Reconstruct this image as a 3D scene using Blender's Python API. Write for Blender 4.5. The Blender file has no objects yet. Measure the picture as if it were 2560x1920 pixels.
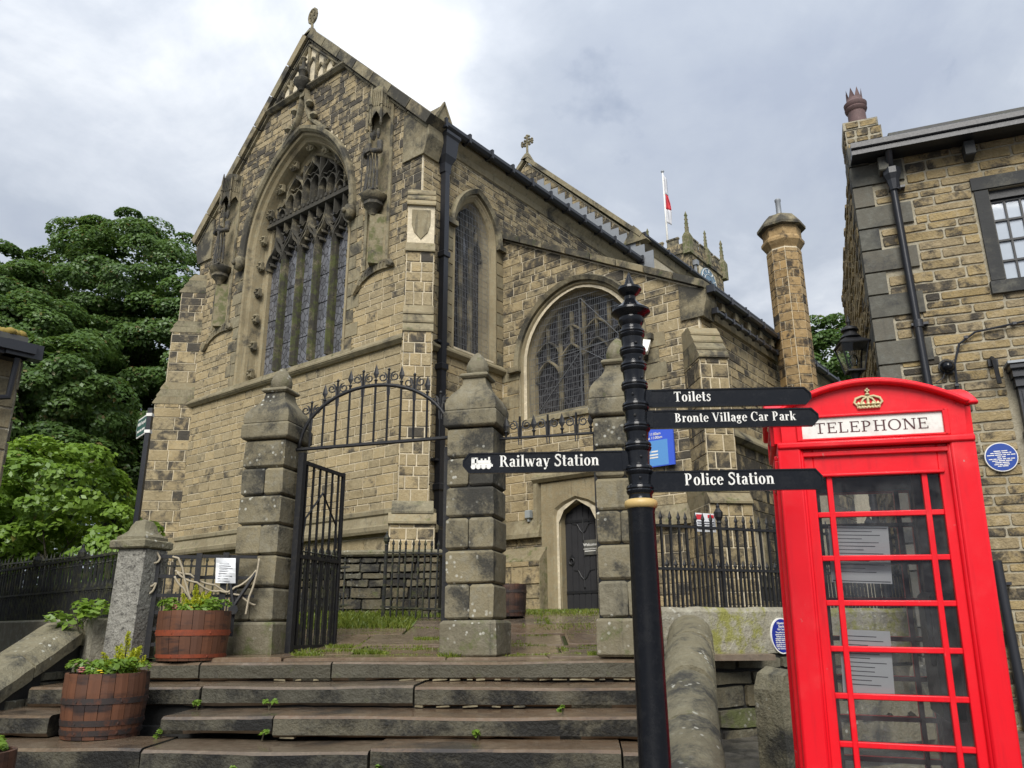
import bpy, math, random
import numpy as np
from mathutils import Matrix, Vector
R = math.radians
sc = bpy.context.scene
COL = sc.collection
# ------------------------------------------------------------------ camera
cam_d = bpy.data.cameras.new('camera'); cam = bpy.data.objects.new('camera', cam_d); COL.objects.link(cam)
cam_d.sensor_fit = 'HORIZONTAL'; cam_d.sensor_width = 36; cam_d.lens = 28.125
cam_d.clip_start = .05; cam_d.clip_end = 3000
_p, _r = R(17), R(-.4)
_f = Vector((0, math.cos(_p), math.sin(_p))); _x = Vector((1, 0, 0)); _u = _x.cross(_f)
_rx = math.cos(_r)*_x + math.sin(_r)*_u; _ux = -math.sin(_r)*_x + math.cos(_r)*_u
EYE = Vector((0, 0, 1.6))
cam.matrix_world = Matrix(((_rx.x, _ux.x, -_f.x, 0), (_rx.y, _ux.y, -_f.y, 0), (_rx.z, _ux.z, -_f.z, 1.6), (0, 0, 0, 1)))
sc.camera = cam
# ------------------------------------------------------------------ world: Nishita sky behind a broken overcast
SUN_AZ, SUN_EL = R(188), R(43)          # azimuth from +y towards +x
SUN = Vector((math.sin(SUN_AZ)*math.cos(SUN_EL), math.cos(SUN_AZ)*math.cos(SUN_EL), math.sin(SUN_EL)))
w = bpy.data.worlds.new('World'); sc.world = w; w.use_nodes = True
nt = w.node_tree; nt.nodes.clear()
def wn(t, **k):
    n = nt.nodes.new(t)
    for a, b in k.items(): setattr(n, a, b)
    return n
def wl(a, b): nt.links.new(a, b)
def wmath(op, a, b=None, clamp=False):
    n = wn('ShaderNodeMath', operation=op, use_clamp=clamp)
    for i, v in enumerate((a, b)):
        if v is None: continue
        if isinstance(v, (int, float)): n.inputs[i].default_value = v
        else: wl(v, n.inputs[i])
    return n.outputs[0]
sky = wn('ShaderNodeTexSky', sky_type='NISHITA', sun_disc=False, sun_elevation=SUN_EL, sun_rotation=SUN_AZ)
tc = wn('ShaderNodeTexCoord'); nrm = wn('ShaderNodeVectorMath', operation='NORMALIZE'); wl(tc.outputs['Generated'], nrm.inputs[0])
sep = wn('ShaderNodeSeparateXYZ'); wl(nrm.outputs[0], sep.inputs[0])
zz = wmath('ADD', wmath('MAXIMUM', sep.outputs[2], 0.0), .28)
cmb = wn('ShaderNodeCombineXYZ'); wl(wmath('DIVIDE', sep.outputs[0], zz), cmb.inputs[0]); wl(wmath('DIVIDE', sep.outputs[1], zz), cmb.inputs[1])
def noise(scale, detail, rough, off):
    mp = wn('ShaderNodeMapping'); mp.inputs['Location'].default_value = off; wl(cmb.outputs[0], mp.inputs[0])
    n = wn('ShaderNodeTexNoise'); n.inputs['Scale'].default_value = scale; n.inputs['Detail'].default_value = detail
    n.inputs['Roughness'].default_value = rough; n.inputs['Distortion'].default_value = .35; wl(mp.outputs[0], n.inputs['Vector']); return n.outputs['Fac']
n1 = noise(1.15, 8, .56, (3.3, 1.2, 0)); n2 = noise(3.1, 7, .58, (7.1, 4.4, 0))
dens = wmath('ADD', wmath('MULTIPLY', n1, .62), wmath('MULTIPLY', n2, .38))
dot = wn('ShaderNodeVectorMath', operation='DOT_PRODUCT'); wl(nrm.outputs[0], dot.inputs[0]); dot.inputs[1].default_value = Vector((math.sin(R(-9))*math.cos(R(37)), math.cos(R(-9))*math.cos(R(37)), math.sin(R(37))))   # thin bright cloud
glow = wmath('POWER', wmath('MAXIMUM', dot.outputs['Value'], 0.0), 75)
bright = wmath('ADD', dens, wmath('MULTIPLY', glow, .10))
rp = wn('ShaderNodeValToRGB'); wl(bright, rp.inputs[0]); e = rp.color_ramp.elements
e[0].position = .38; e[0].color = (.39, .44, .54, 1); e[1].position = .74; e[1].color = (1.12, 1.12, 1.12, 1)
for p_, c_ in ((.47, (.465, .515, .60, 1)), (.55, (.60, .645, .72, 1)), (.63, (.82, .85, .89, 1))):
    k = rp.color_ramp.elements.new(p_); k.color = c_
hole = wmath('SUBTRACT', 1.0, wmath('MULTIPLY', wmath('SUBTRACT', n1, .285, True), 16.0, True), True)    # thin places let blue through
skyx = wn('ShaderNodeVectorMath', operation='SCALE'); wl(sky.outputs[0], skyx.inputs[0]); skyx.inputs['Scale'].default_value = .10
mx = wn('ShaderNodeMix', data_type='RGBA'); wl(wmath('MULTIPLY', hole, .55), mx.inputs[0]); wl(rp.outputs[0], mx.inputs[6]); wl(skyx.outputs[0], mx.inputs[7])
# an overcast sky is brighter overhead than low down
ov = wmath('ADD', wmath('MULTIPLY', wmath('MAXIMUM', sep.outputs[2], 0.0), .62), .74)
sv = wn('ShaderNodeVectorMath', operation='SCALE'); wl(mx.outputs[2], sv.inputs[0]); wl(ov, sv.inputs['Scale'])
bg = wn('ShaderNodeBackground'); bg.inputs['Strength'].default_value = .41; wl(sv.outputs[0], bg.inputs[0])
wo = wn('ShaderNodeOutputWorld'); wl(bg.outputs[0], wo.inputs[0])
w.cycles.sampling_method = 'AUTOMATIC'
# ------------------------------------------------------------------ sun behind cloud
sd = bpy.data.lights.new('sun', 'SUN'); sd.energy = 1.5; sd.angle = R(35); sd.color = (1, .96, .9)
so = bpy.data.objects.new('sun', sd); COL.objects.link(so); so.location = (0, 0, 40)
so.rotation_euler = SUN.to_track_quat('Z', 'Y').to_euler()
# ------------------------------------------------------------------ exposure
sc.view_settings.view_transform = 'Standard'; sc.view_settings.look = 'None'
sc.view_settings.exposure = 1.5; sc.view_settings.gamma = 1; sc.view_settings.use_curve_mapping = False
sc.cycles.use_denoising = True; sc.cycles.max_bounces = 6; sc.cycles.transparent_max_bounces = 12
sc.cycles.caustics_reflective = False; sc.cycles.caustics_refractive = False
# ================================================================== helpers
def link(name, data, parent=None):
    o = bpy.data.objects.new(name, data); COL.objects.link(o)
    if parent: o.parent = parent
    return o
def tag(o, label=None, cat=None, group=None, kind=None):
    for k, v in (('label', label), ('category', cat), ('group', group), ('kind', kind)):
        if v: o[k] = v
    return o
def T(name, label, cat, loc=(0, 0, 0), rz=0, group=None, rot=None):
    o = link(name, None); o.location = loc; o.rotation_euler = rot or (0, 0, rz); o['kind'] = 'thing'
    return tag(o, label, cat, group)
class MB:
    """collects geometry with a per-point tint (soot, hue, moss)"""
    def __init__(s, tint=(.4, .5, 0)): s.v = []; s.f = []; s.t = []; s.tint = tint
    def add(s, vs, fs, tint=None):
        n = len(s.v); s.v += [tuple(p) for p in vs]; s.f += [tuple(i+n for i in f) for f in fs]
        s.t += [tint or s.tint]*len(vs); return s
    def box(s, x0, x1, y0, y1, z0, z1, tint=None, bev=0):
        if bev:
            b = bev; vs = []
            for z, i in ((z0, b), (z0+b, 0), (z1-b, 0), (z1, b)):
                vs += [(x0+i, y0+i, z), (x1-i, y0+i, z), (x1-i, y1-i, z), (x0+i, y1-i, z)]
            fs = [(0, 3, 2, 1), (12, 13, 14, 15)]
            for k in range(3):
                for j in range(4): fs.append((k*4+j, k*4+(j+1) % 4, k*4+4+(j+1) % 4, k*4+4+j))
            return s.add(vs, fs, tint)
        vs = [(x, y, z) for z in (z0, z1) for x, y in ((x0, y0), (x1, y0), (x1, y1), (x0, y1))]
        return s.add(vs, [(0, 3, 2, 1), (4, 5, 6, 7), (0, 1, 5, 4), (1, 2, 6, 5), (2, 3, 7, 6), (3, 0, 4, 7)], tint)
    def prism(s, poly, fr, d0, d1, tint=None, inset=0):
        """poly in (a,b); fr maps (a,b,d) to a point; from depth d0 to d1 (front), front inset for a bevel"""
        n = len(poly); q = shrink(poly, inset) if inset else poly
        vs = [fr(a, b, d0) for a, b in poly]+[fr(a, b, d1) for a, b in q]
        fs = [tuple(range(n, 2*n)), tuple(range(n-1, -1, -1))]+[(i, (i+1) % n, n+(i+1) % n, n+i) for i in range(n)]
        return s.add(vs, fs, tint)
    def lathe(s, prof, n=16, c=(0, 0, 0), tint=None, sq=None, ph=0):
        """prof [(r,z)]; sq: superellipse power for squarish sections"""
        vs = []
        for r, z in prof:
            for k in range(n):
                a = 2*math.pi*(k+ph)/n; ca, sa = math.cos(a), math.sin(a)
                m = 1 if not sq else (abs(ca)**sq+abs(sa)**sq)**(-1/sq)
                vs.append((c[0]+r*m*ca, c[1]+r*m*sa, c[2]+z))
        fs = []
        for i in range(len(prof)-1):
            for k in range(n): fs.append((i*n+k, i*n+(k+1) % n, (i+1)*n+(k+1) % n, (i+1)*n+k))
        fs.append(tuple(range(n-1, -1, -1))); fs.append(tuple((len(prof)-1)*n+k for k in range(n)))
        return s.add(vs, fs, tint)
    def tube(s, pts, r, n=6, tint=None, closed=False, flat=None):
        """round bar along pts; r a number or a list; flat=(w,h) gives a rectangular strip"""
        P = [Vector(p) for p in pts]; m = len(P); vs = []
        up = Vector((0, 0, 1)); prev = None
        for i in range(m):
            if closed: t = P[(i+1) % m]-P[i-1]
            else: t = P[min(i+1, m-1)]-P[max(i-1, 0)]
            if t.length < 1e-9: t = Vector((0, 0, 1))
            t.normalize()
            if prev is None:
                ref = up if abs(t.z) < .95 else Vector((1, 0, 0)); a = t.cross(ref).normalized()
            else:
                a = prev-t*prev.dot(t)
                a = a.normalized() if a.length > 1e-6 else t.orthogonal().normalized()
            prev = a; b = t.cross(a); rr = r[i] if isinstance(r, (list, tuple)) else r
            for k in range(n):
                an = 2*math.pi*(k+.5)/n; vs.append(P[i]+a*rr*math.cos(an)+b*rr*math.sin(an))
        fs = []
        for i in range(m if closed else m-1):
            j = (i+1) % m
            for k in range(n): fs.append((i*n+k, i*n+(k+1) % n, j*n+(k+1) % n, j*n+k))
        if not closed: fs += [tuple(range(n-1, -1, -1)), tuple((m-1)*n+k for k in range(n))]
        return s.add(vs, fs, tint)
    def strip(s, A, B, tint=None, closed=False):
        n = len(A); fs = [(i, (i+1) % n, n+(i+1) % n, n+i) for i in range(n if closed else n-1)]
        return s.add(list(A)+list(B), fs, tint)
    def obj(s, name, mat, parent=None, smooth=False, ang=None):
        me = bpy.data.meshes.new(name); me.from_pydata(s.v, [], s.f)
        at = me.attributes.new('tint', 'FLOAT_COLOR', 'POINT')
        at.data.foreach_set('color', np.array([(*t, 1) for t in s.t], 'f').ravel())
        me.materials.append(mat)
        if smooth:
            me.polygons.foreach_set('use_smooth', [True]*len(me.polygons))
            if ang is not None: me.set_sharp_from_angle(angle=R(ang))
        me.update()
        return link(name, me, parent)
def shrink(poly, e):
    """move every edge of a convex polygon inwards by e"""
    n = len(poly); ar = sum(poly[i][0]*poly[(i+1) % n][1]-poly[(i+1) % n][0]*poly[i][1] for i in range(n)); sg = 1 if ar > 0 else -1
    out = []
    for i in range(n):
        p0, p1, p2 = poly[i-1], poly[i], poly[(i+1) % n]
        def nl(a, b):
            dx, dy = b[0]-a[0], b[1]-a[1]; l = math.hypot(dx, dy) or 1e-9; return (-dy/l*sg, dx/l*sg)
        n0, n1 = nl(p0, p1), nl(p1, p2); d = 1+n0[0]*n1[0]+n0[1]*n1[1]
        d = max(d, .3); out.append((p1[0]+e*(n0[0]+n1[0])/d, p1[1]+e*(n0[1]+n1[1])/d))
    return out
def copy_tree(o, parent=None):
    c = o.copy(); COL.objects.link(c); c.parent = parent
    for ch in list(o.children): copy_tree(ch, c)
    return c
def clip(poly, a, b, c):
    """keep a*x+b*y<=c"""
    out = []; n = len(poly)
    for i in range(n):
        p, q = poly[i], poly[(i+1) % n]; dp = a*p[0]+b*p[1]-c; dq = a*q[0]+b*q[1]-c
        if dp <= 0: out.append(p)
        if dp*dq < 0: t = dp/(dp-dq); out.append((p[0]+t*(q[0]-p[0]), p[1]+t*(q[1]-p[1])))
    return out
def area(p): return abs(sum(p[i][0]*p[(i+1) % len(p)][1]-p[(i+1) % len(p)][0]*p[i][1] for i in range(len(p))))/2
def arch(cx, hw, zs, rise, n=12):
    """two-centred arch curve left to right; returns points"""
    rr = (rise*rise+hw*hw)/(2*hw); t = math.asin(min(1, rise/rr)); L = []
    for i in range(n+1):
        a = t*i/n; L.append((cx-hw+rr-rr*math.cos(a), zs+rr*math.sin(a)))
    return L+[(2*cx-x, z) for x, z in L[-2::-1]]
def arch_d(cx, hw, zs, rise, d, zb, n=12):
    """concentric curve set in by d, with jambs down to zb"""
    rr = (rise*rise+hw*hw)/(2*hw); c = rr-hw; h2 = hw-d; r2 = rr-d; ri2 = math.sqrt(max(r2*r2-c*c, .01))
    return [(cx-h2, zb)]+arch(cx, h2, zs, ri2, n)+[(cx+h2, zb)]
class Stones:
    """lays coursed stones on a wall, each a bevelled block; the largest in view become parts, the rest one joined part"""
    def __init__(s): s.items = []
    def lay(s, fr, a0, a1, b0, b1, ch, ln, tint, rng, cuts=(), holes=(), gap=.012, h=.02, rough=0, quoin=None, e=.008):
        b = b0; row = 0
        while b < b1-.03:
            c = ch*rng.choice((.78, .9, 1.0, 1.06, 1.28))*rng.uniform(.95, 1.05) if isinstance(ch, float) else rng.uniform(*ch)
            if b+c > b1-.05: c = b1-b
            segs = [(a0, a1)]
            for hf in holes:
                iv = hf(b+c/2)
                if not iv: continue
                ns = []
                for p, q in segs:
                    if iv[1] <= p or iv[0] >= q: ns.append((p, q)); continue
                    if iv[0] > p+.03: ns.append((p, iv[0]))
                    if iv[1] < q-.03: ns.append((iv[1], q))
                segs = ns
            for p, q in segs:
                a = p; first = True
                while a < q-.005:
                    L = rng.uniform(*ln)
                    if first and row % 2: L *= .55
                    first = False
                    if q-(a+L) < ln[0]*.55: L = q-a
                    x0, x1, z0, z1 = a+gap/2, min(a+L, q)-gap/2, b+gap/2, b+c-gap/2
                    a += L
                    if x1-x0 < .03: continue
                    if rough:
                        j = lambda m=1: rng.uniform(-rough, rough)*m
                        k = min(.014, (z1-z0)*.2)
                        poly = [(x0+k, z0+j()), ((x0+x1)/2, z0+j()), (x1-k, z0+j()), (x1+j(.5), z0+k), (x1+j(.5), z1-k), (x1-k, z1+j()), ((x0+x1)/2, z1+j()), (x0+k, z1+j()), (x0+j(.5), z1-k), (x0+j(.5), z0+k)]
                    else: poly = [(x0, z0), (x1, z0), (x1, z1), (x0, z1)]
                    for cu in cuts:
                        poly = clip(poly, *cu)
                        if len(poly) < 3: break
                    if len(poly) < 3 or area(poly) < .0025: continue
                    ca = sum(u[0] for u in poly)/len(poly); cb = sum(u[1] for u in poly)/len(poly)
                    s.put(poly, fr, tint(ca, cb, rng), h*rng.uniform(.7, 1.35), e)
            b += c; row += 1
        return s
    def put(s, poly, fr, tint, h=.02, e=.008): s.items.append((poly, fr, tint, h, e))
    def build(s, parent, mat, name='stone', top=300, rest='stonework', root=None):
        root = root or parent; M = root.matrix_basis if not root.parent else root.parent.matrix_basis @ root.matrix_basis
        def key(it):
            poly, fr, *_ = it; n = len(poly); a = sum(p[0] for p in poly)/n; b = sum(p[1] for p in poly)/n
            P = M @ Vector(fr(a, b, 0)); N = (M @ Vector(fr(a, b, 1)))-P; V = EYE-P
            return -area(poly)*max(N.normalized().dot(V.normalized()), .0)/V.length_squared
        it = sorted(s.items, key=key); m = MB()
        for i, (poly, fr, t, h, e) in enumerate(it):
            q = MB(t) if i < top else m; n = len(poly); sh = shrink(poly, min(e, .3*math.sqrt(area(poly))))
            q.add([fr(a, b, -.012) for a, b in poly]+[fr(a, b, h) for a, b in sh], [tuple(range(n, 2*n))]+[(k, (k+1) % n, n+(k+1) % n, n+k) for k in range(n)], t)
            if i < top: q.obj(name, mat, parent)
        if m.v: tag(m.obj(rest, mat, parent), kind='stuff')
# ================================================================== materials
class N:
    def __init__(s, name):
        s.m = bpy.data.materials.new(name); s.m.use_nodes = True; s.t = s.m.node_tree
        s.b = s.t.nodes['Principled BSDF']; s.out = s.t.nodes['Material Output']
    def n(s, t, **k):
        x = s.t.nodes.new(t)
        for a, b in k.items(): setattr(x, a, b)
        return x
    def set(s, sock, v):
        if v is None: return
        if isinstance(v, bpy.types.NodeSocket): s.t.links.new(v, sock)
        elif isinstance(v, (tuple, list)) and len(v) == 3 and sock.type == 'RGBA': sock.default_value = (*v, 1)
        else: sock.default_value = v
    def math(s, op, a, b=None, clamp=False):
        x = s.n('ShaderNodeMath', operation=op, use_clamp=clamp); s.set(x.inputs[0], a); s.set(x.inputs[1], b); return x.outputs[0]
    def mix(s, f, a, b, mode='MIX'):
        x = s.n('ShaderNodeMix', data_type='RGBA', blend_type=mode); s.set(x.inputs[0], f); s.set(x.inputs[6], a); s.set(x.inputs[7], b); return x.outputs[2]
    def noise(s, vec, scale, detail=5, rough=.6, dist=0):
        x = s.n('ShaderNodeTexNoise'); s.set(x.inputs['Vector'], vec); s.set(x.inputs['Scale'], scale); x.inputs['Detail'].default_value = detail
        x.inputs['Roughness'].default_value = rough; x.inputs['Distortion'].default_value = dist; return x.outputs['Fac']
    def pos(s): return s.n('ShaderNodeNewGeometry').outputs['Position']
    def scl(s, v, xyz):
        x = s.n('ShaderNodeVectorMath', operation='MULTIPLY'); s.set(x.inputs[0], v); x.inputs[1].default_value = xyz; return x.outputs[0]
    def step(s, v, lo, hi):
        x = s.n('ShaderNodeMapRange', interpolation_type='SMOOTHSTEP'); s.set(x.inputs[0], v); x.inputs[1].default_value = lo; x.inputs[2].default_value = hi; return x.outputs[0]
    def bump(s, h, st, dist=.02):
        x = s.n('ShaderNodeBump'); x.inputs['Strength'].default_value = st; x.inputs['Distance'].default_value = dist; s.set(x.inputs['Height'], h); s.set(s.b.inputs['Normal'], x.outputs[0])
    def tint(s):
        a = s.n('ShaderNodeAttribute', attribute_name='tint'); x = s.n('ShaderNodeSeparateColor'); s.set(x.inputs[0], a.outputs['Color']); return x.outputs
    def fin(s, col=None, rough=None, spec=None, metal=None, coat=None):
        s.set(s.b.inputs['Base Color'], col); s.set(s.b.inputs['Roughness'], rough); s.set(s.b.inputs['Specular IOR Level'], spec)
        s.set(s.b.inputs['Metallic'], metal); s.set(s.b.inputs['Coat Weight'], coat); return s.m
def stone_mat(name, A, B, soot, moss=(.09, .105, .035), s1=2.6, rough=.85, bump=.5, grain=.5, lich=0, wet=0, streak=0, strata=0, bias=0):
    """masonry: colour A..B by hue, black crust by soot, green by moss, all broken up by noise on the stone's own patch of the pattern"""
    k = N(name); so, hu, mo = k.tint()[:3]; P = k.pos()
    cb = k.n('ShaderNodeCombineXYZ'); k.set(cb.inputs[0], k.math('MULTIPLY', hu, 37.0)); k.set(cb.inputs[1], k.math('MULTIPLY', hu, 91.0)); k.set(cb.inputs[2], k.math('MULTIPLY', hu, 53.0))
    ad = k.n('ShaderNodeVectorMath', operation='ADD'); k.set(ad.inputs[0], P); k.set(ad.inputs[1], cb.outputs[0]); Q = ad.outputs[0]
    n1 = k.noise(Q, s1, 7, .66, .3); nf = k.noise(P, 46, 4, .62); n2 = k.noise(P, 5.5, 6, .7); n3 = k.noise(Q, 13, 4, .65)
    base = k.mix(hu, A, B); base = k.mix(k.step(n3, .42, .75), base, tuple(min(1, c*1.45) for c in B)); base = k.mix(k.math('MULTIPLY', k.step(k.noise(Q, 1.4, 3, .5), .45, .7), .5), base, tuple(c*.55 for c in A))
    val = k.math('ADD', 1-grain*.5, k.math('MULTIPLY', nf, grain)); vv = k.n('ShaderNodeCombineXYZ')
    for i in range(3): k.set(vv.inputs[i], val)
    base = k.mix(1.0, base, vv.outputs[0], 'MULTIPLY')
    n1c = k.math('SUBTRACT', k.math('MULTIPLY', n1, 2.1), .55)
    m1 = k.step(k.math('ADD', k.math('ADD', n1c, k.math('MULTIPLY', k.math('SUBTRACT', nf, .5), .5)), so), .80+bias, 1.22+bias)
    col = k.mix(k.math('MULTIPLY', m1, .9), base, soot)
    m2 = k.step(k.math('ADD', k.math('SUBTRACT', k.math('MULTIPLY', n2, 1.8), .4), mo), .88, 1.2); col = k.mix(k.math('MULTIPLY', m2, .8), col, moss)
    if streak:
        ns = k.noise(k.scl(P, (7, 7, .5)), 1.6, 5, .6); col = k.mix(k.math('MULTIPLY', k.step(ns, .55, .72), streak), col, soot)
    if strata:
        nl_ = k.noise(k.scl(P, (2.5, 2.5, 26)), 1.0, 4, .6); col = k.mix(k.math('MULTIPLY', k.step(nl_, .52, .66), strata), col, soot)
    if lich:
        vo = k.n('ShaderNodeTexVoronoi', feature='F1'); k.set(vo.inputs['Vector'], P); vo.inputs['Scale'].default_value = 16
        nl = k.noise(P, 2.2, 3, .6)
        ml = k.math('MULTIPLY', k.step(vo.outputs['Distance'], .30, .18), k.step(nl, .52, .66)); col = k.mix(k.math('MULTIPLY', ml, lich), col, (.50, .50, .44))
    hh = k.math('ADD', k.math('MULTIPLY', nf, .5), k.math('ADD', k.math('MULTIPLY', n1, .5), n3))
    if strata: hh = k.math('SUBTRACT', hh, k.math('MULTIPLY', k.step(nl_, .52, .66), 1.2))
    k.bump(hh, bump, .022)
    r = k.math('SUBTRACT', rough, k.math('MULTIPLY', k.step(n2, .42, .62), wet)) if wet else rough
    return k.fin(col, r, .5 if wet else .25)
def plain(name, col, rough=.5, metal=0, spec=.5, var=.25, sc_=9, bump=.15, coat=0, dirt=None, dk=.4):
    k = N(name); P = k.pos(); n1 = k.noise(P, sc_, 6, .65); n2 = k.noise(P, sc_*7, 4, .6)
    c = k.mix(k.math('MULTIPLY', n1, var*2), col, tuple(x*.45 for x in col))
    if dirt: c = k.mix(k.math('MULTIPLY', k.step(k.math('ADD', n1, k.math('MULTIPLY', n2, .35)), .62, .85), dk), c, dirt)
    k.bump(k.math('ADD', n1, k.math('MULTIPLY', n2, .4)), bump, .006)
    return k.fin(c, k.math('ADD', rough*.7, k.math('MULTIPLY', n2, rough*.6)), spec, metal, coat)
M = {}
SOOT = (.031, .031, .033)
M['ashlar'] = stone_mat('ashlar', (.40, .312, .170), (.275, .228, .14), (.038, .037, .036), s1=3.2, bump=.9)
M['dressed'] = stone_mat('dressed_stone', (.29, .235, .138), (.20, .18, .12), (.034, .034, .032), s1=1.6, bump=.4, streak=.4)
M['mortar'] = stone_mat('lime_mortar', (.60, .525, .375), (.54, .475, .345), (.27, .25, .20), s1=1.2, bump=.4, grain=.3)
M['rusty'] = stone_mat('gate_pillar_stone', (.215, .185, .115), (.15, .138, .10), (.026, .027, .027), s1=1.9, bump=.55, lich=.75, streak=.35)
M['step'] = stone_mat('wet_step_stone', (.135, .09, .055), (.115, .09, .064), (.03, .028, .026), s1=1.1, rough=.26, bump=.10, wet=.19, grain=.6)
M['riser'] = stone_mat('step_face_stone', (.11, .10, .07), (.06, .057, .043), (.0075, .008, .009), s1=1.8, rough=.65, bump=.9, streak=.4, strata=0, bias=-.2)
M['flag'] = stone_mat('wet_flagstone', (.16, .108, .068), (.15, .118, .085), (.05, .046, .042), s1=.9, rough=.26, bump=.10, wet=.19)
M['house'] = stone_mat('yellow_rubble', (.34, .255, .12), (.245, .198, .122), (.032, .031, .03), s1=5, bump=.9, grain=.8)
M['hmortar'] = stone_mat('grey_pointing', (.36, .32, .225), (.31, .285, .22), (.14, .13, .11), s1=3, bump=.6)
M['quoin'] = stone_mat('sooty_quoin', (.13, .12, .095), (.10, .10, .085), (.04, .042, .044), s1=1.4, bump=.25, streak=.2)
M['rubble'] = stone_mat('dark_rubble', (.15, .125, .075), (.10, .095, .07), (.02, .02, .021), s1=2.4, bump=.9, lich=.4)
M['render'] = stone_mat('mossy_render', (.30, .27, .20), (.26, .25, .20), (.07, .07, .06), moss=(.22, .22, .03), s1=2.2, bump=1.0, lich=.5, streak=.3)
M['coping'] = stone_mat('weathered_coping', (.22, .195, .125), (.15, .14, .098), (.035, .036, .035), s1=2.4, bump=1.0, lich=.9, streak=.25)
M['granite'] = stone_mat('pitted_stone', (.28, .27, .235), (.22, .215, .19), (.045, .043, .04), s1=22, bump=1.2, grain=1.1, lich=.3)
M['chim'] = stone_mat('chimney_stone', (.36, .235, .10), (.29, .21, .11), (.02, .02, .021), s1=5, bump=.5)
M['lead'] = plain('lead', (.30, .32, .34), .5, .3, var=.2)
M['slate'] = plain('roof_slate', (.085, .085, .085), .7, var=.3, dirt=(.07, .08, .03))
M['moss'] = plain('roof_moss', (.30, .22, .05), .95, var=.35, sc_=14, bump=1)
M['iron'] = plain('black_iron', (.014, .015, .018), .55, .2, var=.3, sc_=20, bump=.3, dirt=(.05, .045, .035), dk=.35)
M['ironmoss'] = plain('weathered_iron', (.02, .021, .022), .7, .1, var=.3, sc_=12, bump=.4, dirt=(.085, .09, .03), dk=.6)
M['gutter'] = plain('black_gutter', (.022, .024, .030), .38, 0, var=.25, sc_=6)
M['gloss'] = plain('black_gloss', (.006, .007, .010), .2, 0, spec=.28, var=.2, sc_=12, bump=.12, coat=.1, dirt=(.05, .05, .05), dk=.12)
M['white'] = plain('white_paint', (.80, .79, .74), .5, var=.06, dirt=(.35, .33, .28), dk=.3)
M['gold'] = plain('cream_band', (.62, .44, .17), .45, var=.25, sc_=30)
M['gilt'] = plain('gilding', (.66, .58, .33), .45, .15, var=.25, sc_=40)
M['oak'] = plain('black_door', (.026, .026, .029), .65, var=.4, sc_=6, bump=.4)
M['frame'] = plain('dark_joinery', (.012, .013, .015), .5)
M['grey'] = plain('grey_plastic', (.33, .36, .36), .5)
M['paper'] = plain('notice_paper', (.74, .76, .78), .6, var=.05)
M['ink'] = plain('print', (.10, .10, .12), .7)
M['rope'] = plain('rope', (.46, .40, .29), .9, var=.3, sc_=60, bump=.6)
M['terracotta'] = plain('clay_pot', (.155, .095, .09), .75, var=.3, sc_=6, dirt=(.05, .045, .045))
M['bluebright'] = plain('blue_board', (.045, .11, .62), .35, var=.05)
M['bluepale'] = plain('pale_blue_board', (.10, .29, .62), .35, var=.05)
M['blue'] = plain('plaque_blue', (.012, .055, .30), .35, var=.08)
M['navy'] = plain('plaque_navy', (.012, .025, .25), .35, var=.08)
M['teal'] = plain('clock_blue', (.13, .22, .30), .45, var=.1)
M['green'] = plain('sign_green', (.03, .11, .085), .45)
def _red():
    k = N('red_paint'); P = k.pos(); n1 = k.noise(P, 5, 6, .6); n2 = k.noise(P, 55, 3, .6)
    c = k.mix(k.math('MULTIPLY', n1, .35), (.78, .004, .014), (.60, .003, .012))
    ch = k.step(k.math('ADD', k.noise(P, 26, 5, .75), k.math('MULTIPLY', n1, .4)), 0.90, 0.93)
    dr = k.noise(k.scl(P, (14, 14, 1.1)), 1.0, 5, .65); c = k.mix(k.math('MULTIPLY', k.step(dr, .5, .72), .35), c, (.34, .006, .014)); c = k.mix(k.math('MULTIPLY', k.step(n1, .52, .75), .3), c, (.80, .06, .06)); c = k.mix(ch, c, (.45, .22, .2)); k.bump(k.math('ADD', n1, k.math('MULTIPLY', n2, .12)), .35, .006)
    return k.fin(c, k.math('ADD', .18, k.math('MULTIPLY', n1, .4)), .4, 0, .08)
M['red'] = _red()
M['maroon'] = plain('inside_maroon', (.055, .006, .013), .45, var=.3)
def _glass(name, col, rough=.04, alpha=.25, rz=1.45):
    k = N(name); g = k.n('ShaderNodeBsdfGlossy'); g.inputs['Roughness'].default_value = rough; g.inputs['Color'].default_value = (.9, .93, 1, 1)
    t = k.n('ShaderNodeBsdfTransparent'); t.inputs['Color'].default_value = (*col, 1); fr = k.n('ShaderNodeFresnel'); fr.inputs[0].default_value = rz
    x = k.n('ShaderNodeMixShader'); k.set(x.inputs[0], fr.outputs[0]); k.set(x.inputs[1], t.outputs[0]); k.set(x.inputs[2], g.outputs[0]); k.set(k.out.inputs[0], x.outputs[0]); return k.m
M['pane'] = _glass('clear_glass', (.80, .80, .80))
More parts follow.
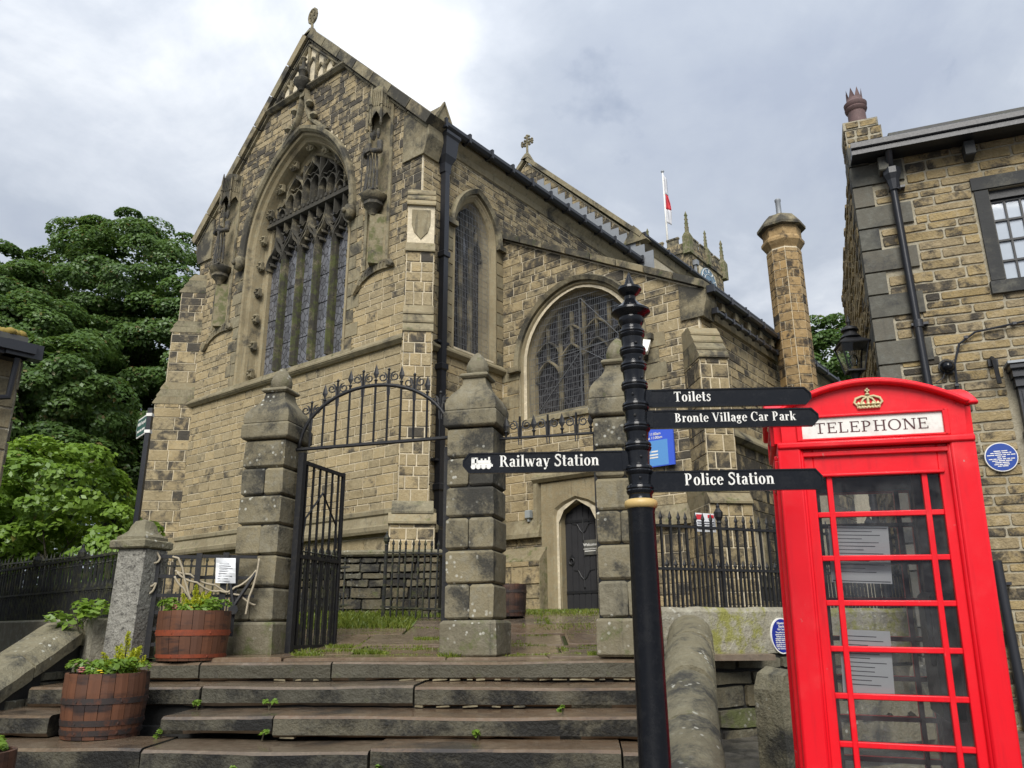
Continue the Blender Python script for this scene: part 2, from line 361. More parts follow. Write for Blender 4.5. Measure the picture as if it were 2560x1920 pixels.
def _hazy():  # smears and grey reflections painted into the glass as pale diffuse haze
    m = _glass('reflection_haze_glass', (.82, .82, .82)); t = m.node_tree; x = next(n for n in t.nodes if n.type == 'MIX_SHADER'); out = t.nodes['Material Output']
    g = t.nodes.new('ShaderNodeNewGeometry'); no = t.nodes.new('ShaderNodeTexNoise'); no.inputs['Scale'].default_value = 7; no.inputs['Detail'].default_value = 7; no.inputs['Roughness'].default_value = .7; t.links.new(g.outputs['Position'], no.inputs['Vector'])
    mr = t.nodes.new('ShaderNodeMapRange'); mr.inputs[1].default_value = .4; mr.inputs[2].default_value = .75; mr.inputs[3].default_value = .01; mr.inputs[4].default_value = .12; t.links.new(no.outputs['Fac'], mr.inputs[0])
    d = t.nodes.new('ShaderNodeBsdfDiffuse'); d.inputs[0].default_value = (.45, .46, .46, 1); y = t.nodes.new('ShaderNodeMixShader'); t.links.new(mr.outputs[0], y.inputs[0]); t.links.new(x.outputs[0], y.inputs[1]); t.links.new(d.outputs[0], y.inputs[2]); t.links.new(y.outputs[0], out.inputs[0]); return m
M['pane'] = _hazy()
M['wire'] = plain('galvanised_wire', (.17, .18, .19), .5, .3)
M['lampglass'] = _glass('lamp_glass', (.85, .87, .87))
def _leaded(name, sc_, col, lead, dist=.05, rough=.16, bulge=.35):
    k = N(name); P = k.scl(k.pos(), (1, 1, .72)); vo = k.n('ShaderNodeTexVoronoi', feature='DISTANCE_TO_EDGE'); k.set(vo.inputs['Vector'], P); vo.inputs['Scale'].default_value = sc_
    v2 = k.n('ShaderNodeTexVoronoi', feature='F1'); k.set(v2.inputs['Vector'], P); v2.inputs['Scale'].default_value = sc_
    e = k.step(vo.outputs['Distance'], dist, dist*2.2); s_ = k.n('ShaderNodeSeparateColor'); k.set(s_.inputs[0], v2.outputs['Color'])
    c = k.mix(k.math('MULTIPLY', s_.outputs[0], .8), col, tuple(x*.35 for x in col)); n1 = k.noise(k.pos(), 1.5, 5, .6)
    c = k.mix(k.math('MULTIPLY', n1, .6), c, tuple(x*.4 for x in col)); c = k.mix(e, lead, c)
    k.bump(k.math('ADD', k.math('MULTIPLY', s_.outputs[1], bulge), n1), .25, .05)
    return k.fin(c, rough, .7)
M['leaded'] = _leaded('leaded_glass', 8.5, (.20, .205, .225), (.05, .05, .055), .04)
M['darkglass'] = _leaded('dark_leaded_glass', 7, (.028, .028, .034), (.06, .06, .065))
M['carved'] = plain('sooty_carving', (.055, .053, .048), .85, var=.35, sc_=7, bump=.5, dirt=(.20, .17, .105), dk=.6)
def _skyglass():  # bright sky reflection is painted in as a pale base colour
    k = N('sky_painted_pane'); n1 = k.noise(k.pos(), 2.5, 2, .5); k.bump(n1, .08, .05); return k.fin((.42, .47, .53), .08, 1.0, 0, 1.0)
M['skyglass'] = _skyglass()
def _wood(name, A, B, dark):
    k = N(name); P = k.pos(); so, hu, mo = k.tint()[:3]
    cb = k.n('ShaderNodeCombineXYZ'); k.set(cb.inputs[0], k.math('MULTIPLY', hu, 31.0)); k.set(cb.inputs[1], k.math('MULTIPLY', hu, 17.0)); ad = k.n('ShaderNodeVectorMath', operation='ADD'); k.set(ad.inputs[0], P); k.set(ad.inputs[1], cb.outputs[0])
    n1 = k.noise(k.scl(ad.outputs[0], (30, 30, 2.2)), 1.0, 6, .65); n2 = k.noise(k.scl(P, (2, 2, 9)), 1.0, 5, .6)
    c = k.mix(hu, A, B); c = k.mix(k.math('MULTIPLY', n1, .55), c, dark); c = k.mix(k.step(k.math('ADD', k.math('SUBTRACT', k.math('MULTIPLY', n2, 2.0), .5), so), .75, 1.15), c, dark)
    k.bump(n1, .5, .006); return k.fin(c, .62, .35)
M['stave'] = _wood('barrel_stave', (.17, .066, .030), (.085, .045, .03), (.026, .018, .017))
M['hoop'] = plain('rusty_hoop', (.045, .036, .034), .6, .2, var=.4, dirt=(.16, .05, .02), dk=.5)
M['redhoop'] = plain('red_rusty_hoop', (.27, .055, .018), .7, 0, var=.35, sc_=14, dirt=(.08, .03, .02), dk=.4)
def _leaf(name, A, B, tr=.35):
    k = N(name); so, hu, mo = k.tint()[:3]; P = k.pos(); n1 = k.noise(P, .35, 3, .6)
    c = k.mix(hu, A, B); c = k.mix(k.math('MULTIPLY', n1, .5), c, tuple(x*.55 for x in A))
    c = k.mix(k.math('MULTIPLY', mo, .8), c, (.24, .13, .06))
    d = k.n('ShaderNodeBsdfDiffuse'); k.set(d.inputs[0], c); t = k.n('ShaderNodeBsdfTranslucent'); k.set(t.inputs[0], k.mix(.3, c, (.16, .24, .02)))
    g = k.n('ShaderNodeBsdfGlossy'); g.inputs['Roughness'].default_value = .45; g.inputs[0].default_value = (.5, .55, .5, 1)
    x = k.n('ShaderNodeMixShader'); x.inputs[0].default_value = tr; k.set(x.inputs[1], d.outputs[0]); k.set(x.inputs[2], t.outputs[0])
    y = k.n('ShaderNodeMixShader'); y.inputs[0].default_value = .06; k.set(y.inputs[1], x.outputs[0]); k.set(y.inputs[2], g.outputs[0]); k.set(k.out.inputs[0], y.outputs[0]); return k.m
M['leaf'] = _leaf('sycamore_leaf', (.08, .155, .036), (.14, .235, .052), .42)
M['leafbright'] = _leaf('young_leaf', (.16, .29, .034), (.28, .43, .055), .48)
M['leafyellow'] = _leaf('golden_conifer', (.46, .52, .02), (.60, .58, .03), .3)
M['grassm'] = _leaf('grass_blade', (.13, .20, .025), (.30, .33, .05), .35)
M['bark'] = stone_mat('bark', (.085, .075, .045), (.065, .06, .04), (.02, .02, .017), moss=(.06, .075, .02), s1=4, bump=1)
M['soil'] = plain('soil', (.03, .024, .018), .95, bump=1)
M['red_petal'] = plain('pink_petal', (.55, .20, .18), .6); M['yellow_petal'] = plain('yellow_petal', (.75, .55, .03), .6)
M['flagred'] = plain('flag_red', (.62, .03, .045), .7); M['flagwhite'] = plain('flag_white', (.62, .63, .66), .7)
def _ground():
    k = N('churchyard_turf'); P = k.pos(); n1 = k.noise(P, 1.3, 6, .65); n2 = k.noise(P, 30, 4, .6)
    c = k.mix(n1, (.055, .085, .02), (.07, .06, .03)); c = k.mix(k.math('MULTIPLY', n2, .6), c, (.02, .03, .01)); k.bump(n2, .8, .03); return k.fin(c, .95, .2)
M['turf'] = _ground()
M['sett'] = stone_mat('street_stone', (.10, .092, .078), (.085, .08, .07), (.025, .025, .025), s1=3, rough=.5, wet=.2, bump=.7)
M['joint'] = plain('dark_joint', (.02, .02, .018), .9, bump=.6)
# ================================================================== setting
rng = random.Random(7)
def sst(x): x = min(1, max(0, x)); return x*x*(3-2*x)
def yard_z(x, y):
    z = 1.325+.53*sst((y-8.6)/5.2)
    left = sst((-4.1-x)/.5)*.40*sst((13-y)/4)
    return z+left
# street: a sloping stone-paved sheet
m = MB((.4, .5, 0)); xs = np.linspace(-40, 40, 41); ys = np.linspace(-40, 9.5, 30)
vs = [(x, y, .02+.062*y+.006*x) for y in ys for x in xs]
m.add(vs, [(j*41+i, j*41+i+1, j*41+42+i, j*41+41+i) for j in range(29) for i in range(40)])
tag(m.obj('street', M['sett']), kind='structure')
# churchyard: raised turf reaching the horizon
bd = [(-150, 140), (-60, 58.9), (-20, 22.9), (-8, 12.05), (-4.25, 8.68), (-3.2, 8.2), (-1.5, 8.0), (0, 7.85), (1.45, 8.25), (4, 9.4), (9, 11.65), (30, 21), (150, 74)]
m = MB((.3, .5, 0)); off = [0, .5, 1, 1.6, 2.4, 3.4, 4.6, 6, 9, 14, 25, 60, 200, 900]
for x, y in bd:
    a = math.atan2(x, 30)
    for t in off:
        px, py = x+math.sin(a)*t, y+math.cos(a)*t
        m.add([(px, py, yard_z(px, py)-.02)], [])
k = len(off); m.f = [(i*k+j, i*k+k+j, i*k+k+j+1, i*k+j+1) for i in range(len(bd)-1) for j in range(k-1)]
tag(m.obj('churchyard_ground', M['turf']), kind='structure')
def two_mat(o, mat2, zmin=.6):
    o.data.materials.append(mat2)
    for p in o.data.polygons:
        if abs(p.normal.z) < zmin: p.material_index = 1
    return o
def slab(name, parent, x0, x1, y0, y1, zt, th, rng, mt, ms, tint, slope=.02, jit=.009, nx=None):
    """worn flag with uneven arrises: front edge at y0"""
    n = nx or max(3, int((x1-x0)/.16)); m = MB(tint); rows = []
    for q in range(6):
        row = []
        for i in range(n+1):
            x = x0+(x1-x0)*i/n; w_ = math.sin(x*2.1+y0*7)*.004-.006*math.exp(-((x-(x0+x1)/2)/.5)**2)
            j = rng.uniform(-1, 1)*jit*(.5 if q < 3 else 1)
            row.append([(x, y1, zt+w_), (x, y0+.05, zt+w_-slope), (x, y0+.028+j*.5, zt+w_-slope-.003), (x, y0+j*.6, zt+w_-slope-.022+j*.3), (x, y0+j*1.2, zt-th+.02), (x, y0+.03+j, zt-th+j)][q])
        rows.append(row)
    for r_ in rows: m.add(r_, [])
    k = n+1; m.f = [(q*k+i, q*k+i+1, q*k+k+i+1, q*k+k+i) for q in range(5) for i in range(n)]
    b = len(m.v); m.add([(x0, y1, zt-th), (x1, y1, zt-th)], [])
    m.f += [tuple([q*k for q in range(6)]+[b]), tuple([b+1]+[q*k+n for q in range(5, -1, -1)]), tuple([5*k+i for i in range(k)]+[b+1, b])]
    m.f = [tuple(reversed(f)) for f in m.f]
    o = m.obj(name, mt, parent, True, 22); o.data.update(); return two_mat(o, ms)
# ---- steps up to the gates
st = T('stone_steps', 'broad flight of worn wet sandstone steps below the church gates', 'steps', (0, 7.8, 1.33), R(-5))
DROP = .185; offs = [0, .53, 1.08, 1.54, 2.0, 2.45, 2.9]; joints = [[-4.28, -3.0, -1.72, 1.75], [-4.32, -2.72, -.82, 1.75], [-4.40, -3.72, -2.78, -1.84, 1.75], [-4.3, -2.66, -.93, .9, 1.75], [-4.3, -1.9, .2, 1.7], [-4.3, -2.4, -.6, 1.7], [-4.3, -1.6, .5, 1.7]]
for k_, o_ in enumerate(offs):
    J = joints[k_]; J[-1] = 1.66-.115*k_
    for i in range(len(J)-1):
        if k_ == 2 and i == 1: continue          # a slab is missing here: the barrel stands in the hollow
        dz = rng.uniform(-.01, .008); b_ = .9 if k_ == 0 else offs[k_]-offs[k_-1]+.12
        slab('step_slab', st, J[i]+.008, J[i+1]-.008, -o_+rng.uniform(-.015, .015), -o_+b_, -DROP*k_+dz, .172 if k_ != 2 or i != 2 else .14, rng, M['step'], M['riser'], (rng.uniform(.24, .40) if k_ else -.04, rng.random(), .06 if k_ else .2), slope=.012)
m = MB((.9, .5, .1))
for k_, o_ in enumerate(offs): m.box(-4.25, 1.5-.115*k_, -o_+(.06 if k_ != 2 else .5), -o_+1.2, -DROP*k_-.6, -DROP*k_-.15)
m.obj('rubble_core', M['joint'], st)
pk = MB((.3, .5, 0)); pk.box(-.5, .5, -.5, .5, -.5, .5, bev=.16); pk = pk.obj('packing_stone', M['dressed'], st)
first = True
for k_, lo, hi, n_ in ((0, -2.3, -1.75, 3), (0, -1.05, 1.3, 17), (1, -.9, .2, 5), (2, -1.9, -1.5, 1)):
    for q in range(n_):
        o = pk if first else pk.copy()
        if not first: COL.objects.link(o)
        first = False
        x = lo+(hi-lo)*(q+.5)/n_+rng.uniform(-.03, .03)
        o.location = (x, -offs[k_]+.035, -DROP*k_-.178); o.scale = (rng.uniform(.05, .15), .05, rng.uniform(.010, .020)); o.rotation_euler = (0, rng.uniform(-.08, .08), rng.uniform(-.3, .3))
# ---- flagged path from gate to church
pt = tag(link('path', None), kind='structure', label='wet flagged path from the gates to the church door')
y = 8.2; row = 0
while y < 14.2:
    d = rng.uniform(.62, .98); x = -3.2+rng.uniform(0, .4)+max(0, (y-9.5))*.12
    xe = 1.55+max(0, y-9.5)*.2
    while x < xe:
        L = rng.uniform(.85, 1.7); zt = yard_z(x+L/2, y+d/2)+.018+rng.uniform(-.008, .01)
        z2 = yard_z(x+L/2, y+d)-yard_z(x+L/2, y)
        if not (y > 12.2 and x < -1.4):
            mm = MB((rng.uniform(.05, .3), rng.random(), rng.uniform(0, .16)+(.1 if y > 12 else 0)))
            g = .012; j = lambda: rng.uniform(-.02, .02)
            q = [(x+g+j(), y+g+j()), (x+L-g+j(), y+g+j()), (x+L-g+j(), y+d-g+j()), (x+g+j(), y+d-g+j())]; qi = shrink(q, .02)
            hz = lambda py: zt+(py-y-d/2)/d*z2
            mm.add([(a, b, hz(b)-.06) for a, b in q]+[(a, b, hz(b)-.008) for a, b in q]+[(a, b, hz(b)) for a, b in qi], [(8, 9, 10, 11)]+[(i, (i+1) % 4, 4+(i+1) % 4, 4+i) for i in range(4)]+[(4+i, 4+(i+1) % 4, 8+(i+1) % 4, 8+i) for i in range(4)])
            mm.obj('flagstone', M['flag'], pt)
        x += L
    y += d; row += 1
# ---- round-topped parapet on the right of the steps
pr = T('step_parapet', 'parapet of three rounded coping stones beside the steps, behind the black signpost', 'parapet')
A = Vector((1.68, 8.05, 1.60)); B = Vector((1.02, 5.15, .82)); dv = (B-A); L = dv.length; dn = dv.normalized(); sd_ = Vector((-dn.y, dn.x, 0)).normalized()*-1
def raked(parent, name, A, B, t0, t1, prof, mat, tint, nseg=5, rng=rng):
    dv = B-A; L = dv.length; dn = dv/L; sd_ = dn.cross(Vector((0, 0, 1))).normalized(); m = MB(tint); np_ = len(prof)
    for s_ in range(nseg+1):
        c = A+dn*(t0+(t1-t0)*s_/nseg); e_ = .985 if s_ in (0, nseg) else 1
        m.add([c+sd_*p*e_+Vector((0, 0, q*e_+(rng.uniform(-.006, .006)))) for p, q in prof], [])
    m.f = [(s_*np_+i, s_*np_+i+1, s_*np_+np_+i+1, s_*np_+np_+i) for s_ in range(nseg) for i in range(np_-1)]+[tuple(range(np_)), tuple(nseg*np_+np_-1-i for i in range(np_))]
    return m.obj(name, mat, parent, True, 35)
prof = [(-.21, -.5), (-.21, -.06), (-.19, .02), (-.13, .085), (-.04, .12), (.05, .115), (.13, .075), (.19, .0), (.21, -.08), (.21, -.5)]
t = 0
for q, l_ in enumerate((.62, .98, .95, .95, .9)):
    dq = Vector((rng.uniform(-.012, .012), 0, rng.uniform(-.015, .012))); raked(pr, 'coping_stone', A+dq, B+dq, t+.018, t+l_-.018, prof, M['coping'], (.22+.07*q, .2+.17*q, .18), 9); t += l_
raked(pr, 'flank_wall', A, B, .05, 3.8, [(-.15, -1.4), (-.15, -.3), (.15, -.3), (.15, -1.4)], M['rubble'], (.5, .4, .1))
# ---- raking wall on the left of the steps
pl = T('step_flank_wall', 'sloping stone wall with lichen-spotted chamfered coping left of the steps', 'wall')
A = Vector((-4.62, 8.5, 1.64)); B = Vector((-4.70, 6.2, .72))
cprof = [(-.26, -.16), (-.26, -.05), (-.13, .05), (.13, .05), (.26, -.06), (.26, -.16)]
raked(pl, 'coping_stone', A+Vector((0, .55, 0)), A+Vector((0, -.02, -.02)), 0, .5, cprof, M['coping'], (.3, .3, .25))
for q, (t0, t1) in enumerate(((.0, .78), (.79, 1.5), (1.51, 2.6), (2.61, 3.6))):
    raked(pl, 'coping_stone', A, B, t0+.005, t1-.005, cprof, M['coping'], (.42 if q else .32, .3+.2*q, .1))
S = Stones(); fr = lambda a, b, d: (-4.42+d, a, b)
for y0_, y1_, zt in ((7.95, 9.0, 1.24), (7.45, 7.95, 1.03), (6.9, 7.45, .82), (6.2, 6.9, .52), (5.2, 6.2, .2)):
    S.lay(fr, y0_, y1_, zt-.75, zt, (.15, .24), (.25, .5), lambda a, b, g: (.45+g.uniform(-.1, .15), g.random(), .2), rng, h=.02)
S.build(pl, M['rubble'], top=40)
m = MB((.5, .5, .1)); m.add([(-4.8, 9.1, -.5), (-4.8, 9.1, 1.5), (-4.8, 8.5, 1.48), (-4.8, 4.5, -.1), (-4.8, 4.5, -.5)]+[(-4.43, 9.1, -.5), (-4.43, 9.1, 1.5), (-4.43, 8.5, 1.48), (-4.43, 4.5, -.1), (-4.43, 4.5, -.5)], [(0, 1, 2, 3, 4), (9, 8, 7, 6, 5)]+[(i, (i+1) % 5, 5+(i+1) % 5, 5+i) for i in range(5)])
m.obj('wall_core', M['joint'], pl)
# ================================================================== church
rng = random.Random(21)
ch = T('church', 'large soot-darkened sandstone Gothic church with a tall traceried gable window', 'church', (-1.797, 14.388, 0), R(-38.1))
FF = lambda a, b, d: (a, -d, b)              # gable front
FS = lambda a, b, d: (d, a, b)               # chancel side
FC = lambda a, b, d: (a, 2.59-d, b)          # chapel front
FA = lambda a, b, d: (4.6+d, a, b)           # aisle side
FN = lambda a, b, d: (a, 8.7-d, b)           # nave gable
def ext(m, fr, prof, a0, a1, tint=None):
    """profile [(d,b)] run along a"""
    n = len(prof); m.add([fr(a0, b, d) for d, b in prof]+[fr(a1, b, d) for d, b in prof], [tuple(range(n)), tuple(range(2*n-1, n-1, -1))]+[(i, (i+1) % n, n+(i+1) % n, n+i) for i in range(n)], tint)
def ring(m, fr, cx, hw, zs, rise, zb, prof, n=14, tint=None):
    """mouldings round an arch: prof [(inset,d)], jambs to zb"""
    L = [[fr(a, b, d) for a, b in arch_d(cx, hw, zs, rise, i, zb, n)] for i, d in prof]
    for p, q in zip(L, L[1:]): m.strip(p, q, tint)
def bar2(m, fr, pts, w, d0, d1, tint=None, tip=.4):
    """tracery bar: chamfered strip along a 2-D line"""
    n = len(pts); O = []
    for i in range(n):
        p, q = pts[max(i-1, 0)], pts[min(i+1, n-1)]; dx, dy = q[0]-p[0], q[1]-p[1]; l = math.hypot(dx, dy) or 1; O.append((-dy/l, dx/l))
    rows = []
    for k, d in ((-.5, d0), (-.5, (d0+d1)/2), (-.5*tip, d1), (.5*tip, d1), (.5, (d0+d1)/2), (.5, d0)):
        rows.append([fr(pts[i][0]+O[i][0]*w*k, pts[i][1]+O[i][1]*w*k, d) for i in range(n)])
    b = len(m.v)
    for r_ in rows: m.add(r_, [], tint)
    m.f += [(b+q*n+i, b+q*n+i+1, b+q*n+n+i+1, b+q*n+n+i) for q in range(5) for i in range(n-1)]+[tuple(b+q*n for q in range(6)), tuple(b+q*n+n-1 for q in range(5, -1, -1))]
def slope_cut(x0, z0, x1, z1):
    """half plane below the line"""
    a, b = -(z1-z0), (x1-x0)
    if b < 0: a, b = -a, -b
    return (a, b, a*x0+b*z0)
def hole_arch(cx, hw, zs, rise, zb):
    rr = (rise*rise+hw*hw)/(2*hw)
    def f(b):
        if b < zb or b > zs+rise: return None
        if b <= zs: return (cx-hw, cx+hw)
        x = rr-math.sqrt(max(rr*rr-(b-zs)**2, 0)); return (cx-hw+x, cx+hw-x) if x < hw else None
    return f
CX, XL = -4.125, -8.25
def blotch(a, b): return .5*(math.sin(a*1.1+b*.7+1)+math.sin(a*.6-b*1.3+2.5)*.7+math.sin(a*2.3+b*2.1)*.45)
ST = Stones()
gz = lambda x: 11.75+(4.125-abs(x-CX))*1.03          # gable line
# ---- mortar walls (backing, slightly behind the stone faces)
m = MB((.2, .5, .02)); W1 = dict(cx=CX, hw=2.0, zs=10.5, rise=2.78)
half = lambda s: [FF(CX+s*p, q, 0) for p, q in ((0, 1.4), (4.125, 1.4), (4.125, 11.75), (0, 16.0))]
A_ = arch(CX, W1['hw'], W1['zs'], W1['rise'], 12); n_ = 12
for s in (1, -1):
    edge = [(abs(a-CX), b) for a, b in A_[:n_+1]][::-1]           # apex .. springing
    poly = [(0, 1.4), (4.125, 1.4), (4.125, 11.75), (0, 16.0)]+edge+[(2.0, 7.05), (0, 7.05)]
    m.add([FF(CX+s*p, q, 0) for p, q in poly], [tuple(range(len(poly)))])
    m.add([(CX+s*4.125, 8.7, 1.4), (CX+s*4.125, 0, 1.4), (CX+s*4.125, 0, 11.75), (CX+s*4.125, 8.7, 11.75)], [(0, 1, 2, 3)] if s < 0 else [])
A2 = arch(1.62, .66, 9.72, .95, 10)
for s in (1, -1):                                                 # side wall round its window
    edge = [(abs(a-1.62), b) for a, b in A2[:11]][::-1]; far = 1.62 if s < 0 else 7.08
    poly = [(0, 1.4), (far, 1.4), (far, 11.7), (0, 11.7)]+edge+[(.66, 7.05), (0, 7.05)]
    m.add([FS(1.62+s*p, q, 0) for p, q in poly], [tuple(range(len(poly)))])
A3 = arch(1.95, 1.3, 6.9, 1.42, 10); D3 = [(-.42, 1.4), (-.42, 3.55), (-.30, 3.78), (0, 3.96)]
ct = lambda x: 10.05-x*.533
cp_ = [(0, 1.4), (0, ct(0)), (1.95, ct(1.95)), (1.95, 8.32)]+[(a, b) for a, b in A3[:11]][::-1][1:]+[(.65, 5.72), (1.95, 5.72), (1.80, 3.96), (1.50, 3.78), (1.38, 3.55), (1.38, 1.4)]
m.add([FC(a, b, 0) for a, b in cp_], [tuple(range(len(cp_)))])
cp_ = [(4.6, 1.4), (4.6, ct(4.6)), (1.95, ct(1.95)), (1.95, 8.32)]+[(a, b) for a, b in A3[10:]][1:]+[(3.25, 5.72), (1.95, 5.72), (1.80, 3.96), (2.10, 3.78), (2.22, 3.55), (2.22, 1.4)]
m.add([FC(a, b, 0) for a, b in cp_], [tuple(range(len(cp_)))])
m.add([FA(2.59, 1.4, 0), FA(24, 1.4, 0), FA(24, 7.6, 0), FA(2.59, 7.6, 0)], [(0, 1, 2, 3)])
NX, NZ, NE = -3.85, 16.62, 12.42
m.add([FN(a, b, 0) for a, b in ((NX-4.1, 9), (.25, 9), (.25, NE), (NX, NZ), (NX-4.1, NE))], [(0, 1, 2, 3, 4)])
m.add([(.17, 8.7, 9), (.17, 26, 9), (.17, 26, 12.55), (.17, 8.7, 12.55)], [(0, 1, 2, 3)])
m.obj('wall', M['mortar'], ch)
# ---- stones
def soot_front(a, b, g):
    s = .12+.36*sst((b-6.6)/4.4)+.10*blotch(a, b)+g.uniform(-.09, .10)
    if g.random() < .12: s += .22
    if abs(a-CX) > 3.2 and b > 7: s += .03
    return (s, g.random(), .02+.05*(b < 5)+(.12 if g.random() < .12 else 0))
cuts = [slope_cut(CX, gz(CX)-.02, 0, gz(0)-.02), slope_cut(XL, gz(XL)-.02, CX, gz(CX)-.02)]
hw1 = hole_arch(CX, 2.1, 10.5, 2.9, 7.0)
ST.lay(FF, XL+.02, -.02, 3.72, 6.93, .168, (.26, .50), soot_front, rng, h=.014, gap=.016, e=.006)
ST.lay(FF, XL+.02, -.02, 7.1, 14.38, .168, (.24, .50), soot_front, rng, cuts=cuts, holes=[hw1, lambda b: (-1.62, -.95) if 8.8 < b < 13 else None, lambda b: (-7.28, -6.6) if 8.8 < b < 13 else None], h=.014, gap=.016, e=.006)
ST.lay(FF, XL+.02, -.02, 1.7, 3.3, .42, (.7, 1.3), lambda a, b, g: (.18+g.uniform(-.1, .1), g.random(), .06), rng, h=.02)
soot_side = lambda a, b, g: (.30+.12*sst((b-7)/3)+g.uniform(-.16, .2)+(.15 if g.random() < .3 else 0), g.random(), .03)
ST.lay(FS, .02, 2.57, 3.72, 6.80, .172, (.26, .5), lambda a, b, g: (.2+g.uniform(-.12, .2), g.random(), .05), rng, gap=.016, h=.014, e=.006)
ST.lay(FS, .02, 8.6, 7.0, 11.36, .172, (.26, .56), lambda a, b, g: (.34+(.2 if a > 2.4 else 0)+.08*blotch(a+9, b)+g.uniform(-.12, .14), g.random(), .03), rng, holes=[hole_arch(1.62, .78, 9.72, 1.1, 7.0)], gap=.016, h=.014, e=.006)
ST.lay(FS, .02, 2.57, 1.7, 3.3, .4, (.6, 1.1), lambda a, b, g: (.3+g.uniform(-.1, .1), g.random(), .12), rng)
soot_ch = lambda a, b, g: (.25+.16*sst((b-6)/2.5)+.10*sst((a-2)/2)+.10*blotch(a+5, b)+g.uniform(-.11, .12)+(.2 if g.random() < .16 else 0), g.random(), .04)
ccut = [slope_cut(0, ct(0)-.03, 4.6, ct(4.6)-.03)]
ST.lay(FC, .02, 4.58, 3.66, 10.0, .178, (.28, .58), soot_ch, rng, gap=.016, h=.014, e=.006, cuts=ccut, holes=[hole_arch(1.95, 1.5, 6.9, 1.62, 5.6), lambda b: (.92, 2.72) if b < 4.35 else None])
ST.lay(FC, .02, 4.58, 1.75, 3.3, .24, (.3, .6), lambda a, b, g: (.46+g.uniform(-.1, .15), g.random(), .2), rng, holes=[lambda b: (1.05, 2.56)])
soot_a = lambda a, b, g: (.36+g.uniform(-.14, .2), g.random(), .04)
ST.lay(FA, 2.65, 11, 5.1, 7.1, .18, (.3, .6), soot_a, rng, gap=.016, h=.014)
ST.lay(FA, 2.65, 11, 1.8, 4.85, .24, (.35, .7), lambda a, b, g: (.56+g.uniform(-.14, .2), g.random(), .18), rng, holes=[lambda b: (3.55, 4.75) if 2.5 < b < 3.4 else None])
soot_n = lambda a, b, g: (.50+g.uniform(-.12, .2), g.random(), .16)
ST.lay(FN, NX-4, .22, 11.4, 16.6, .22, (.30, .58), soot_n, rng, cuts=[slope_cut(NX, NZ-.05, .25, NE-.05), slope_cut(NX-4.1, NE-.05, NX, NZ-.05)])
# ---- diagonal buttresses
def buttress(cx, cy, ang, stages, caps, soot=.25, panel=None, w=.5):
    """stages (z0,z1,proj,width); caps (z0,z1,p0,p1,w) sloped weatherings; ang: outward direction"""
    ux, uy = math.cos(ang), math.sin(ang); vx, vy = -uy, ux
    fr = lambda a, b, d: (cx+vx*a+ux*d, cy+vy*a+uy*d, b)
    core = MB((.2, .5, .03))
    for z0, z1, p, w_ in stages:
        h = w_/2
        core.add([fr(a, b, d) for b in (z0, z1) for a, d in ((-h, -.6), (h, -.6), (h, p-.002), (-h, p-.002))], [(0, 1, 2, 3), (4, 5, 6, 7), (0, 1, 5, 4), (1, 2, 6, 5), (2, 3, 7, 6), (3, 0, 4, 7)])
        tf = lambda a, b, g: (soot+.22*sst((b-6.5)/3)+g.uniform(-.12, .16)+(.25 if g.random() < .2 else 0), g.random(), .05)
        f1 = lambda a, b, d, p=p: fr(a, b, p+d)
        if not (panel and abs(z0-panel[0]) < .02): ST.lay(f1, -h+.002, h-.002, z0, z1, .225, (.16, .30), tf, rng, h=.014, gap=.016)
        for s in (1, -1):
            f2 = lambda a, b, d, s=s, h=h: fr(s*(h+d), b, a)
            ST.lay(f2, -.55, p-.002, z0, z1, .25, (.3, .55), tf, rng, h=.016)
    core.obj('buttress_core', M['mortar'], ch)
    for z0, z1, p0, p1, w_ in caps:
        h = w_/2; n = max(1, round((z1-z0)/.17))
        for i in range(n):
            za, zb = z0+(z1-z0)*i/n, z0+(z1-z0)*(i+1)/n; pa, pb = p0+(p1-p0)*i/n, p0+(p1-p0)*(i+1)/n
            dr = MB((.28+rng.uniform(-.1, .1), rng.random(), .3)); dr.add([fr(a, b, d) for a in (-h, h) for b, d in ((za, -.5), (za, pa+.035), (za+.035, pa+.035), (zb+.012, pb+.005), (zb, -.5))], [(0, 1, 2, 3, 4), (9, 8, 7, 6, 5)]+[(i_, (i_+1) % 5, 5+(i_+1) % 5, 5+i_) for i_ in range(5)]); dr.obj('weathering_stone', M['dressed'], ch)
    return fr
f = buttress(0, 0, R(-45), [(1.7, 3.28, .98, .74), (3.66, 6.78, .76, .52), (7.36, 8.46, .58, .52), (8.68, 9.5, .48, .52)],
             [(3.28, 3.46, 1.0, .92, .80), (3.46, 3.68, .92, .78, .70), (6.78, 7.36, .76, .58, .56), (8.46, 8.68, .6, .5, .56), (9.5, 10.05, .50, .12, .56)], .2, (8.68,))
m = MB((.34, .6, .05)); m.add([f(a, b, .45) for a, b in ((-.25, 8.68), (.25, 8.68), (.25, 9.5), (-.25, 9.5))], [(0, 1, 2, 3)])
m = m.obj('shield_panel', M['dressed'], ch); sh_ = m; m = MB((.3, .5, .1)); sh = [(-.19, 9.42), (.19, 9.42), (.19, 9.1), (.14, 8.92), (0, 8.76), (-.14, 8.92), (-.19, 9.1)]
m.prism(sh, f, .44, .50, inset=.015); m.obj('shield', M['dressed'], sh_)
buttress(XL, 0, R(-135), [(1.7, 3.3, .78, .74), (3.66, 7.0, .62, .6), (7.55, 8.9, .42, .6), (9.2, 10.0, .30, .6)], [(3.3, 3.66, .80, .62, .74), (7.0, 7.55, .64, .42, .64), (8.9, 9.2, .44, .30, .64), (10.0, 10.5, .32, .02, .64)], .34)
buttress(4.6, 2.59, R(-45), [(1.7, 3.5, .72, .72), (3.9, 6.05, .50, .50)], [(3.5, 3.9, .74, .5, .72), (6.05, 6.75, .52, .08, .54)], .38)
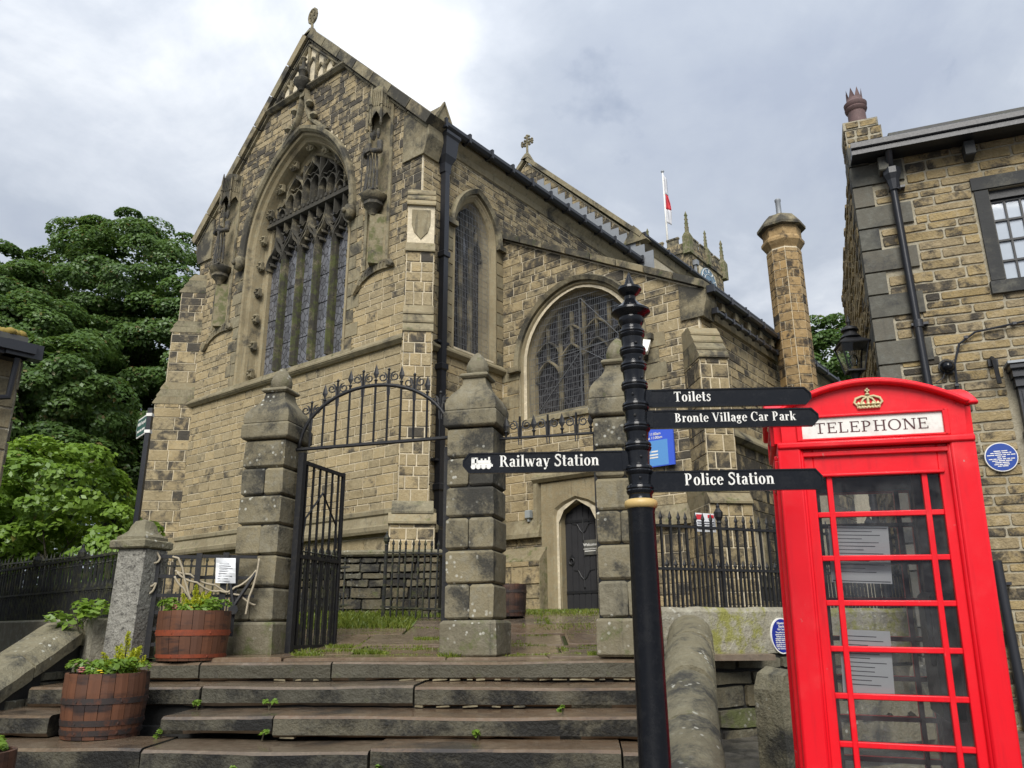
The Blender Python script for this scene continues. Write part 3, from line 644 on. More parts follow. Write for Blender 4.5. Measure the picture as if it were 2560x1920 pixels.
ST.build(ch, M['ashlar'], root=ch)
# ---- string courses, plinths, cornices
m = MB((.22, .5, .12))
def string(fr, a0, a1, z, p=.13, h=.2, tint=(.24, .6, .22)): ext(m, fr, [(-.02, z-.02), (p*.5, z-.02), (p, z+.05), (p, z+.09), (0.02, z+h), (-.02, z+h)], a0, a1, tint)
string(FF, XL-.1, .05, 6.93, .14, .2); string(FS, -.05, 2.59, 6.80, .13, .2)
for fr, a0, a1 in ((FF, XL-.1, .1), (FS, -.1, 2.59)):
    ext(m, fr, [(-.02, 3.28), (.15, 3.28), (.17, 3.33), (.17, 3.40), (.13, 3.43), (.07, 3.6), (.10, 3.63), (.10, 3.70), (.02, 3.74), (-.02, 3.74)], a0, a1, (.2, .6, .3))
for a0, a1 in ((-.02, 1.0), (2.62, 4.65)): ext(m, FC, [(-.02, 3.30), (.15, 3.30), (.15, 3.38), (.04, 3.66), (-.02, 3.66)], a0, a1, (.25, .6, .32))
string(FA, 2.5, 11, 4.86, .16, .26, (.3, .6, .3))
ext(m, FS, [(-.02, 11.32), (.04, 11.36), (.06, 11.5), (.16, 11.62), (.16, 11.72), (-.02, 11.72)], .05, 8.65, (.25, .3, 0))
ext(m, FA, [(-.02, 7.06), (.05, 7.1), (.05, 7.28), (.12, 7.36), (.12, 7.46), (-.02, 7.46)], 2.6, 12, (.2, .3, .02))
ext(m, lambda a, b, d: (.2+d, a, b), [(-.04, 12.2), (.0, 12.25), (.05, 12.45), (.05, 12.53), (-.04, 12.53)], 8.75, 25, (.25, .3, 0))
m.obj('string_course', M['dressed'], ch)
# label mould round the door
m = MB((.2, .55, .25)); pth = [(.0, 3.42), (.90, 3.42), (.90, 4.38), (2.66, 4.38), (2.66, 3.42)]
for (a0, b0), (a1, b1) in zip(pth[1:], pth[2:]):
    if b0 == b1: ext(m, FC, [(-.02, b0-.02), (.10, b0-.02), (.16, b0+.04), (.16, b0+.09), (.02, b0+.2), (-.02, b0+.2)], a0-.06, a1+.06)
    else: m.prism([(a0-.07, min(b0, b1)-.12), (a0+.07, min(b0, b1)-.12), (a0+.07, max(b0, b1)), (a0-.07, max(b0, b1))], FC, -.02, .12, inset=.03)
m.obj('label_mould', M['dressed'], ch)
# dressed door surround with Tudor arch
m = MB((.10, .1, 0))
do = [(-.42, 1.8), (-.42, 3.62), (-.39, 3.73), (-.24, 3.83), (0, 3.92), (.24, 3.83), (.39, 3.73), (.42, 3.62), (.42, 1.8)]; DX = 1.80
def scl(poly, k, kz): return [(DX+a*k, 1.8+(b-1.8)*kz) for a, b in poly]
o0 = [(DX-.80, 1.8), (DX-.80, 4.3), (DX-.80, 4.34), (DX-.5, 4.34), (DX, 4.34), (DX+.5, 4.34), (DX+.80, 4.34), (DX+.80, 4.3), (DX+.80, 1.8)]
o1 = scl(do, 1.24, 1.05); o2 = scl(do, 1.0, 1.0)
m.strip([FC(a, b, -.02) for a, b in o0], [FC(a, b, .05) for a, b in o0]); m.strip([FC(a, b, .05) for a, b in o0], [FC(a, b, .05) for a, b in o1])
m.strip([FC(a, b, .05) for a, b in o1], [FC(a, b, -.06) for a, b in o2]); m.strip([FC(a, b, -.06) for a, b in o2], [FC(a, b, -.25) for a, b in o2])
m.obj('door_surround', M['dressed'], ch)
# low offset blocks flanking the door
S2 = Stones()
m = MB((.3, .5, .3)); m.add([FC(a, b, d) for a in (.0, 1.12) for b, d in ((1.7, 0), (1.7, .30), (2.85, .30), (3.12, .04), (3.12, 0))], [(0, 1, 2, 3, 4), (9, 8, 7, 6, 5)]+[(i, (i+1) % 5, 5+(i+1) % 5, 5+i) for i in range(5)], (.25, .5, .42))
m.obj('plinth_block', M['dressed'], ch)
S2.lay(lambda a, b, d: FC(a, b, .30+d), .0, 1.12, 1.8, 2.84, .26, (.25, .45), lambda a, b, g: (.3+g.uniform(-.1, .15), g.random(), .12), rng); S2.build(ch, M['ashlar'], 'stone', 30, root=ch)
# door
dr = MB((.5, .5, 0)); dr.prism([(DX+a, b) for a, b in do], FC, -.28, -.22); dr = dr.obj('door', M['oak'], ch); tag(dr, label='black plank door with strap hinges under a Tudor arch')
for i in range(6):
    x0 = DX-.40+i*.134; top = 3.9-abs(x0+.067-DX)**1.6*1.0; q = MB((.5, rng.random(), 0)); q.prism([(x0+.005, 1.84), (x0+.128, 1.84), (x0+.128, top), (x0+.005, top)], FC, -.22, -.205, inset=.006); q.obj('plank', M['oak'], dr)
def fleur(cz, up):
    q = MB(); s = 1 if up else -1
    q.tube([FC(DX, cz-s*.02, -.20), FC(DX, cz+s*.42, -.20)], [.02, .008], 5)
    for t_ in (-1, 1): q.tube([FC(DX, cz+s*.12, -.2), FC(DX+t_*.06, cz+s*.17, -.2), FC(DX+t_*.13, cz+s*.29, -.2), FC(DX+t_*.24, cz+s*.30, -.2)], [.016, .013, .011, .006], 5)
    q.obj('hinge_ornament', M['iron'], dr)
fleur(2.35, True); fleur(3.22, True)
for z_ in (2.22, 3.55):
    q = MB(); q.prism([(DX-.41, z_), (DX+.41, z_), (DX+.41, z_+.05), (DX-.41, z_+.05)], FC, -.21, -.195); q.obj('strap_hinge', M['iron'], dr)
q = MB(); q.tube([FC(DX-.27+.055*math.cos(a), 2.82+.06*math.sin(a), -.18) for a in np.linspace(0, 2*math.pi, 13)[:-1]], .011, 5, closed=True); q.prism([(DX-.27, 2.83), (DX-.215, 2.89), (DX-.27, 2.96), (DX-.325, 2.89)], FC, -.21, -.195); q.obj('ring_handle', M['iron'], dr)
# ---- gable coping, kneelers, band
m = MB((.5, .7, .1))
for s in (1, -1):
    e0 = (CX+s*4.30, gz(CX+4.30*s)); e1 = (CX, gz(CX)); m.prism([e0, e1, (e1[0], e1[1]+.30), (e0[0], e0[1]+.30)], FF, -.46, .10)
m.obj('coping_bed', M['dressed'], ch)
for s in (1, -1):
    e0 = (CX+s*4.32, gz(CX+4.32*s)); e1 = (CX, gz(CX)); n = 7
    for i in range(n):
        p = [e0[j]+(e1[j]-e0[j])*i/n for j in (0, 1)]; q = [e0[j]+(e1[j]-e0[j])*(i+1)/n for j in (0, 1)]
        dx, dz = q[0]-p[0], q[1]-p[1]; l = math.hypot(dx, dz); ux, uz = dx/l, dz/l; nx, nz = (-uz, ux) if ux*1 > 0 else (uz, -ux)
        if nz < 0: nx, nz = -nx, -nz
        g = .002; m = MB((.45, .7, .16)); P = [p[0]+ux*g, p[1]+uz*g]; Q = [q[0]-ux*g, q[1]-uz*g]
        m.prism([(P[0], P[1]), (Q[0], Q[1]), (Q[0]+nx*.24, Q[1]+nz*.24), (P[0]+nx*.24, P[1]+nz*.24)], FF, -.5, .16, (.46+rng.uniform(-.08, .1), rng.random(), .18), inset=.012)
        m.prism([(P[0]-nx*.08, P[1]-nz*.08), (Q[0]-nx*.08, Q[1]-nz*.08), (Q[0], Q[1]), (P[0], P[1])], FF, -.05, .08, inset=.02); m.obj('coping_stone', M['dressed'], ch)
    # kneeler block under the coping foot
    x = CX+s*4.125; m = MB(); m.prism([(x-.55*s, 10.95), (x+.06*s, 10.95), (x+.2*s, 11.35), (x+.2*s, 11.66), (x-.2*s, 12.0), (x-.55*s, 12.1)], FF, -.4, .06, (.5, .6, .05)); m.obj('kneeler', M['dressed'], ch)
m = MB(); string(FF, CX-1.55, CX+1.55, 14.40, .16, .2, (.5, .6, .1)); m.obj('gable_band', M['dressed'], ch)
# springer gablets at the eaves
for x, y, z in ((.12, .25, 11.75),):
    g = MB((.45, .6, .3)); g.add([(x-.4, y-.22, z), (x+.2, y-.22, z), (x-.4, y+.22, z), (x+.2, y+.22, z), (x-.4, y, z+.42), (x+.2, y, z+.42)], [(0, 1, 5, 4), (2, 3, 5, 4), (1, 3, 5), (0, 2, 4), (0, 1, 3, 2)])
    g.tube([(x+.2, y-.25, z-.02), (x+.2, y, z+.45), (x+.2, y+.25, z-.02)], .04, 4); g.obj('springer_gablet', M['dressed'], ch)
g = MB((.45, .6, .35)); g.add([(a, 8.6+.3*j, z) for j in (0, 1) for a, z in ((-.3, 12.35), (.5, 12.35), (.1, 12.9))], [(0, 1, 2), (5, 4, 3), (0, 1, 4, 3), (1, 2, 5, 4), (2, 0, 3, 5)]); g.obj('springer_gablet', M['dressed'], ch)
# blind tracery in the top of the gable
m = MB((.5, .6, .18))
tri = lambda z: (15.72-z)/1.03
for i in range(-4, 5):
    x = i*.33; zt = 15.72-abs(x)*1.03
    if zt > 14.75: bar2(m, FF, [(CX+x, 14.58), (CX+x, min(zt, 15.9))], .075, .0, .07)
for i in range(-4, 4):
    xc = (i+.5)*.33; z0 = max(14.7, 15.42-abs(xc)*1.0-.2)
    for s in (1, -1): bar2(m, FF, [(CX+xc+s*.165, z0), (CX+xc+s*.13, z0+.14), (CX+xc, z0+.30)], .06, 0, .06)
for s in (1, -1): bar2(m, FF, [(CX+s*1.25, 14.6), (CX, 15.8)], .08, 0, .08)
m.obj('blind_tracery', M['dressed'], ch)
# ---- roofs, nave gable coping
m = MB()
m.add([(CX, .3, 16.1), (CX, 8.7, 16.1), (.2, 8.7, 11.78), (.2, .3, 11.78), (XL-.2, .3, 11.78), (XL-.2, 8.7, 11.78)], [(0, 1, 2, 3), (0, 4, 5, 1)])
m.add([(NX, 9.0, NZ+.02), (NX, 26, NZ+.02), (.30, 26, 12.58), (.30, 9.0, 12.58), (NX-4.2, 9.0, 12.6), (NX-4.2, 26, 12.6)], [(0, 1, 2, 3), (0, 4, 5, 1)])
m.add([(-.02, 2.7, 10.15), (-.02, 25, 10.15), (4.82, 25, 7.56), (4.82, 2.7, 7.56)], [(0, 1, 2, 3)])
m.obj('roof', M['slate'], ch)
m = MB((.40, .6, .2))
for (x0, z0), (x1, z1) in (((.30, 12.44), (NX, NZ+.02)), ((NX, NZ+.02), (NX-4.2, 12.5))):
    l = math.hypot(x1-x0, z1-z0); nx, nz = abs(z1-z0)/l*(1 if x0 > NX else -1), abs(x1-x0)/l
    m.prism([(x0, z0), (x1, z1), (x1+nx*.16, z1+nz*.16+.02), (x0+nx*.16, z0+nz*.16)], FN, -.35, .12, inset=.02)
m.obj('nave_coping', M['dressed'], ch)
m = MB((.5, .5, .25))      # chapel lean-to coping
n = 8
for i in range(n):
    x0, x1 = -.02+4.8*i/n+.001, -.02+4.8*(i+1)/n-.001
    m.prism([(x0, ct(x0)), (x1, ct(x1)), (x1, ct(x1)+.17), (x0, ct(x0)+.17)], FC, -.35, .12, (.5+rng.uniform(-.1, .1), rng.random(), .3), inset=.012); m.obj('coping_stone', M['dressed'], ch); m = MB()
m.prism([(4.25, 7.0), (4.7, 7.0), (4.78, 7.3), (4.78, 7.5), (4.25, 7.7)], FC, -.4, .05, (.55, .6, .05)); m.obj('kneeler', M['dressed'], ch)
# stepped lead flashing where the chancel roof meets the nave gable
for i in range(15):
    m = MB()
    x0 = -3.4+i*.27; zr = 16.1-(abs(x0-CX))*1.0 if x0 > CX else 16; zr = 16.1-(x0-CX)*1.0; m.prism([(x0, zr-.5), (x0+.27, zr-.5), (x0+.27, zr+.36), (x0, zr+.36)], FN, .0, .035); m.obj('lead_flashing', M['lead'], ch)
# ================================================================== church windows and carving
def cross_finial(x, y, z, kind, name, s=1.0):
    m = MB((.3, .6, .35))
    m.add([(x-.25*s, y-.3*s, z-.12), (x+.25*s, y-.3*s, z-.12), (x-.25*s, y+.3*s, z-.12), (x+.25*s, y+.3*s, z-.12), (x-.1*s, y-.1*s, z+.22*s), (x+.1*s, y-.1*s, z+.22*s), (x-.1*s, y+.1*s, z+.22*s), (x+.1*s, y+.1*s, z+.22*s)], [(0, 1, 5, 4), (2, 3, 7, 6), (0, 2, 6, 4), (1, 3, 7, 5), (4, 5, 7, 6)])
    m.tube([(x, y, z+.15*s), (x, y, z+.55*s)], [.085*s, .06*s], 8)
    F = lambda a, b, d: (x+a, y-d, z+b)
    if kind == 'wheel':
        c = .98*s; m.tube([F(.30*s*math.cos(a), c+.42*s*math.sin(a), 0) for a in np.linspace(0, 2*math.pi, 25)[:-1]], .07*s, 6, closed=True)
        for k in range(4):
            a = k*math.pi/4+.39*0; m.tube([F(.29*s*math.cos(a), c+.41*s*math.sin(a), 0), F(-.29*s*math.cos(a), c-.41*s*math.sin(a), 0)], .05*s, 6)
        for k in range(10):
            a = k*math.pi/5; m.lathe([(.01, -.06*s), (.065*s, 0), (.01, .06*s)], 6, F(.33*s*math.cos(a), c+.46*s*math.sin(a), 0))
    else:
        c = .95*s; m.tube([F(0, .5*s, 0), F(0, 1.42*s, 0)], .07*s, 6); m.tube([F(-.34*s, c, 0), F(.34*s, c, 0)], .07*s, 6)
        for a, b in ((-.36, c/s), (.36, c/s), (0, 1.40), (-.16, c/s+.16), (.16, c/s+.16), (-.16, c/s-.16), (.16, c/s-.16), (-.34, c/s+.12), (.34, c/s+.12), (-.34, c/s-.12), (.34, c/s-.12), (.13, 1.32), (-.13, 1.32)):
            m.lathe([(.02*s, -.09*s), (.09*s, 0), (.02*s, .09*s)], 6, F(a*s, b*s, 0))
    return m.obj(name, M['dressed'], ch)
cross_finial(CX, -.02, 16.22, 'wheel', 'wheel_cross', .5)
cross_finial(NX, 8.75, 16.85, 'cross', 'cross_finial', .6)
# ---- great gable window
W1c = (CX, 2.12, 10.5, 2.9)
gl = MB((.3, .5, 0)); gp = arch_d(*W1c, .55, 7.3, 14); gl.prism(gp, FF, -.62, -.50); win = gl.obj('window', M['leaded'], ch); tag(win, label='tall five-light traceried window of leaded glass')
m = MB((.22, .2, .02)); ring(m, FF, *W1c, 7.02, [(.14, -.01), (.14, .03), (.18, .05), (.22, .02), (.25, -.06), (.29, -.10), (.31, -.07), (.34, -.10), (.36, -.16), (.40, -.34), (.46, -.40), (.50, -.42), (.50, -.36), (.55, -.40), (.56, -.52)]); m.obj('window_reveal', M['dressed'], win, True, 50)
m = MB((.50, .7, .2)); ring(m, FF, *W1c, 10.35, [(.16, -.01), (.15, .10), (.10, .15), (.02, .16), (0, .12), (.0, -.01)])
m.obj('hood_mould', M['dressed'], win, True, 60)
# ogee rising from the hood to the finial
m = MB((.48, .7, .25)); ZH = 13.42
for s in (1, -1): bar2(m, FF, [(CX+s*.95, 12.88), (CX+s*.62, 13.18), (CX+s*.36, 13.42), (CX+s*.19, 13.72), (CX+s*.10, 14.1), (CX+s*.06, 14.45)], .13, 0, .14)
for s in (1, -1):
    for q in ((.42, 13.42), (.22, 13.86)):
        m.lathe([(.02, -.10), (.11, -.02), (.07, .06), (.02, .1)], 7, FF(CX+s*q[0]+s*.07, q[1]+.05, .12))
m.prism([(CX-.09, 14.2), (CX+.09, 14.2), (CX+.09, 14.75), (CX-.09, 14.75)], FF, 0, .16)
m.lathe([(.07, 0), (.11, .08), (.20, .18), (.22, .28), (.16, .34), (.09, .36), (.085, .5), (.13, .56), (.10, .64), (.05, .70), (.045, .9), (.08, .95), (.02, 1.03)], 8, FF(CX, 14.35, .18), (.6, .6, .25))
m.obj('ogee_finial', M['dressed'], win, True, 40)
for s in (1, -1):   # carved head stops
    q = MB((.5, .6, .2)); q.lathe([(.03, -.2), (.11, -.14), (.15, -.02), (.13, .1), (.09, .16)], 8, FF(CX+s*2.05, 10.3, .14)); q.lathe([(.02, -.06), (.06, 0), (.02, .07)], 6, FF(CX+s*2.05, 10.27, .30)); q.obj('carved_stop', M['dressed'], win, True)
# square flower bosses in the hollow
bo = MB((.45, .6, .1)); 
bo.box(-.10, .10, -.05, .05, -.10, .10, bev=.03)
for a, b in ((-.05, .05), (.05, .05), (-.05, -.05), (.05, -.05), (0, 0)): bo.lathe([(.005, -.035), (.045, 0), (.005, .035)], 6, (a, -.07, b))
bo = bo.obj('carved_boss', M['dressed'], win)
path = arch_d(*W1c, .375, 7.1, 30); seg = [0]
for p, q in zip(path, path[1:]): seg.append(seg[-1]+math.hypot(q[0]-p[0], q[1]-p[1]))
nb = 19
for i in range(nb):
    t_ = (i+.5)/nb*seg[-1]; j = max(k for k in range(len(seg)) if seg[k] <= t_); j = min(j, len(path)-2); u_ = (t_-seg[j])/(seg[j+1]-seg[j])
    a = path[j][0]+(path[j+1][0]-path[j][0])*u_; b = path[j][1]+(path[j+1][1]-path[j][1])*u_
    o = bo if i == 0 else bo.copy()
    if i: COL.objects.link(o)
    o.location = FF(a, b, -.24); o.rotation_euler = (0, rng.uniform(-.1, .1), 0); o.scale = (1.3, .9, 1.3)
# sloping sill
m = MB((.25, .6, .34)); m.add([FF(a, b, d) for a in (CX-2.3, CX+2.3) for b, d in ((6.95, -.02), (6.95, .12), (7.12, .1), (7.42, -.5), (7.42, -.6), (6.9, -.6))], [(0, 1, 2, 3, 4, 5), (11, 10, 9, 8, 7, 6)]+[(i, (i+1) % 6, 6+(i+1) % 6, 6+i) for i in range(6)]); m.obj('sill', M['dressed'], win)
# mullions and tracery
HW = 1.57; LW = 2*HW/5; inside = hole_arch(CX, HW, 10.5, math.sqrt((3.22-.55+.0)**2-(3.22-2.12)**2) if False else 2.28, 7.3)
d0, d1 = -.50, -.30
for i in range(1, 5):
    x = CX-HW+i*LW; q = MB((.70, .6, .50)); bar2(q, FF, [(x, 7.4), (x, 8.5), (x, 9.6), (x, 10.35)], .088, d0, d1); q.obj('mullion', M['dressed'], win)
def inside_ok(p):
    iv = inside(p[1]); return iv and iv[0]-.02 <= p[0] <= iv[1]+.02
def tb(m, pts, w_=.085, dd=d1):
    run = []
    for p in pts:
        if inside_ok(p): run.append(p)
        else:
            if len(run) > 1: bar2(m, FF, run, w_, d0, dd)
            run = []
    if len(run) > 1: bar2(m, FF, run, w_, d0, dd)
def curve(p0, p1, p2, n=7): return [((1-t)**2*p0[0]+2*t*(1-t)*p1[0]+t*t*p2[0], (1-t)**2*p0[1]+2*t*(1-t)*p1[1]+t*t*p2[1]) for t in np.linspace(0, 1, n)]
tr = MB((.74, .6, .05))
ZT = 11.32
for i in range(5):
    xa, xb = CX-HW+i*LW, CX-HW+(i+1)*LW; xc = (xa+xb)/2; zh = 10.25+(.0 if 0 < i < 4 else -.12)
    for s, x in ((1, xa), (-1, xb)):      # ogee light head
        tb(tr, curve((x, zh), (x, zh+.28), ((x+xc)/2+s*.02, zh+.38))+curve(((x+xc)/2+s*.02, zh+.38), (xc-s*.05, zh+.46), (xc, zh+.68))[1:])
        for t_, zz_ in ((.30, .22), (.62, .40)):    # cusps
            px, pz = x+s*LW*.5*t_*.7, zh+zz_; bar2(tr, FF, [(px-s*.04, pz), (px+s*.05, pz-.05), (px+s*.085, pz-.13)], .05, d0, d1-.03)
    tb(tr, [(xc, zh+.62), (xc, ZT)], .07)
    if 0 < i < 5:
        for s in (1, -1): tb(tr, curve((xa, zh+.1), (xa, zh+.35), (xa+s*LW*.25, zh+.5))+curve((xa+s*LW*.25, zh+.5), (xa+s*LW*.5, zh+.65), (xa+s*LW*.5, zh+.95))[1:], .07)
        tb(tr, [(xa, zh+.75), (xa, ZT)], .06)
        for s in (1, -1):
            bar2(tr, FF, [(xa+s*.13, zh+.42), (xa+s*.05, zh+.52), (xa, zh+.50)], .045, d0, d1-.04)
            bar2(tr, FF, [(xa+s*.16, zh+.78), (xa+s*.07, zh+.70), (xa, zh+.74)], .045, d0, d1-.04)
# upper tier: paired small lights under ogees
for i in range(6):
    x = CX-HW+i*LW; tb(tr, [(x, z) for z in np.linspace(ZT, 13.0, 18)], .085)
for i in range(5):
    xa, xb = CX-HW+i*LW, CX-HW+(i+1)*LW; xc = (xa+xb)/2; zc = 11.85 if 0 < i < 4 else 11.55; zc = 12.05 if i == 2 else zc
    tb(tr, [(xc, z) for z in np.linspace(ZT, zc+.1, 6)], .06)
    for s, x in ((1, xa), (-1, xb)):
        for u0, u1 in ((x, (x+xc)/2), (xc, (x+xc)/2)): tb(tr, curve((u0, zc-.12), (u0, zc+.06), (u1, zc+.14)), .05)
        tb(tr, curve((x, zc+.05), (x, zc+.3), (x+s*LW*.28, zc+.42))+curve((x+s*LW*.28, zc+.42), (xc, zc+.5), (xc, zc+.72))[1:], .075)
        bar2(tr, FF, [(x+s*.1, zc+.3), (xc-s*.08, zc+.22), (xc, zc+.26)], .045, d0, d1-.04)
tr.obj('tracery', M['dressed'], win)
q = MB((.75, .5, .04)); bar2(q, FF, [(CX-1.62, ZT), (CX+1.62, ZT)], .15, d0, d1+.04, tip=.7)
for i in range(19): q.box(CX-1.5+i*.165, CX-1.43+i*.165, -d1-.06-.3+.3, -d1-.0-.3+.3, ZT+.06, ZT+.14)
q.obj('transom', M['dressed'], win)
# window guard bars across the lights
q = MB()
for z_ in np.arange(8.1, 10.2, .7): q.tube([FF(CX-HW, z_, -.492), FF(CX+HW, z_, -.492)], .006, 4)
q.obj('saddle_bars', M['iron'], win)
# blind stone panels between tracery bars
q = MB((.35, .3, .02)); gp2 = [(a, max(b, 10.98)) for a, b in arch_d(CX, 2.12, 10.5, 2.9, .54, 10.98, 14)]
# ---- chancel side window
def side_window(fr, cx, hw, zs, rise, zb, hood, name, label, lights, guard, stopz, tint=(.2, .3, .02), depth=.3, zsill=None):
    g = MB((.3, .5, 0)); g.prism(arch_d(cx, hw, zs, rise, .24, zb+.1, 12), fr, -depth-.12, -depth); w_ = g.obj('window', M['darkglass'], ch); tag(w_, label=label)
    m = MB(tint); ring(m, fr, cx, hw, zs, rise, zb, [(0, -.01), (0, .03), (.05, .04), (.08, .0), (.14, -.05), (.16, -.12), (.22, -.2), (.24, -depth)], 12); m.obj('window_reveal', M['dressed'], w_, True, 50)
    m = MB((.45, .7, .2)); ring(m, fr, cx, hw+.12, zs, rise+.13, stopz, [(.13, -.01), (.12, .10), (.03, .14), (0, .09), (0, -.01)], 12)
    for s in (1, -1): m.prism([(cx+s*(hw+.26), stopz-.08), (cx+s*(hw-.04), stopz-.08), (cx+s*(hw-.04), stopz+.03), (cx+s*(hw+.26), stopz+.03)], fr, 0, .14)
    m.obj('hood_mould', M['dressed'], w_, True, 50)
    m = MB((.28, .6, .3)); m.add([fr(a, b, d) for a in (cx-hw-.05, cx+hw+.05) for b, d in ((zb-.12, -.02), (zb-.12, .07), (zb-.02, .06), (zb+.16, -depth), (zb-.12, -depth))], [(0, 1, 2, 3, 4), (9, 8, 7, 6, 5)]+[(i, (i+1) % 5, 5+(i+1) % 5, 5+i) for i in range(5)]); m.obj('sill', M['dressed'], w_)
    h2 = hw-.24; ok = hole_arch(cx, h2, zs, arch_d(cx, hw, zs, rise, .24, zb, 2)[3][1]-zs, zb); t_ = MB((.58, .4, .05)); lw = 2*h2/lights
    def tb2(pts, ww=.06):
        run = []
        for p in pts+[None]:
            iv = ok(p[1]) if p else None
            if iv and iv[0] <= p[0] <= iv[1]: run.append(p)
            else:
                if len(run) > 1: bar2(t_, fr, run, ww, -depth, -depth+.09)
                run = []
    for i in range(1, lights): tb2([(cx-h2+i*lw, z) for z in np.linspace(zb+.1, zs+rise, 30)], .09)
    for i in range(lights):
        xa, xb = cx-h2+i*lw, cx-h2+(i+1)*lw; xc = (xa+xb)/2; z0 = zs-.1+(.25 if 0 < i < lights-1 else 0)
        for s, x in ((1, xa), (-1, xb)):
            tb2(curve((x, z0-.25), (x, z0), (xc, z0+.18))); tb2(curve((x, z0+.25), (x, z0+.45), (xc, z0+.6)))
        tb2([(xc, z) for z in np.linspace(z0+.18, z0+.9, 8)])
    t_.obj('tracery', M['dressed'], w_)
    if guard:
        gd = MB(); zt = zs+rise; x = cx-h2-.06
        k = math.ceil((2*h2+.12)/guard[0])
        for i in range(k+1):
            x = cx-h2-.06+i*guard[0]; rr = (rise*rise+hw*hw)/(2*hw); dx = abs(x-cx); c_ = rr-hw; top = zs+math.sqrt(max((rr-.16)**2-(dx+c_)**2, 0)) if dx < hw else zs
            gd.tube([fr(x, zb+.02, -depth+.22), fr(x, top, -depth+.22)], guard[2], 3)
        z = zb+.05
        while z < zt-.1:
            iv = hole_arch(cx, h2+.06, zs, rise-.15, zb)(z)
            if iv and iv[1]-iv[0] > .1: gd.tube([fr(iv[0], z, -depth+.225), fr(iv[1], z, -depth+.225)], guard[2]*1.5, 3)
            z += guard[1]
        gd.obj('wire_guard', M['wire'], w_)
    return w_
side_window(FS, 1.64, .72, 9.72, 1.04, 7.0, 0, 'w', 'narrow pointed three-light window behind wire mesh', 3, (.05, .15, .003), 9.75)
side_window(FC, 1.95, 1.46, 6.9, 1.54, 5.72, 0, 'w', 'wide pointed window behind pale wire mesh', 4, (.045, .14, .003), 6.86)
q = MB()
for p in (((.9, 5.85), (1.97, 6.95)), ((2.0, 7.0), (2.9, 6.4)), ((1.97, 5.8), (1.97, 8.1)), ((.85, 6.9), (3.0, 7.05)), ((2.0, 8.1), (3.05, 6.9))): q.tube([FC(*p[0], -.06), FC(*p[1], -.06)], .008, 4)
q.obj('guard_stay', M['wire'], ch)
# quoins of the side window jambs
S3 = Stones()
for fr, xs_, z0, z1 in ((FS, (.83, 2.43), 7.0, 9.7), (FC, (.36, 3.54), 5.72, 6.9)):
    for s, x in zip((-1, 1), xs_):
        z = z0; i = 0
        while z < z1:
            h_ = .3; w_ = .22+.14*(i % 2); x0, x1 = (x-w_, x+.1) if s < 0 else (x-.1, x+w_); S3.put([(x0, z+.006), (x1, z+.006), (x1, z+h_-.006), (x0, z+h_-.006)], fr, (.2+.2*rng.random(), rng.random(), .1), .026); z += h_; i += 1
for s in (1, -1):
    z = 7.1; i = 0
    while z < 10.4: S3.put([(CX+s*1.99, z+.006), (CX+s*(2.22+.16*(i % 2)), z+.006), (CX+s*(2.22+.16*(i % 2)), z+.30), (CX+s*1.99, z+.30)][::1 if s > 0 else -1], FF, (.3+.15*rng.random(), rng.random(), .04), .024); z += .31; i += 1
S3.build(ch, M['dressed'], 'quoin', 60, 'quoins', root=ch)
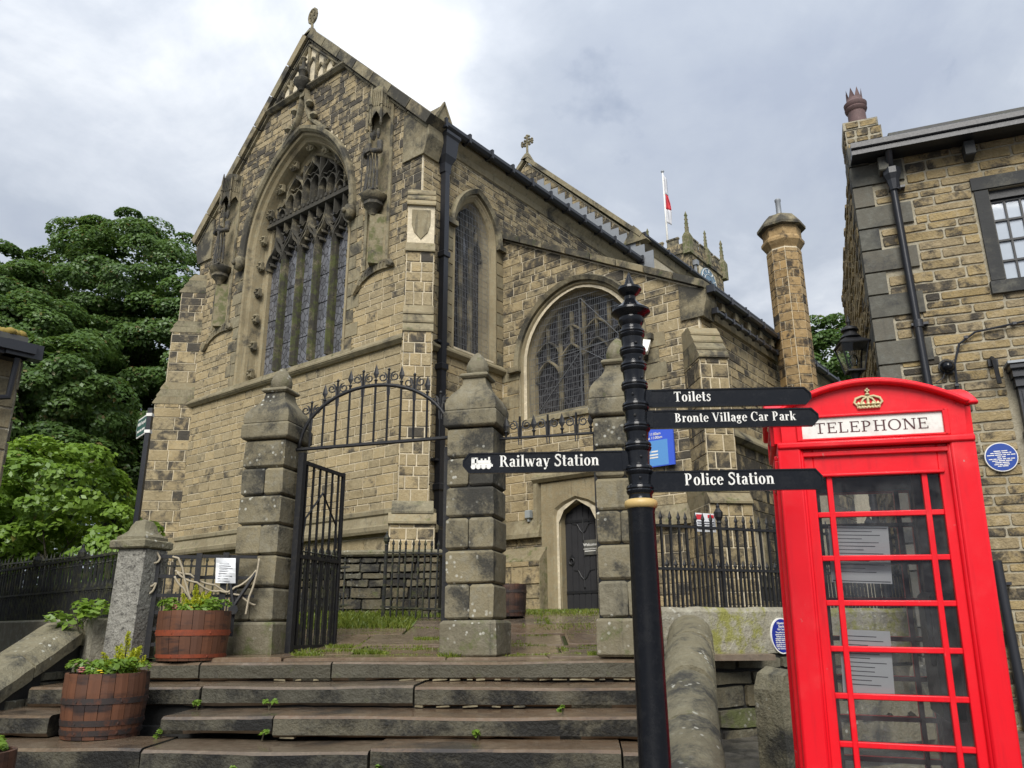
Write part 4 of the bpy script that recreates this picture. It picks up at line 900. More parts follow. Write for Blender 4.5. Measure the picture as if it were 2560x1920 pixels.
# ---- statue niches
def niche(x, soot):
    n_ = MB((soot, .6, .25)); f = lambda a, b, d: FF(x+a, b, d)
    n_.prism([(-.31, 8.78), (.31, 8.78), (.31, 12.9), (-.31, 12.9)], f, -.01, .012, (soot-.1, .3, .3))
    for s in (1, -1): n_.prism([(s*.30, 8.8), (s*.38, 8.8), (s*.38, 12.95), (s*.30, 12.95)], f, 0, .05)
    bk = n_.obj('statue_niche', M['dressed'], ch); tag(bk, label='tall statue niche with crocketed canopy')
    q = MB((soot-.12, .6, .5)); q.add([f(a, b, d) for b in (8.82, 9.95) for a, d in ((-.2, 0), (0, .24), (.2, 0))], [(0, 1, 4, 3), (1, 2, 5, 4), (3, 4, 5), (0, 1, 2)]); q.obj('shaft', M['dressed'], bk)
    q = MB((soot+.15, .6, .2)); q.lathe([(.08, 0), (.12, .12), (.22, .22), (.20, .3), (.28, .38), (.30, .46), (.25, .5)], 8, f(0, 9.92, .16), ph=.5); q.obj('corbel', M['dressed'], bk, True, 45)
    q = MB((soot+.12, .6, .3))
    for k in range(5):
        a0 = math.pi*(k)/4; px, pd = .31*math.cos(a0), .36*math.sin(a0)
        if k < 4:
            a1 = math.pi*(k+1)/4; qx, qd = .31*math.cos(a1), .36*math.sin(a1); mx, md = (px+qx)/2*.97, (pd+qd)/2*.97
            q.add([f(px, 12.5, pd), f(qx, 12.5, qd), f(qx, 12.12, qd), f((qx+mx)/2, 12.28, (qd+md)/2), f(mx, 12.38, md), f((px+mx)/2, 12.28, (pd+md)/2), f(px, 12.12, pd)], [(0, 1, 2, 3, 4, 5, 6)])
            q.add([f(px, 12.5, pd), f(qx, 12.5, qd), f(qx*.92, 12.86, qd*.92), f(px*.92, 12.86, pd*.92)], [(0, 1, 2, 3)])
            for t_ in (.2, .4, .6, .8):
                ex, ed = px+(qx-px)*t_, pd+(qd-pd)*t_; q.tube([f(ex, 12.5, ed+.01), f(ex*.93, 12.86, ed*.93+.01)], .016, 4)
        q.tube([f(px, 12.02, pd), f(px, 12.9, pd), f(px*.98, 13.02, pd)], [.03, .028, .01], 5); q.lathe([(.01, -.06), (.05, 0), (.01, .05)], 6, f(px, 12.05, pd))
        q.tube([f(px*.95, 12.52, pd), f(px*.95, 12.54, pd)], .05, 5)
    q.lathe([(.30, 0), (.31, .06), (.31, .10), (.27, .12), (.26, .2)], 8, f(0, 12.84, .02), ph=.5)
    q.obj('canopy', M['dressed'], bk)
    q = MB((soot-.02, .5, .2)); pts = [(-.50, 8.50), (-.36, 8.63), (-.16, 8.72), (.08, 8.77), (.28, 8.77), (.46, 8.74)]
    rows = [[f(a, b+o, d) for a, b in pts] for o, d in ((-.10, 0), (-.10, .07), (.10, .07), (.10, 0))]
    for r0_, r1_ in zip(rows, rows[1:]): q.strip(r0_, r1_)
    for a, b, a2, b2 in ((-.50, 8.50, -.60, 8.30), (.46, 8.74, .58, 8.66)): q.tube([f(a, b, .05), f(a2, b2, .09)], [.1, .04], 6)
    for t_ in np.linspace(.08, .9, 9):
        j = min(int(t_*5), 4); u_ = t_*5-j; a = pts[j][0]+(pts[j+1][0]-pts[j][0])*u_; b = pts[j][1]+(pts[j+1][1]-pts[j][1])*u_
        q.tube([f(a, b-.055, .075), f(a+.005, b+.055, .075)], .011, 4); q.tube([f(a, b+(.05 if int(t_*20) % 2 else -.05), .075), f(a+.05, b+(.05 if int(t_*20) % 2 else -.05), .075)], .010, 4)
    q.obj('name_scroll', M['dressed'], bk)
niche(-1.28, .42); niche(-6.95, .42)
def statue(x, label, kind):
    t_ = T('statue', label, 'statue', group='statues in the gable niches'); t_.matrix_basis = ch.matrix_basis.copy() @ Matrix.Translation((x, -.20, 10.40))
    m = MB((.78, .6, .12)); S_ = []
    sec = [(0, .27, .20, 0, 0), (.06, .27, .20, 0, 0), (.35, .22, .17, 0, 0), (.7, .20, .155, .01, 0), (.95, .205, .15, .01, .01), (1.1, .21, .15, 0, .01), (1.25, .225, .14, 0, 0), (1.34, .19, .12, 0, 0), (1.39, .09, .085, 0, 0), (1.43, .068, .07, 0, -.01), (1.49, .085, .095, 0, -.02), (1.56, .098, .115, 0, -.025), (1.64, .092, .11, 0, -.02), (1.70, .06, .07, 0, -.01), (1.72, .01, .01, 0, 0)]
    n = 20
    for z, rx, ry, ox, oy in sec:
        for k in range(n):
            a = 2*math.pi*k/n; f_ = 1+(.09*math.sin(a*7+z*2.2)*max(0, 1-z/1.15) if z < 1.15 else 0); m.v.append((ox+rx*f_*math.cos(a), oy+ry*f_*math.sin(a), z)); m.t.append(m.tint)
    m.f = [(i*n+k, i*n+(k+1) % n, i*n+n+(k+1) % n, i*n+n+k) for i in range(len(sec)-1) for k in range(n)]
    m.lathe([(.012, -.035), (.022, -.01), (.01, .03)], 6, (0, -.135, 1.575))                      # nose
    if kind: m.lathe([(.02, -.14), (.06, -.07), (.07, .0)], 8, (0, -.10, 1.50))                   # beard
    for s in (1, -1): m.lathe([(.02, -.14), (.055, -.04), (.05, .08), (.02, .12)], 7, (s*.085, .03, 1.56))   # hair
    m.tube([(-.20, .0, 1.27), (-.27, -.05, 1.02), (-.17, -.19, .98), (-.05, -.22, 1.04)], [.085, .08, .062, .04], 8)
    m.tube([(.20, .0, 1.27), (.27, -.05, 1.0), (.2, -.2, .95), (.1, -.24, 1.0)], [.085, .08, .062, .04], 8)
    m.tube([(-.07, -.24, 1.05), (-.05, -.25, 1.12)], [.03, .018], 6); m.tube([(.10, -.25, 1.0), (.08, -.26, 1.08)], [.03, .018], 6)
    if kind: m.tube([(-.22, -.2, .05), (-.14, -.25, 1.1)], .018, 6); m.box(-.02, .16, -.30, -.24, .92, 1.12)
    else: m.tube([(.2, -.2, .1), (.13, -.26, 1.35)], .016, 6)
    for k in range(6):   # drapery folds
        a = -1.2+k*.48; m.tube([(.17*math.sin(a), -.15*math.cos(a), .95), (.22*math.sin(a+.2), -.17*math.cos(a), .5), (.25*math.sin(a+.1), -.2*math.cos(a), .04)], [.02, .03, .035], 5)
    m.box(-.26, .26, -.22, .2, -.04, .03, bev=.02)
    o = m.obj('figure', M['carved'], t_, True); r_ = o.modifiers.new('fuse', 'REMESH'); r_.mode = 'VOXEL'; r_.voxel_size = .010; r_.use_smooth_shade = True
    o.location.z = .02; o.scale = (.82, .85, .95)
statue(-1.28, 'bearded robed stone saint holding a book, in the niche nearest the downpipe', 1)
statue(-6.95, 'robed stone saint with a staff in the niche by the far gable corner', 0)
# ---- gutters and downpipes
def gutter(pts, name='gutter', r=.09):
    m = MB(); m.tube(pts, r, 8); 
    for i in range(12):
        t_ = i/11; p = Vector(pts[0]).lerp(Vector(pts[-1]), t_); m.box(p.x-r*1.1, p.x+r*1.1, p.y-.03, p.y+.03, p.z-r*1.1, p.z+r*1.05)
    return m.obj(name, M['gutter'], ch, True, 40)
gutter([(.27, .3, 11.74), (.27, 8.6, 11.74)], r=.10); gutter([(4.86, 2.6, 7.5), (4.86, 11.5, 7.5)], r=.065); gutter([(4.80, 2.85, 7.16), (4.80, 7.0, 7.16)], r=.05); gutter([(.34, 8.75, 12.56), (.34, 25, 12.56)], r=.075)
for i in range(9): m = MB((.2, .3, 0)); m.box(4.7, 4.80, 3.2+i*.62, 3.34+i*.62, 7.27, 7.42); m.obj('eaves_bracket', M['dressed'], ch)
dp = MB(); dp.box(.04, .17, .50, .63, 1.9, 11.1); 
for z_ in (4.05, 6.4, 8.8): dp.box(.02, .20, .47, .66, z_, z_+.14, bev=.02)
for z_ in (3.5, 4.6, 6.95): dp.box(.02, .15, .40, .73, z_, z_+.05)
dp = dp.obj('downpipe', M['gutter'], ch)
q = MB(); q.add([(x_, y_, z_) for z_, h_ in ((10.75, .09), (10.95, .10), (11.1, .16), (11.5, .19), (11.55, .22), (11.62, .22)) for x_, y_ in ((.02, .565-h_), (.06+h_*1.25, .565-h_), (.06+h_*1.25, .565+h_), (.02, .565+h_))], [(a*4+k, a*4+(k+1) % 4, a*4+4+(k+1) % 4, a*4+4+k) for a in range(5) for k in range(4)]+[(20, 21, 22, 23)]); q.obj('rainwater_hopper', M['gutter'], dp)
# low mullioned cellar window and slit in the aisle wall
q = MB(); q.prism([(3.58, 2.5), (4.72, 2.5), (4.72, 3.35), (3.58, 3.35)], FA, -.2, -.12); q = q.obj('window', M['darkglass'], ch)
m = MB((.4, .5, .25))
for a0, a1, b0, b1 in ((3.5, 4.8, 3.33, 3.55), (3.5, 4.8, 2.3, 2.5), (3.5, 3.64, 2.5, 3.33), (4.66, 4.8, 2.5, 3.33), (4.1, 4.2, 2.5, 3.33)): m.prism([(a0, b0), (a1, b0), (a1, b1), (a0, b1)], FA, -.15, .04)
m.obj('frame', M['dressed'], q)
q = MB(); q.prism([(5.0, 3.9), (5.18, 3.9), (5.18, 4.25), (5.0, 4.25)], FA, 0, .024); q.obj('vent', M['joint'], ch)
# flood light, camera, junction box on the walls
for nm, x_, z_, lb in (('floodlight', 2.88, 6.62, 'white floodlight on the wall above the gate pillar'),):
    t_ = T(nm, lb, 'light'); t_.matrix_basis = ch.matrix_basis.copy() @ Matrix.Translation((x_+.62, 2.35, z_))
    a = MB(); a.box(-.16, .16, -.05, .05, -.16, .16, bev=.02); a = a.obj('lamp_housing', M['white'], t_); a.rotation_euler = (R(-25), R(12), R(20)); a = MB(); a.box(-.03, .03, -.02, .24, -.22, -.12); a.obj('bracket', M['iron'], t_)
t_ = T('security_light', 'small white round light high on the chancel side wall', 'light'); t_.matrix_basis = ch.matrix_basis.copy() @ Matrix.Translation((.1, 3.0, 9.75)); a = MB(); a.lathe([(.02, -.09), (.09, -.05), (.09, .05), (.03, .09)], 10); a.obj('lens', M['white'], t_, True); a = MB(); a.box(-.1, 0, -.12, -.02, -.07, .07); a.obj('base', M['iron'], t_)
t_ = T('junction_box', 'small grey junction box on the wall beside the church door', 'box'); t_.matrix_basis = ch.matrix_basis.copy() @ Matrix.Translation((.72, 2.5, 3.75)); a = MB(); a.box(-.06, .06, -.05, .05, -.07, .09, bev=.012); a.obj('cover', M['grey'], t_); a = MB(); a.box(-.02, .02, -.02, .04, -.13, -.07); a.obj('gland', M['grey'], t_)
# ---- octagonal chimney
chm = T('octagonal_chimney', 'octagonal stone chimney mottled black and orange beside the aisle roof', 'chimney'); chm.matrix_basis = ch.matrix_basis.copy() @ Matrix.Translation((5.1, 6.2, 0))
q = MB((.1, .5, 0)); q.lathe([(.36, 1.8), (.36, 9.55)], 8, ph=.5); q.obj('shaft', M['mortar'], chm)
S4 = Stones(); ap = .36*math.cos(math.pi/8); hs_ = .36*math.sin(math.pi/8)
for k in range(8):
    a = math.pi/4*k; ux, uy = math.cos(a), math.sin(a); fr = lambda p, b, d, ux=ux, uy=uy: (ux*(ap+d)-uy*p, uy*(ap+d)+ux*p, b)
    b = 5.2+.1*(k % 2)*0
    while b < 9.5:
        c = .20; xs_ = [-hs_, hs_] if rng.random() < .6 else [-hs_, rng.uniform(-.04, .04), hs_]
        for x0, x1 in zip(xs_, xs_[1:]): S4.put([(x0+.004, b+.006), (x1-.004, b+.006), (x1-.004, min(b+c, 9.5)-.006), (x0+.004, min(b+c, 9.5)-.006)], fr, (rng.choice((.27, .34, .44, .58)), rng.random(), 0), .014, .005)
        b += c
S4.build(chm, M['chim'], top=260, root=chm)
q = MB((.3, .5, .05)); q.lathe([(.35, 9.5), (.37, 9.55), (.46, 9.68), (.46, 9.74), (.42, 9.80), (.40, 9.83)], 8, ph=.5); q.obj('cornice', M['chim'], chm)
q = MB((.28, .5, 0)); q.lathe([(.41, 9.82), (.41, 10.06)], 8, ph=.5); q.obj('neck', M['chim'], chm)
q = MB((.5, .5, .25)); q.lathe([(.36, 10.02), (.52, 10.04), (.52, 10.10), (.34, 10.34), (.22, 10.38)], 8, ph=.5); q.obj('cap', M['dressed'], chm)
q = MB(); q.lathe([(.13, 10.36), (.09, 10.42), (.062, 10.44), (.058, 10.78), (.07, 10.80), (.07, 10.84), (.05, 10.86)], 12); q.obj('flue', M['lead'], chm, True, 40)
# ---- tower
tw = T('church_tower', 'distant grey battlemented church tower with yellowed pinnacles and a blue clock', 'tower'); tw.matrix_basis = ch.matrix_basis.copy() @ Matrix.Translation((-7.95, 30.03, 0))
q = MB((.2, .5, .1)); q.box(-5.1, 0, 0, 4.85, 1, 22.9); q.obj('wall', M['mortar'], tw)
S5 = Stones(); tt = lambda a, b, g: (.50+g.uniform(-.1, .15), g.random(), .1)
S5.lay(lambda a, b, d: (d, a, b), 0, 4.85, 17.5, 22.8, .36, (.5, .9), tt, rng, holes=[lambda b: (1.25, 3.6) if 20.2 < b < 22.6 else None]); S5.lay(lambda a, b, d: (a, -d, b), -5.1, 0, 19, 22.8, .36, (.5, .9), tt, rng)
S5.lay(lambda a, b, d: (d+.05, a, b), -.05, 4.9, 23.0, 23.45, .22, (.4, .8), tt, rng); S5.lay(lambda a, b, d: (a, -.05-d, b), -5.1, .05, 23.0, 23.45, .22, (.4, .8), tt, rng)
S5.build(tw, M['ashlar'], top=140, root=tw)
q = MB((.5, .6, .1)); q.box(-5.2, .12, -.12, 4.97, 22.82, 23.0); q.obj('string_course', M['dressed'], tw); q = MB((.5, .6, .1)); q.box(-5.15, .05, -.05, 4.9, 22.95, 23.46); q.obj('parapet', M['mortar'], tw)
mer = MB((.5, .5, .1)); mer.box(-.06, .06, -.36, .36, 0, .42); mer.box(-.10, .10, -.40, .40, .40, .50); mer0 = mer.obj('merlon', M['dressed'], tw)
pos = [(.0, .95+1.02*i, 0) for i in range(4)]+[(-.95-1.02*i, 0, 90) for i in range(4)]
for i, (x_, y_, r_) in enumerate(pos):
    o = mer0 if not i else mer0.copy()
    if i: COL.objects.link(o)
    o.location = (x_, y_, 23.44); o.rotation_euler.z = R(r_)
pin = MB((.15, .9, .55)); pin.box(-.38, .38, -.38, .38, -.9, .35); pin.lathe([(.48, .32), (.48, .4), (.3, .62), (.22, .66), (.20, 1.0), (.17, 1.3), (.12, 1.9), (.14, 1.95), (.10, 2.05), (.02, 2.2)], 4, ph=.5)
for z_ in (1.0, 1.3, 1.6, 1.9):
    for k in range(4): a = math.pi/2*k+math.pi/4; pin.lathe([(.01, -.06), (.06, 0), (.01, .06)], 5, (.19*math.cos(a)*(1.3-z_*.3), .19*math.sin(a)*(1.3-z_*.3), z_))
pin0 = pin.obj('pinnacle', M['dressed'], tw)
for i, (x_, y_, s_) in enumerate(((.0, .0, .9), (.05, 4.85, .9), (-5.1, 0, .95), (.05, 2.45, .78), (-2.6, .0, .78), (-5.1, 4.85, .9))):
    o = pin0 if not i else pin0.copy()
    if i: COL.objects.link(o)
    o.location = (x_, y_, 23.5); o.scale = (s_*.68, s_*.68, s_)
ck = MB(); fk = lambda a, b, d: (.05+d, 2.43+a, 21.45+b)
ck.prism([(1.12*math.cos(a), 1.12*math.sin(a)) for a in np.linspace(0, 2*math.pi, 33)[:-1]], fk, -.02, .06); ck = ck.obj('clock', M['teal'], tw); tag(ck, label='round blue clock face with pale numerals')
q = MB()
for k in range(12):
    a = k*math.pi/6; q.tube([fk(.82*math.cos(a), .82*math.sin(a), .07), fk(1.02*math.cos(a), 1.02*math.sin(a), .07)], .035, 4)
q.tube([fk(1.07*math.cos(a), 1.07*math.sin(a), .07) for a in np.linspace(0, 2*math.pi, 33)[:-1]], .022, 4, closed=True); q.tube([fk(.7*math.cos(a), .7*math.sin(a), .07) for a in np.linspace(0, 2*math.pi, 33)[:-1]], .015, 4, closed=True); q.obj('numerals', M['white'], ck)
q = MB(); q.tube([fk(0, 0, .09), fk(.75, -.62, .09)], .035, 4); q.tube([fk(0, 0, .09), fk(.55, -.35, .09)], .05, 4); q.obj('hands', M['gold'], ck)
q = MB(); q.tube([(.12, .55, 17), (.12, .55, 22.2)], .09, 6); q.box(.02, .3, .4, .7, 22.1, 22.4); q.obj('downpipe', M['lead'], tw)
fp = T('flagpole', 'white flagpole with a limp red and white flag on the tower', 'flagpole'); fp.matrix_basis = ch.matrix_basis.copy() @ Matrix.Translation((-9.95, 31.5, 23.5))
q = MB(); q.tube([(0, 0, -.5), (-.02, 0, 6.15)], [.075, .045], 8); q.obj('pole', M['white'], fp, True); q = MB(); q.lathe([(.02, -.12), (.12, 0), (.02, .12)], 8, (-.02, 0, 6.2)); q.obj('finial', M['lead'], fp, True)
def flagcloth(z0, z1, mat, x0):
    q = MB(); n = 9
    for i in range(n):
        z = z0+(z1-z0)*i/(n-1)
        for k in range(6): q.v.append((.06+k*.06*(1+.3*math.sin(z*2+1))*min(1, .35+(5.9-z)*.35), .09*math.sin(k*2.2+z*1.7)+x0, z-k*.05)); q.t.append((0, .5, 0))
    q.f = [(i*6+k, i*6+k+1, i*6+7+k, i*6+6+k) for i in range(n-1) for k in range(5)]; o = q.obj('flag_cloth', mat, fp, True); s_ = o.modifiers.new('t', 'SOLIDIFY'); s_.thickness = .02
flagcloth(5.9, 4.55, M['flagwhite'], 0); flagcloth(4.55, 3.45, M['flagred'], 0); flagcloth(3.45, 2.5, M['flagwhite'], 0)
# ================================================================== gate pillars and ironwork
rng = random.Random(5)
GR = R(-13.9)
def pillar(loc, label, seed):
    g = random.Random(seed); p = T('gate_pillar', label, 'gate pillar', loc, GR, 'rusticated gate pillars')
    z = 0; hs = [.36, .355, .345, .335, .325, .315, .33]
    def blk(x0, x1, y0, y1, z0, z1, t, b=.024):
        m = MB(t); n = 4; m.box(x0, x1, y0, y1, z0, z1, bev=b); m.v = [(vx+g.uniform(-.006, .006), vy+g.uniform(-.006, .006), vz+g.uniform(-.003, .003)) for vx, vy, vz in m.v]; o = m.obj('block', M['rusty'], p); bv = o.modifiers.new('b', 'BEVEL'); bv.width = .006; bv.segments = 2; return o
    for i, h in enumerate(hs):
        w_ = .30 if i == 0 else .258; mo = .42 if i == 0 else (.16 if i < 3 else .04); so = (.12, .26, .32, .36, .40, .46, .50)[i]
        if i % 2 == 1 or i == 0 and False:
            s_ = g.uniform(-.05, .05); blk(-w_, s_-.003, -w_, w_, z+.004, z+h-.004, (so+g.uniform(-.06, .1), g.random(), mo)); blk(s_+.003, w_, -w_, w_, z+.004, z+h-.004, (so+g.uniform(-.06, .1), g.random(), mo))
        else: blk(-w_, w_, -w_, w_, z+.004, z+h-.004, (so+g.uniform(-.06, .08), g.random(), mo))
        z += h
    m = MB((.5, .5, .05)); m.box(-.225, .225, -.225, .225, .3, z); m.obj('core', M['joint'], p)
    m = MB((.5, .4, .03)); m.box(-.30, .30, -.30, .30, z+.003, z+.20, bev=.025); o = m.obj('cap', M['rusty'], p); bv = o.modifiers.new('b', 'BEVEL'); bv.width = .01; bv.segments = 2
    z += .2; m = MB((.44, .4, .16)); pr_ = [(.285, 0), (.288, .07), (.27, .13), (.225, .20), (.165, .27), (.135, .33), (.125, .40)]
    n = len(pr_)
    for r_, zz_ in pr_: m.add([(sx*r_, sy*r_, z+zz_) for sx, sy in ((-1, -1), (0, -1.0), (1, -1), (1, 0), (1, 1), (0, 1), (-1, 1), (-1, 0))], [])
    m.f = [(i*8+k, i*8+(k+1) % 8, i*8+8+(k+1) % 8, i*8+8+k) for i in range(n-1) for k in range(8)]+[tuple(range(7, -1, -1)), tuple((n-1)*8+k for k in range(8))]; m.obj('ogee_cap', M['rusty'], p, True, 40)
    m = MB((.2, .5, .3)); m.box(-.165, .165, -.165, .165, z+.40, z+.455, bev=.02); m.obj('collar', M['rusty'], p)
    m = MB((.12, .6, .42)); m.lathe([(.10, 0), (.125, .05), (.128, .10), (.11, .16), (.075, .22), (.03, .27), (.005, .285)], 16, (0, 0, z+.45)); m.obj('finial', M['rusty'], p, True, 60)
    return p
P1 = (-2.77, 9.2, 1.33); P2 = (-.39, 8.67, 1.325); P3 = (1.15, 8.23, 1.33)
pillar(P1, 'rusticated stone gate pillar beside the reddest barrel planter', 1); pillar(P2, 'rusticated stone gate pillar between the arched and the flat iron overthrow', 2); pillar(P3, 'rusticated stone gate pillar partly hidden by the black signpost', 3)
ux, uy = math.cos(GR), math.sin(GR)
def GP(a, b, d=0, o=P1): return (o[0]+ux*a-uy*d*-1*0+ux*0+uy*d, o[1]+uy*a-ux*d, b)
def spear(m, p, h=.2, w_=.032):
    x, y, z = p; m.add([(x-ux*w_, y-uy*w_, z+h*.45), (x+ux*w_, y+uy*w_, z+h*.45), (x, y, z+h), (x, y, z+h*.12), (x-uy*.012, y+ux*.012, z+h*.45), (x+uy*.012, y-ux*.012, z+h*.45)], [(0, 3, 5), (3, 1, 5), (1, 2, 5), (2, 0, 5), (0, 4, 3), (3, 4, 1), (1, 4, 2), (2, 4, 0)])
    m.lathe([(.012, 0), (.024, .015), (.012, .03)], 6, (x, y, z+h*.02)); return m
def scroll(m, o, a, b, s, org, r=.06):
    pts = []
    for i in range(15):
        t = i/14; an = math.pi*.5+t*math.pi*2.6; rr = r*(1-.68*t); pts.append(GP(a+s*(.075+rr*math.cos(an)*-1*-1*(-1 if False else 1))*1, b+rr*math.sin(an), 0, org))
    m.tube([GP(a+s*.012, b-.22, 0, org), GP(a+s*.02, b-.05, 0, org), GP(a+s*.045, b+r*.75, 0, org)]+pts, .009, 4)
ov = T('iron_overthrow', 'arched black iron overthrow with spear heads and scrolls spanning the wide gateway', 'overthrow')
a0, a1 = .29, 2.15; ac = (a0+a1)/2; hw_ = (a1-a0)/2; zb = 3.62
m = MB(); m.tube([GP(a0-.06, zb-.01), GP(a1+.06, zb+.02)], .022, 6); m.obj('rail', M['iron'], ov)
az = lambda a: zb+.70*math.sqrt(max(1-((a-ac)/hw_)**2, 0))
m = MB(); m.tube([GP(ac-hw_*math.cos(t), zb+.70*math.sin(t)) for t in np.linspace(0, math.pi, 25)], .022, 6); m.obj('arch_bar', M['iron'], ov, True)
for i in range(11):
    a = a0+.13+(a1-a0-.26)*i/10; m = MB(); zt = az(a)
    if i % 2 == 0:
        m.tube([GP(a, zb), GP(a, zt+.17)], .014, 5); m.lathe([(.008, 0), (.02, .02), (.008, .04)], 6, GP(a, zt+.17)); scroll(m, ov, a, zt+.10, 1, P1); scroll(m, ov, a, zt+.10, -1, P1)
    else: m.tube([GP(a, zb), GP(a, zt+.06)], .014, 5); spear(m, GP(a, zt+.04), .22, .036)
    m.obj('bar', M['iron'], ov)
cr = T('iron_cresting', 'flat black iron cresting with spear heads between the two closer gate pillars', 'overthrow')
L23 = math.hypot(P3[0]-P2[0], P3[1]-P2[1]); m = MB(); m.tube([GP(.24, 3.60, 0, P2), GP(L23-.24, 3.60, 0, P2)], .016, 6); m.obj('rail', M['iron'], cr)
for i in range(7):
    a = .33+(L23-.66)*i/6; m = MB()
    if i % 2 == 0: m.tube([GP(a, 3.6, 0, P2), GP(a, 3.66, 0, P2)], .012, 5); spear(m, GP(a, 3.65, 0, P2), .2, .036)
    else: m.tube([GP(a, 3.6, 0, P2), GP(a, 3.84, 0, P2)], [.02, .012], 5); scroll(m, cr, a, 3.74, 1, P2, .055); scroll(m, cr, a, 3.74, -1, P2, .055)
    m.obj('bar', M['iron'], cr)
def leaf(label, hx, hy, azm, L, z0, z1, nb=6):
    t = T('iron_gate_leaf', label, 'gate', (hx, hy, z0), R(90-azm)); H = z1-z0
    m = MB(); m.box(-.035, .035, -.035, .035, -.01, H+.05); m.obj('heel_post', M['iron'], t); m = MB(); m.box(L-.02, L+.02, -.02, .02, .03, H-.02); m.obj('meeting_stile', M['iron'], t)
    for z in (.06, H*.48, H-.05): m = MB(); m.box(0, L, -.018, .018, z-.02, z+.02); m.obj('rail', M['iron'], t)
    for i in range(nb): x = L*(i+.8)/(nb+.6); m = MB(); m.box(x-.011, x+.011, -.011, .011, .05, H-.05); m.obj('bar', M['iron'], t)
    for i in range(nb*2): x = L*(i+.7)/(nb*2+.6); m = MB(); m.box(x-.010, x+.010, -.010, .010, .05, H*.5); spear(m, (x, 0, H*.5), .10, .02); m.obj('dog_bar', M['ironmoss'], t)
    m = MB(); 
    for s in (0, 1): m.tube([(L*(.1+.8*s), -.01, H*.55), (L*(.14+.72*s), -.01, H*.68), (L*.5, -.01, H*.84)], .012, 5)
    m.obj('pointed_arch', M['iron'], t)
leaf('open iron gate leaf with dense lower bars swung back from the barrel-side pillar', -2.44, 9.14, 18, .95, 1.36, 3.52)
leaf('open iron gate leaf seen edge-on against the middle pillar', -.73, 8.80, -5.6, .95, 1.36, 3.5); leaf('narrow iron gate leaf seen edge-on beside the signpost', .90, 8.40, 6.1, 1.0, 1.36, 3.55, 5)
# ================================================================== railings
def bar_mesh(h, w_=.011, sp=.13, name='bar', knob=True):
    m = MB(); m.box(-w_, w_, -w_, w_, 0, h-sp*.8)
    m.add([(-.026, 0, h-sp*.55), (0, -.012, h-sp*.55), (.026, 0, h-sp*.55), (0, .012, h-sp*.55), (0, 0, h), (0, 0, h-sp)], [(0, 1, 4), (1, 2, 4), (2, 3, 4), (3, 0, 4), (1, 0, 5), (2, 1, 5), (3, 2, 5), (0, 3, 5)])
    if knob: m.lathe([(.012, 0), (.02, .012), (.012, .024)], 6, (0, 0, h-sp-.02))
    return m
def railing(label, x, y, azm, z0, L, pitch, rails, htop, hdog, stand=(), mat='iron', dog=True, cat='railing', t0=0.06, name='railing'):
    t = T(name, label, cat, (x, y, z0), R(90-azm))
    for z in rails: m = MB(); m.box(0, L, -.018, .018, z-.013, z+.013); m.obj('rail', M[mat], t)
    b0 = bar_mesh(htop).obj('bar', M[mat], t); d0 = bar_mesh(hdog, .009, .11).obj('dog_bar', M[mat], t) if dog else None
    n = int(L/pitch); u = [False, False]
    for i in range(n):
        o = b0 if not u[0] else b0.copy()
        if u[0]: COL.objects.link(o)
        u[0] = True; o.location = (t0+i*pitch, 0, 0); o.rotation_euler = (rng.uniform(-.012, .012), rng.uniform(-.01, .01), 0)
        if dog:
            o = d0 if not u[1] else d0.copy()
            if u[1]: COL.objects.link(o)
            u[1] = True; o.location = (t0+(i+.5)*pitch, 0, 0)
    for a in stand:
        m = MB(); m.box(a-.017, a+.017, -.017, .017, 0, htop-.1); m.lathe([(.016, 0), (.03, .02), (.02, .04), (.045, .08), (.05, .13), (.03, .16), (.018, .18), (.02, .20), (.005, .23)], 8, (a, 0, htop-.12)); m.obj('standard', M[mat], t)
    return t
railing('spear-headed black railing on the mossy retaining wall behind the signpost', 1.45+.02, 8.2+.12, 66, 1.78, 7.5, .108, (.395, .83), .99, .50, (.81, 3.0, 5.2))
railing('spear-headed black railing receding past the trees from the pitted stone pillar', -4.21, 8.68, -48, 1.74, 9.5, .10, (.31, .66), .72, .40, (.99, 2.42, 3.9, 5.4), 'ironmoss')
railing('farther thin railing among the shrubs behind the receding railing', -6.4, 12.3, -55, 1.75, 9, .14, (.2, .95), 1.05, .4, (), 'ironmoss', False)
railing('low weathered railing against the foot of the church gable', -5.3, 12.35, 80, 1.72, 3.2, .115, (.25, .82), .98, .45, (), 'ironmoss')
lg = railing('leaning weathered iron gate panel standing by the church corner', -1.95, 12.15, 100, 1.78, 1.1, .10, (.14, .92), 1.12, .5, (.04,), 'ironmoss', False, 'gate', name='iron_gate'); lg.rotation_euler = (R(4), R(3), R(-16))
# ================================================================== pitted stone pillar, hurdle gate with ropes, notice
pp = T('stone_pillar', 'pitted grey stone pillar with a domed cap beside the hurdle gate', 'pillar', (-3.87, 8.46, 1.33), R(-16))
m = MB((.3, .5, .05)); m.box(-.165, .165, -.165, .165, -.03, 1.08, bev=.012); o = m.obj('shaft', M['granite'], pp); o.rotation_euler = (0, R(1.5), 0)
m = MB((.3, .5, .25)); m.box(-.215, .215, -.215, .215, 1.08, 1.17, bev=.015); m.lathe([(.20, 1.165), (.20, 1.20), (.15, 1.235), (.115, 1.27), (.10, 1.32), (.07, 1.37), (.01, 1.39)], 16, sq=5); m.obj('cap', M['coping'], pp, True, 35)
hg = T('hurdle_gate', 'black iron hurdle gate tied with rope beside the barrel', 'gate', (-3.70, 8.45, 1.34), R(17))
def hb(name, *b): m = MB(); m.box(*b); m.obj(name, M['iron'], hg)
for z in (.13, .28, .44, .61, .80, 1.0): hb('rail', -.05, .42, -.018, .018, z-.017, z+.017)
for z in (.61, .80, 1.02): hb('rail', .38, 1.0, .10, .13, z-.016, z+.016)
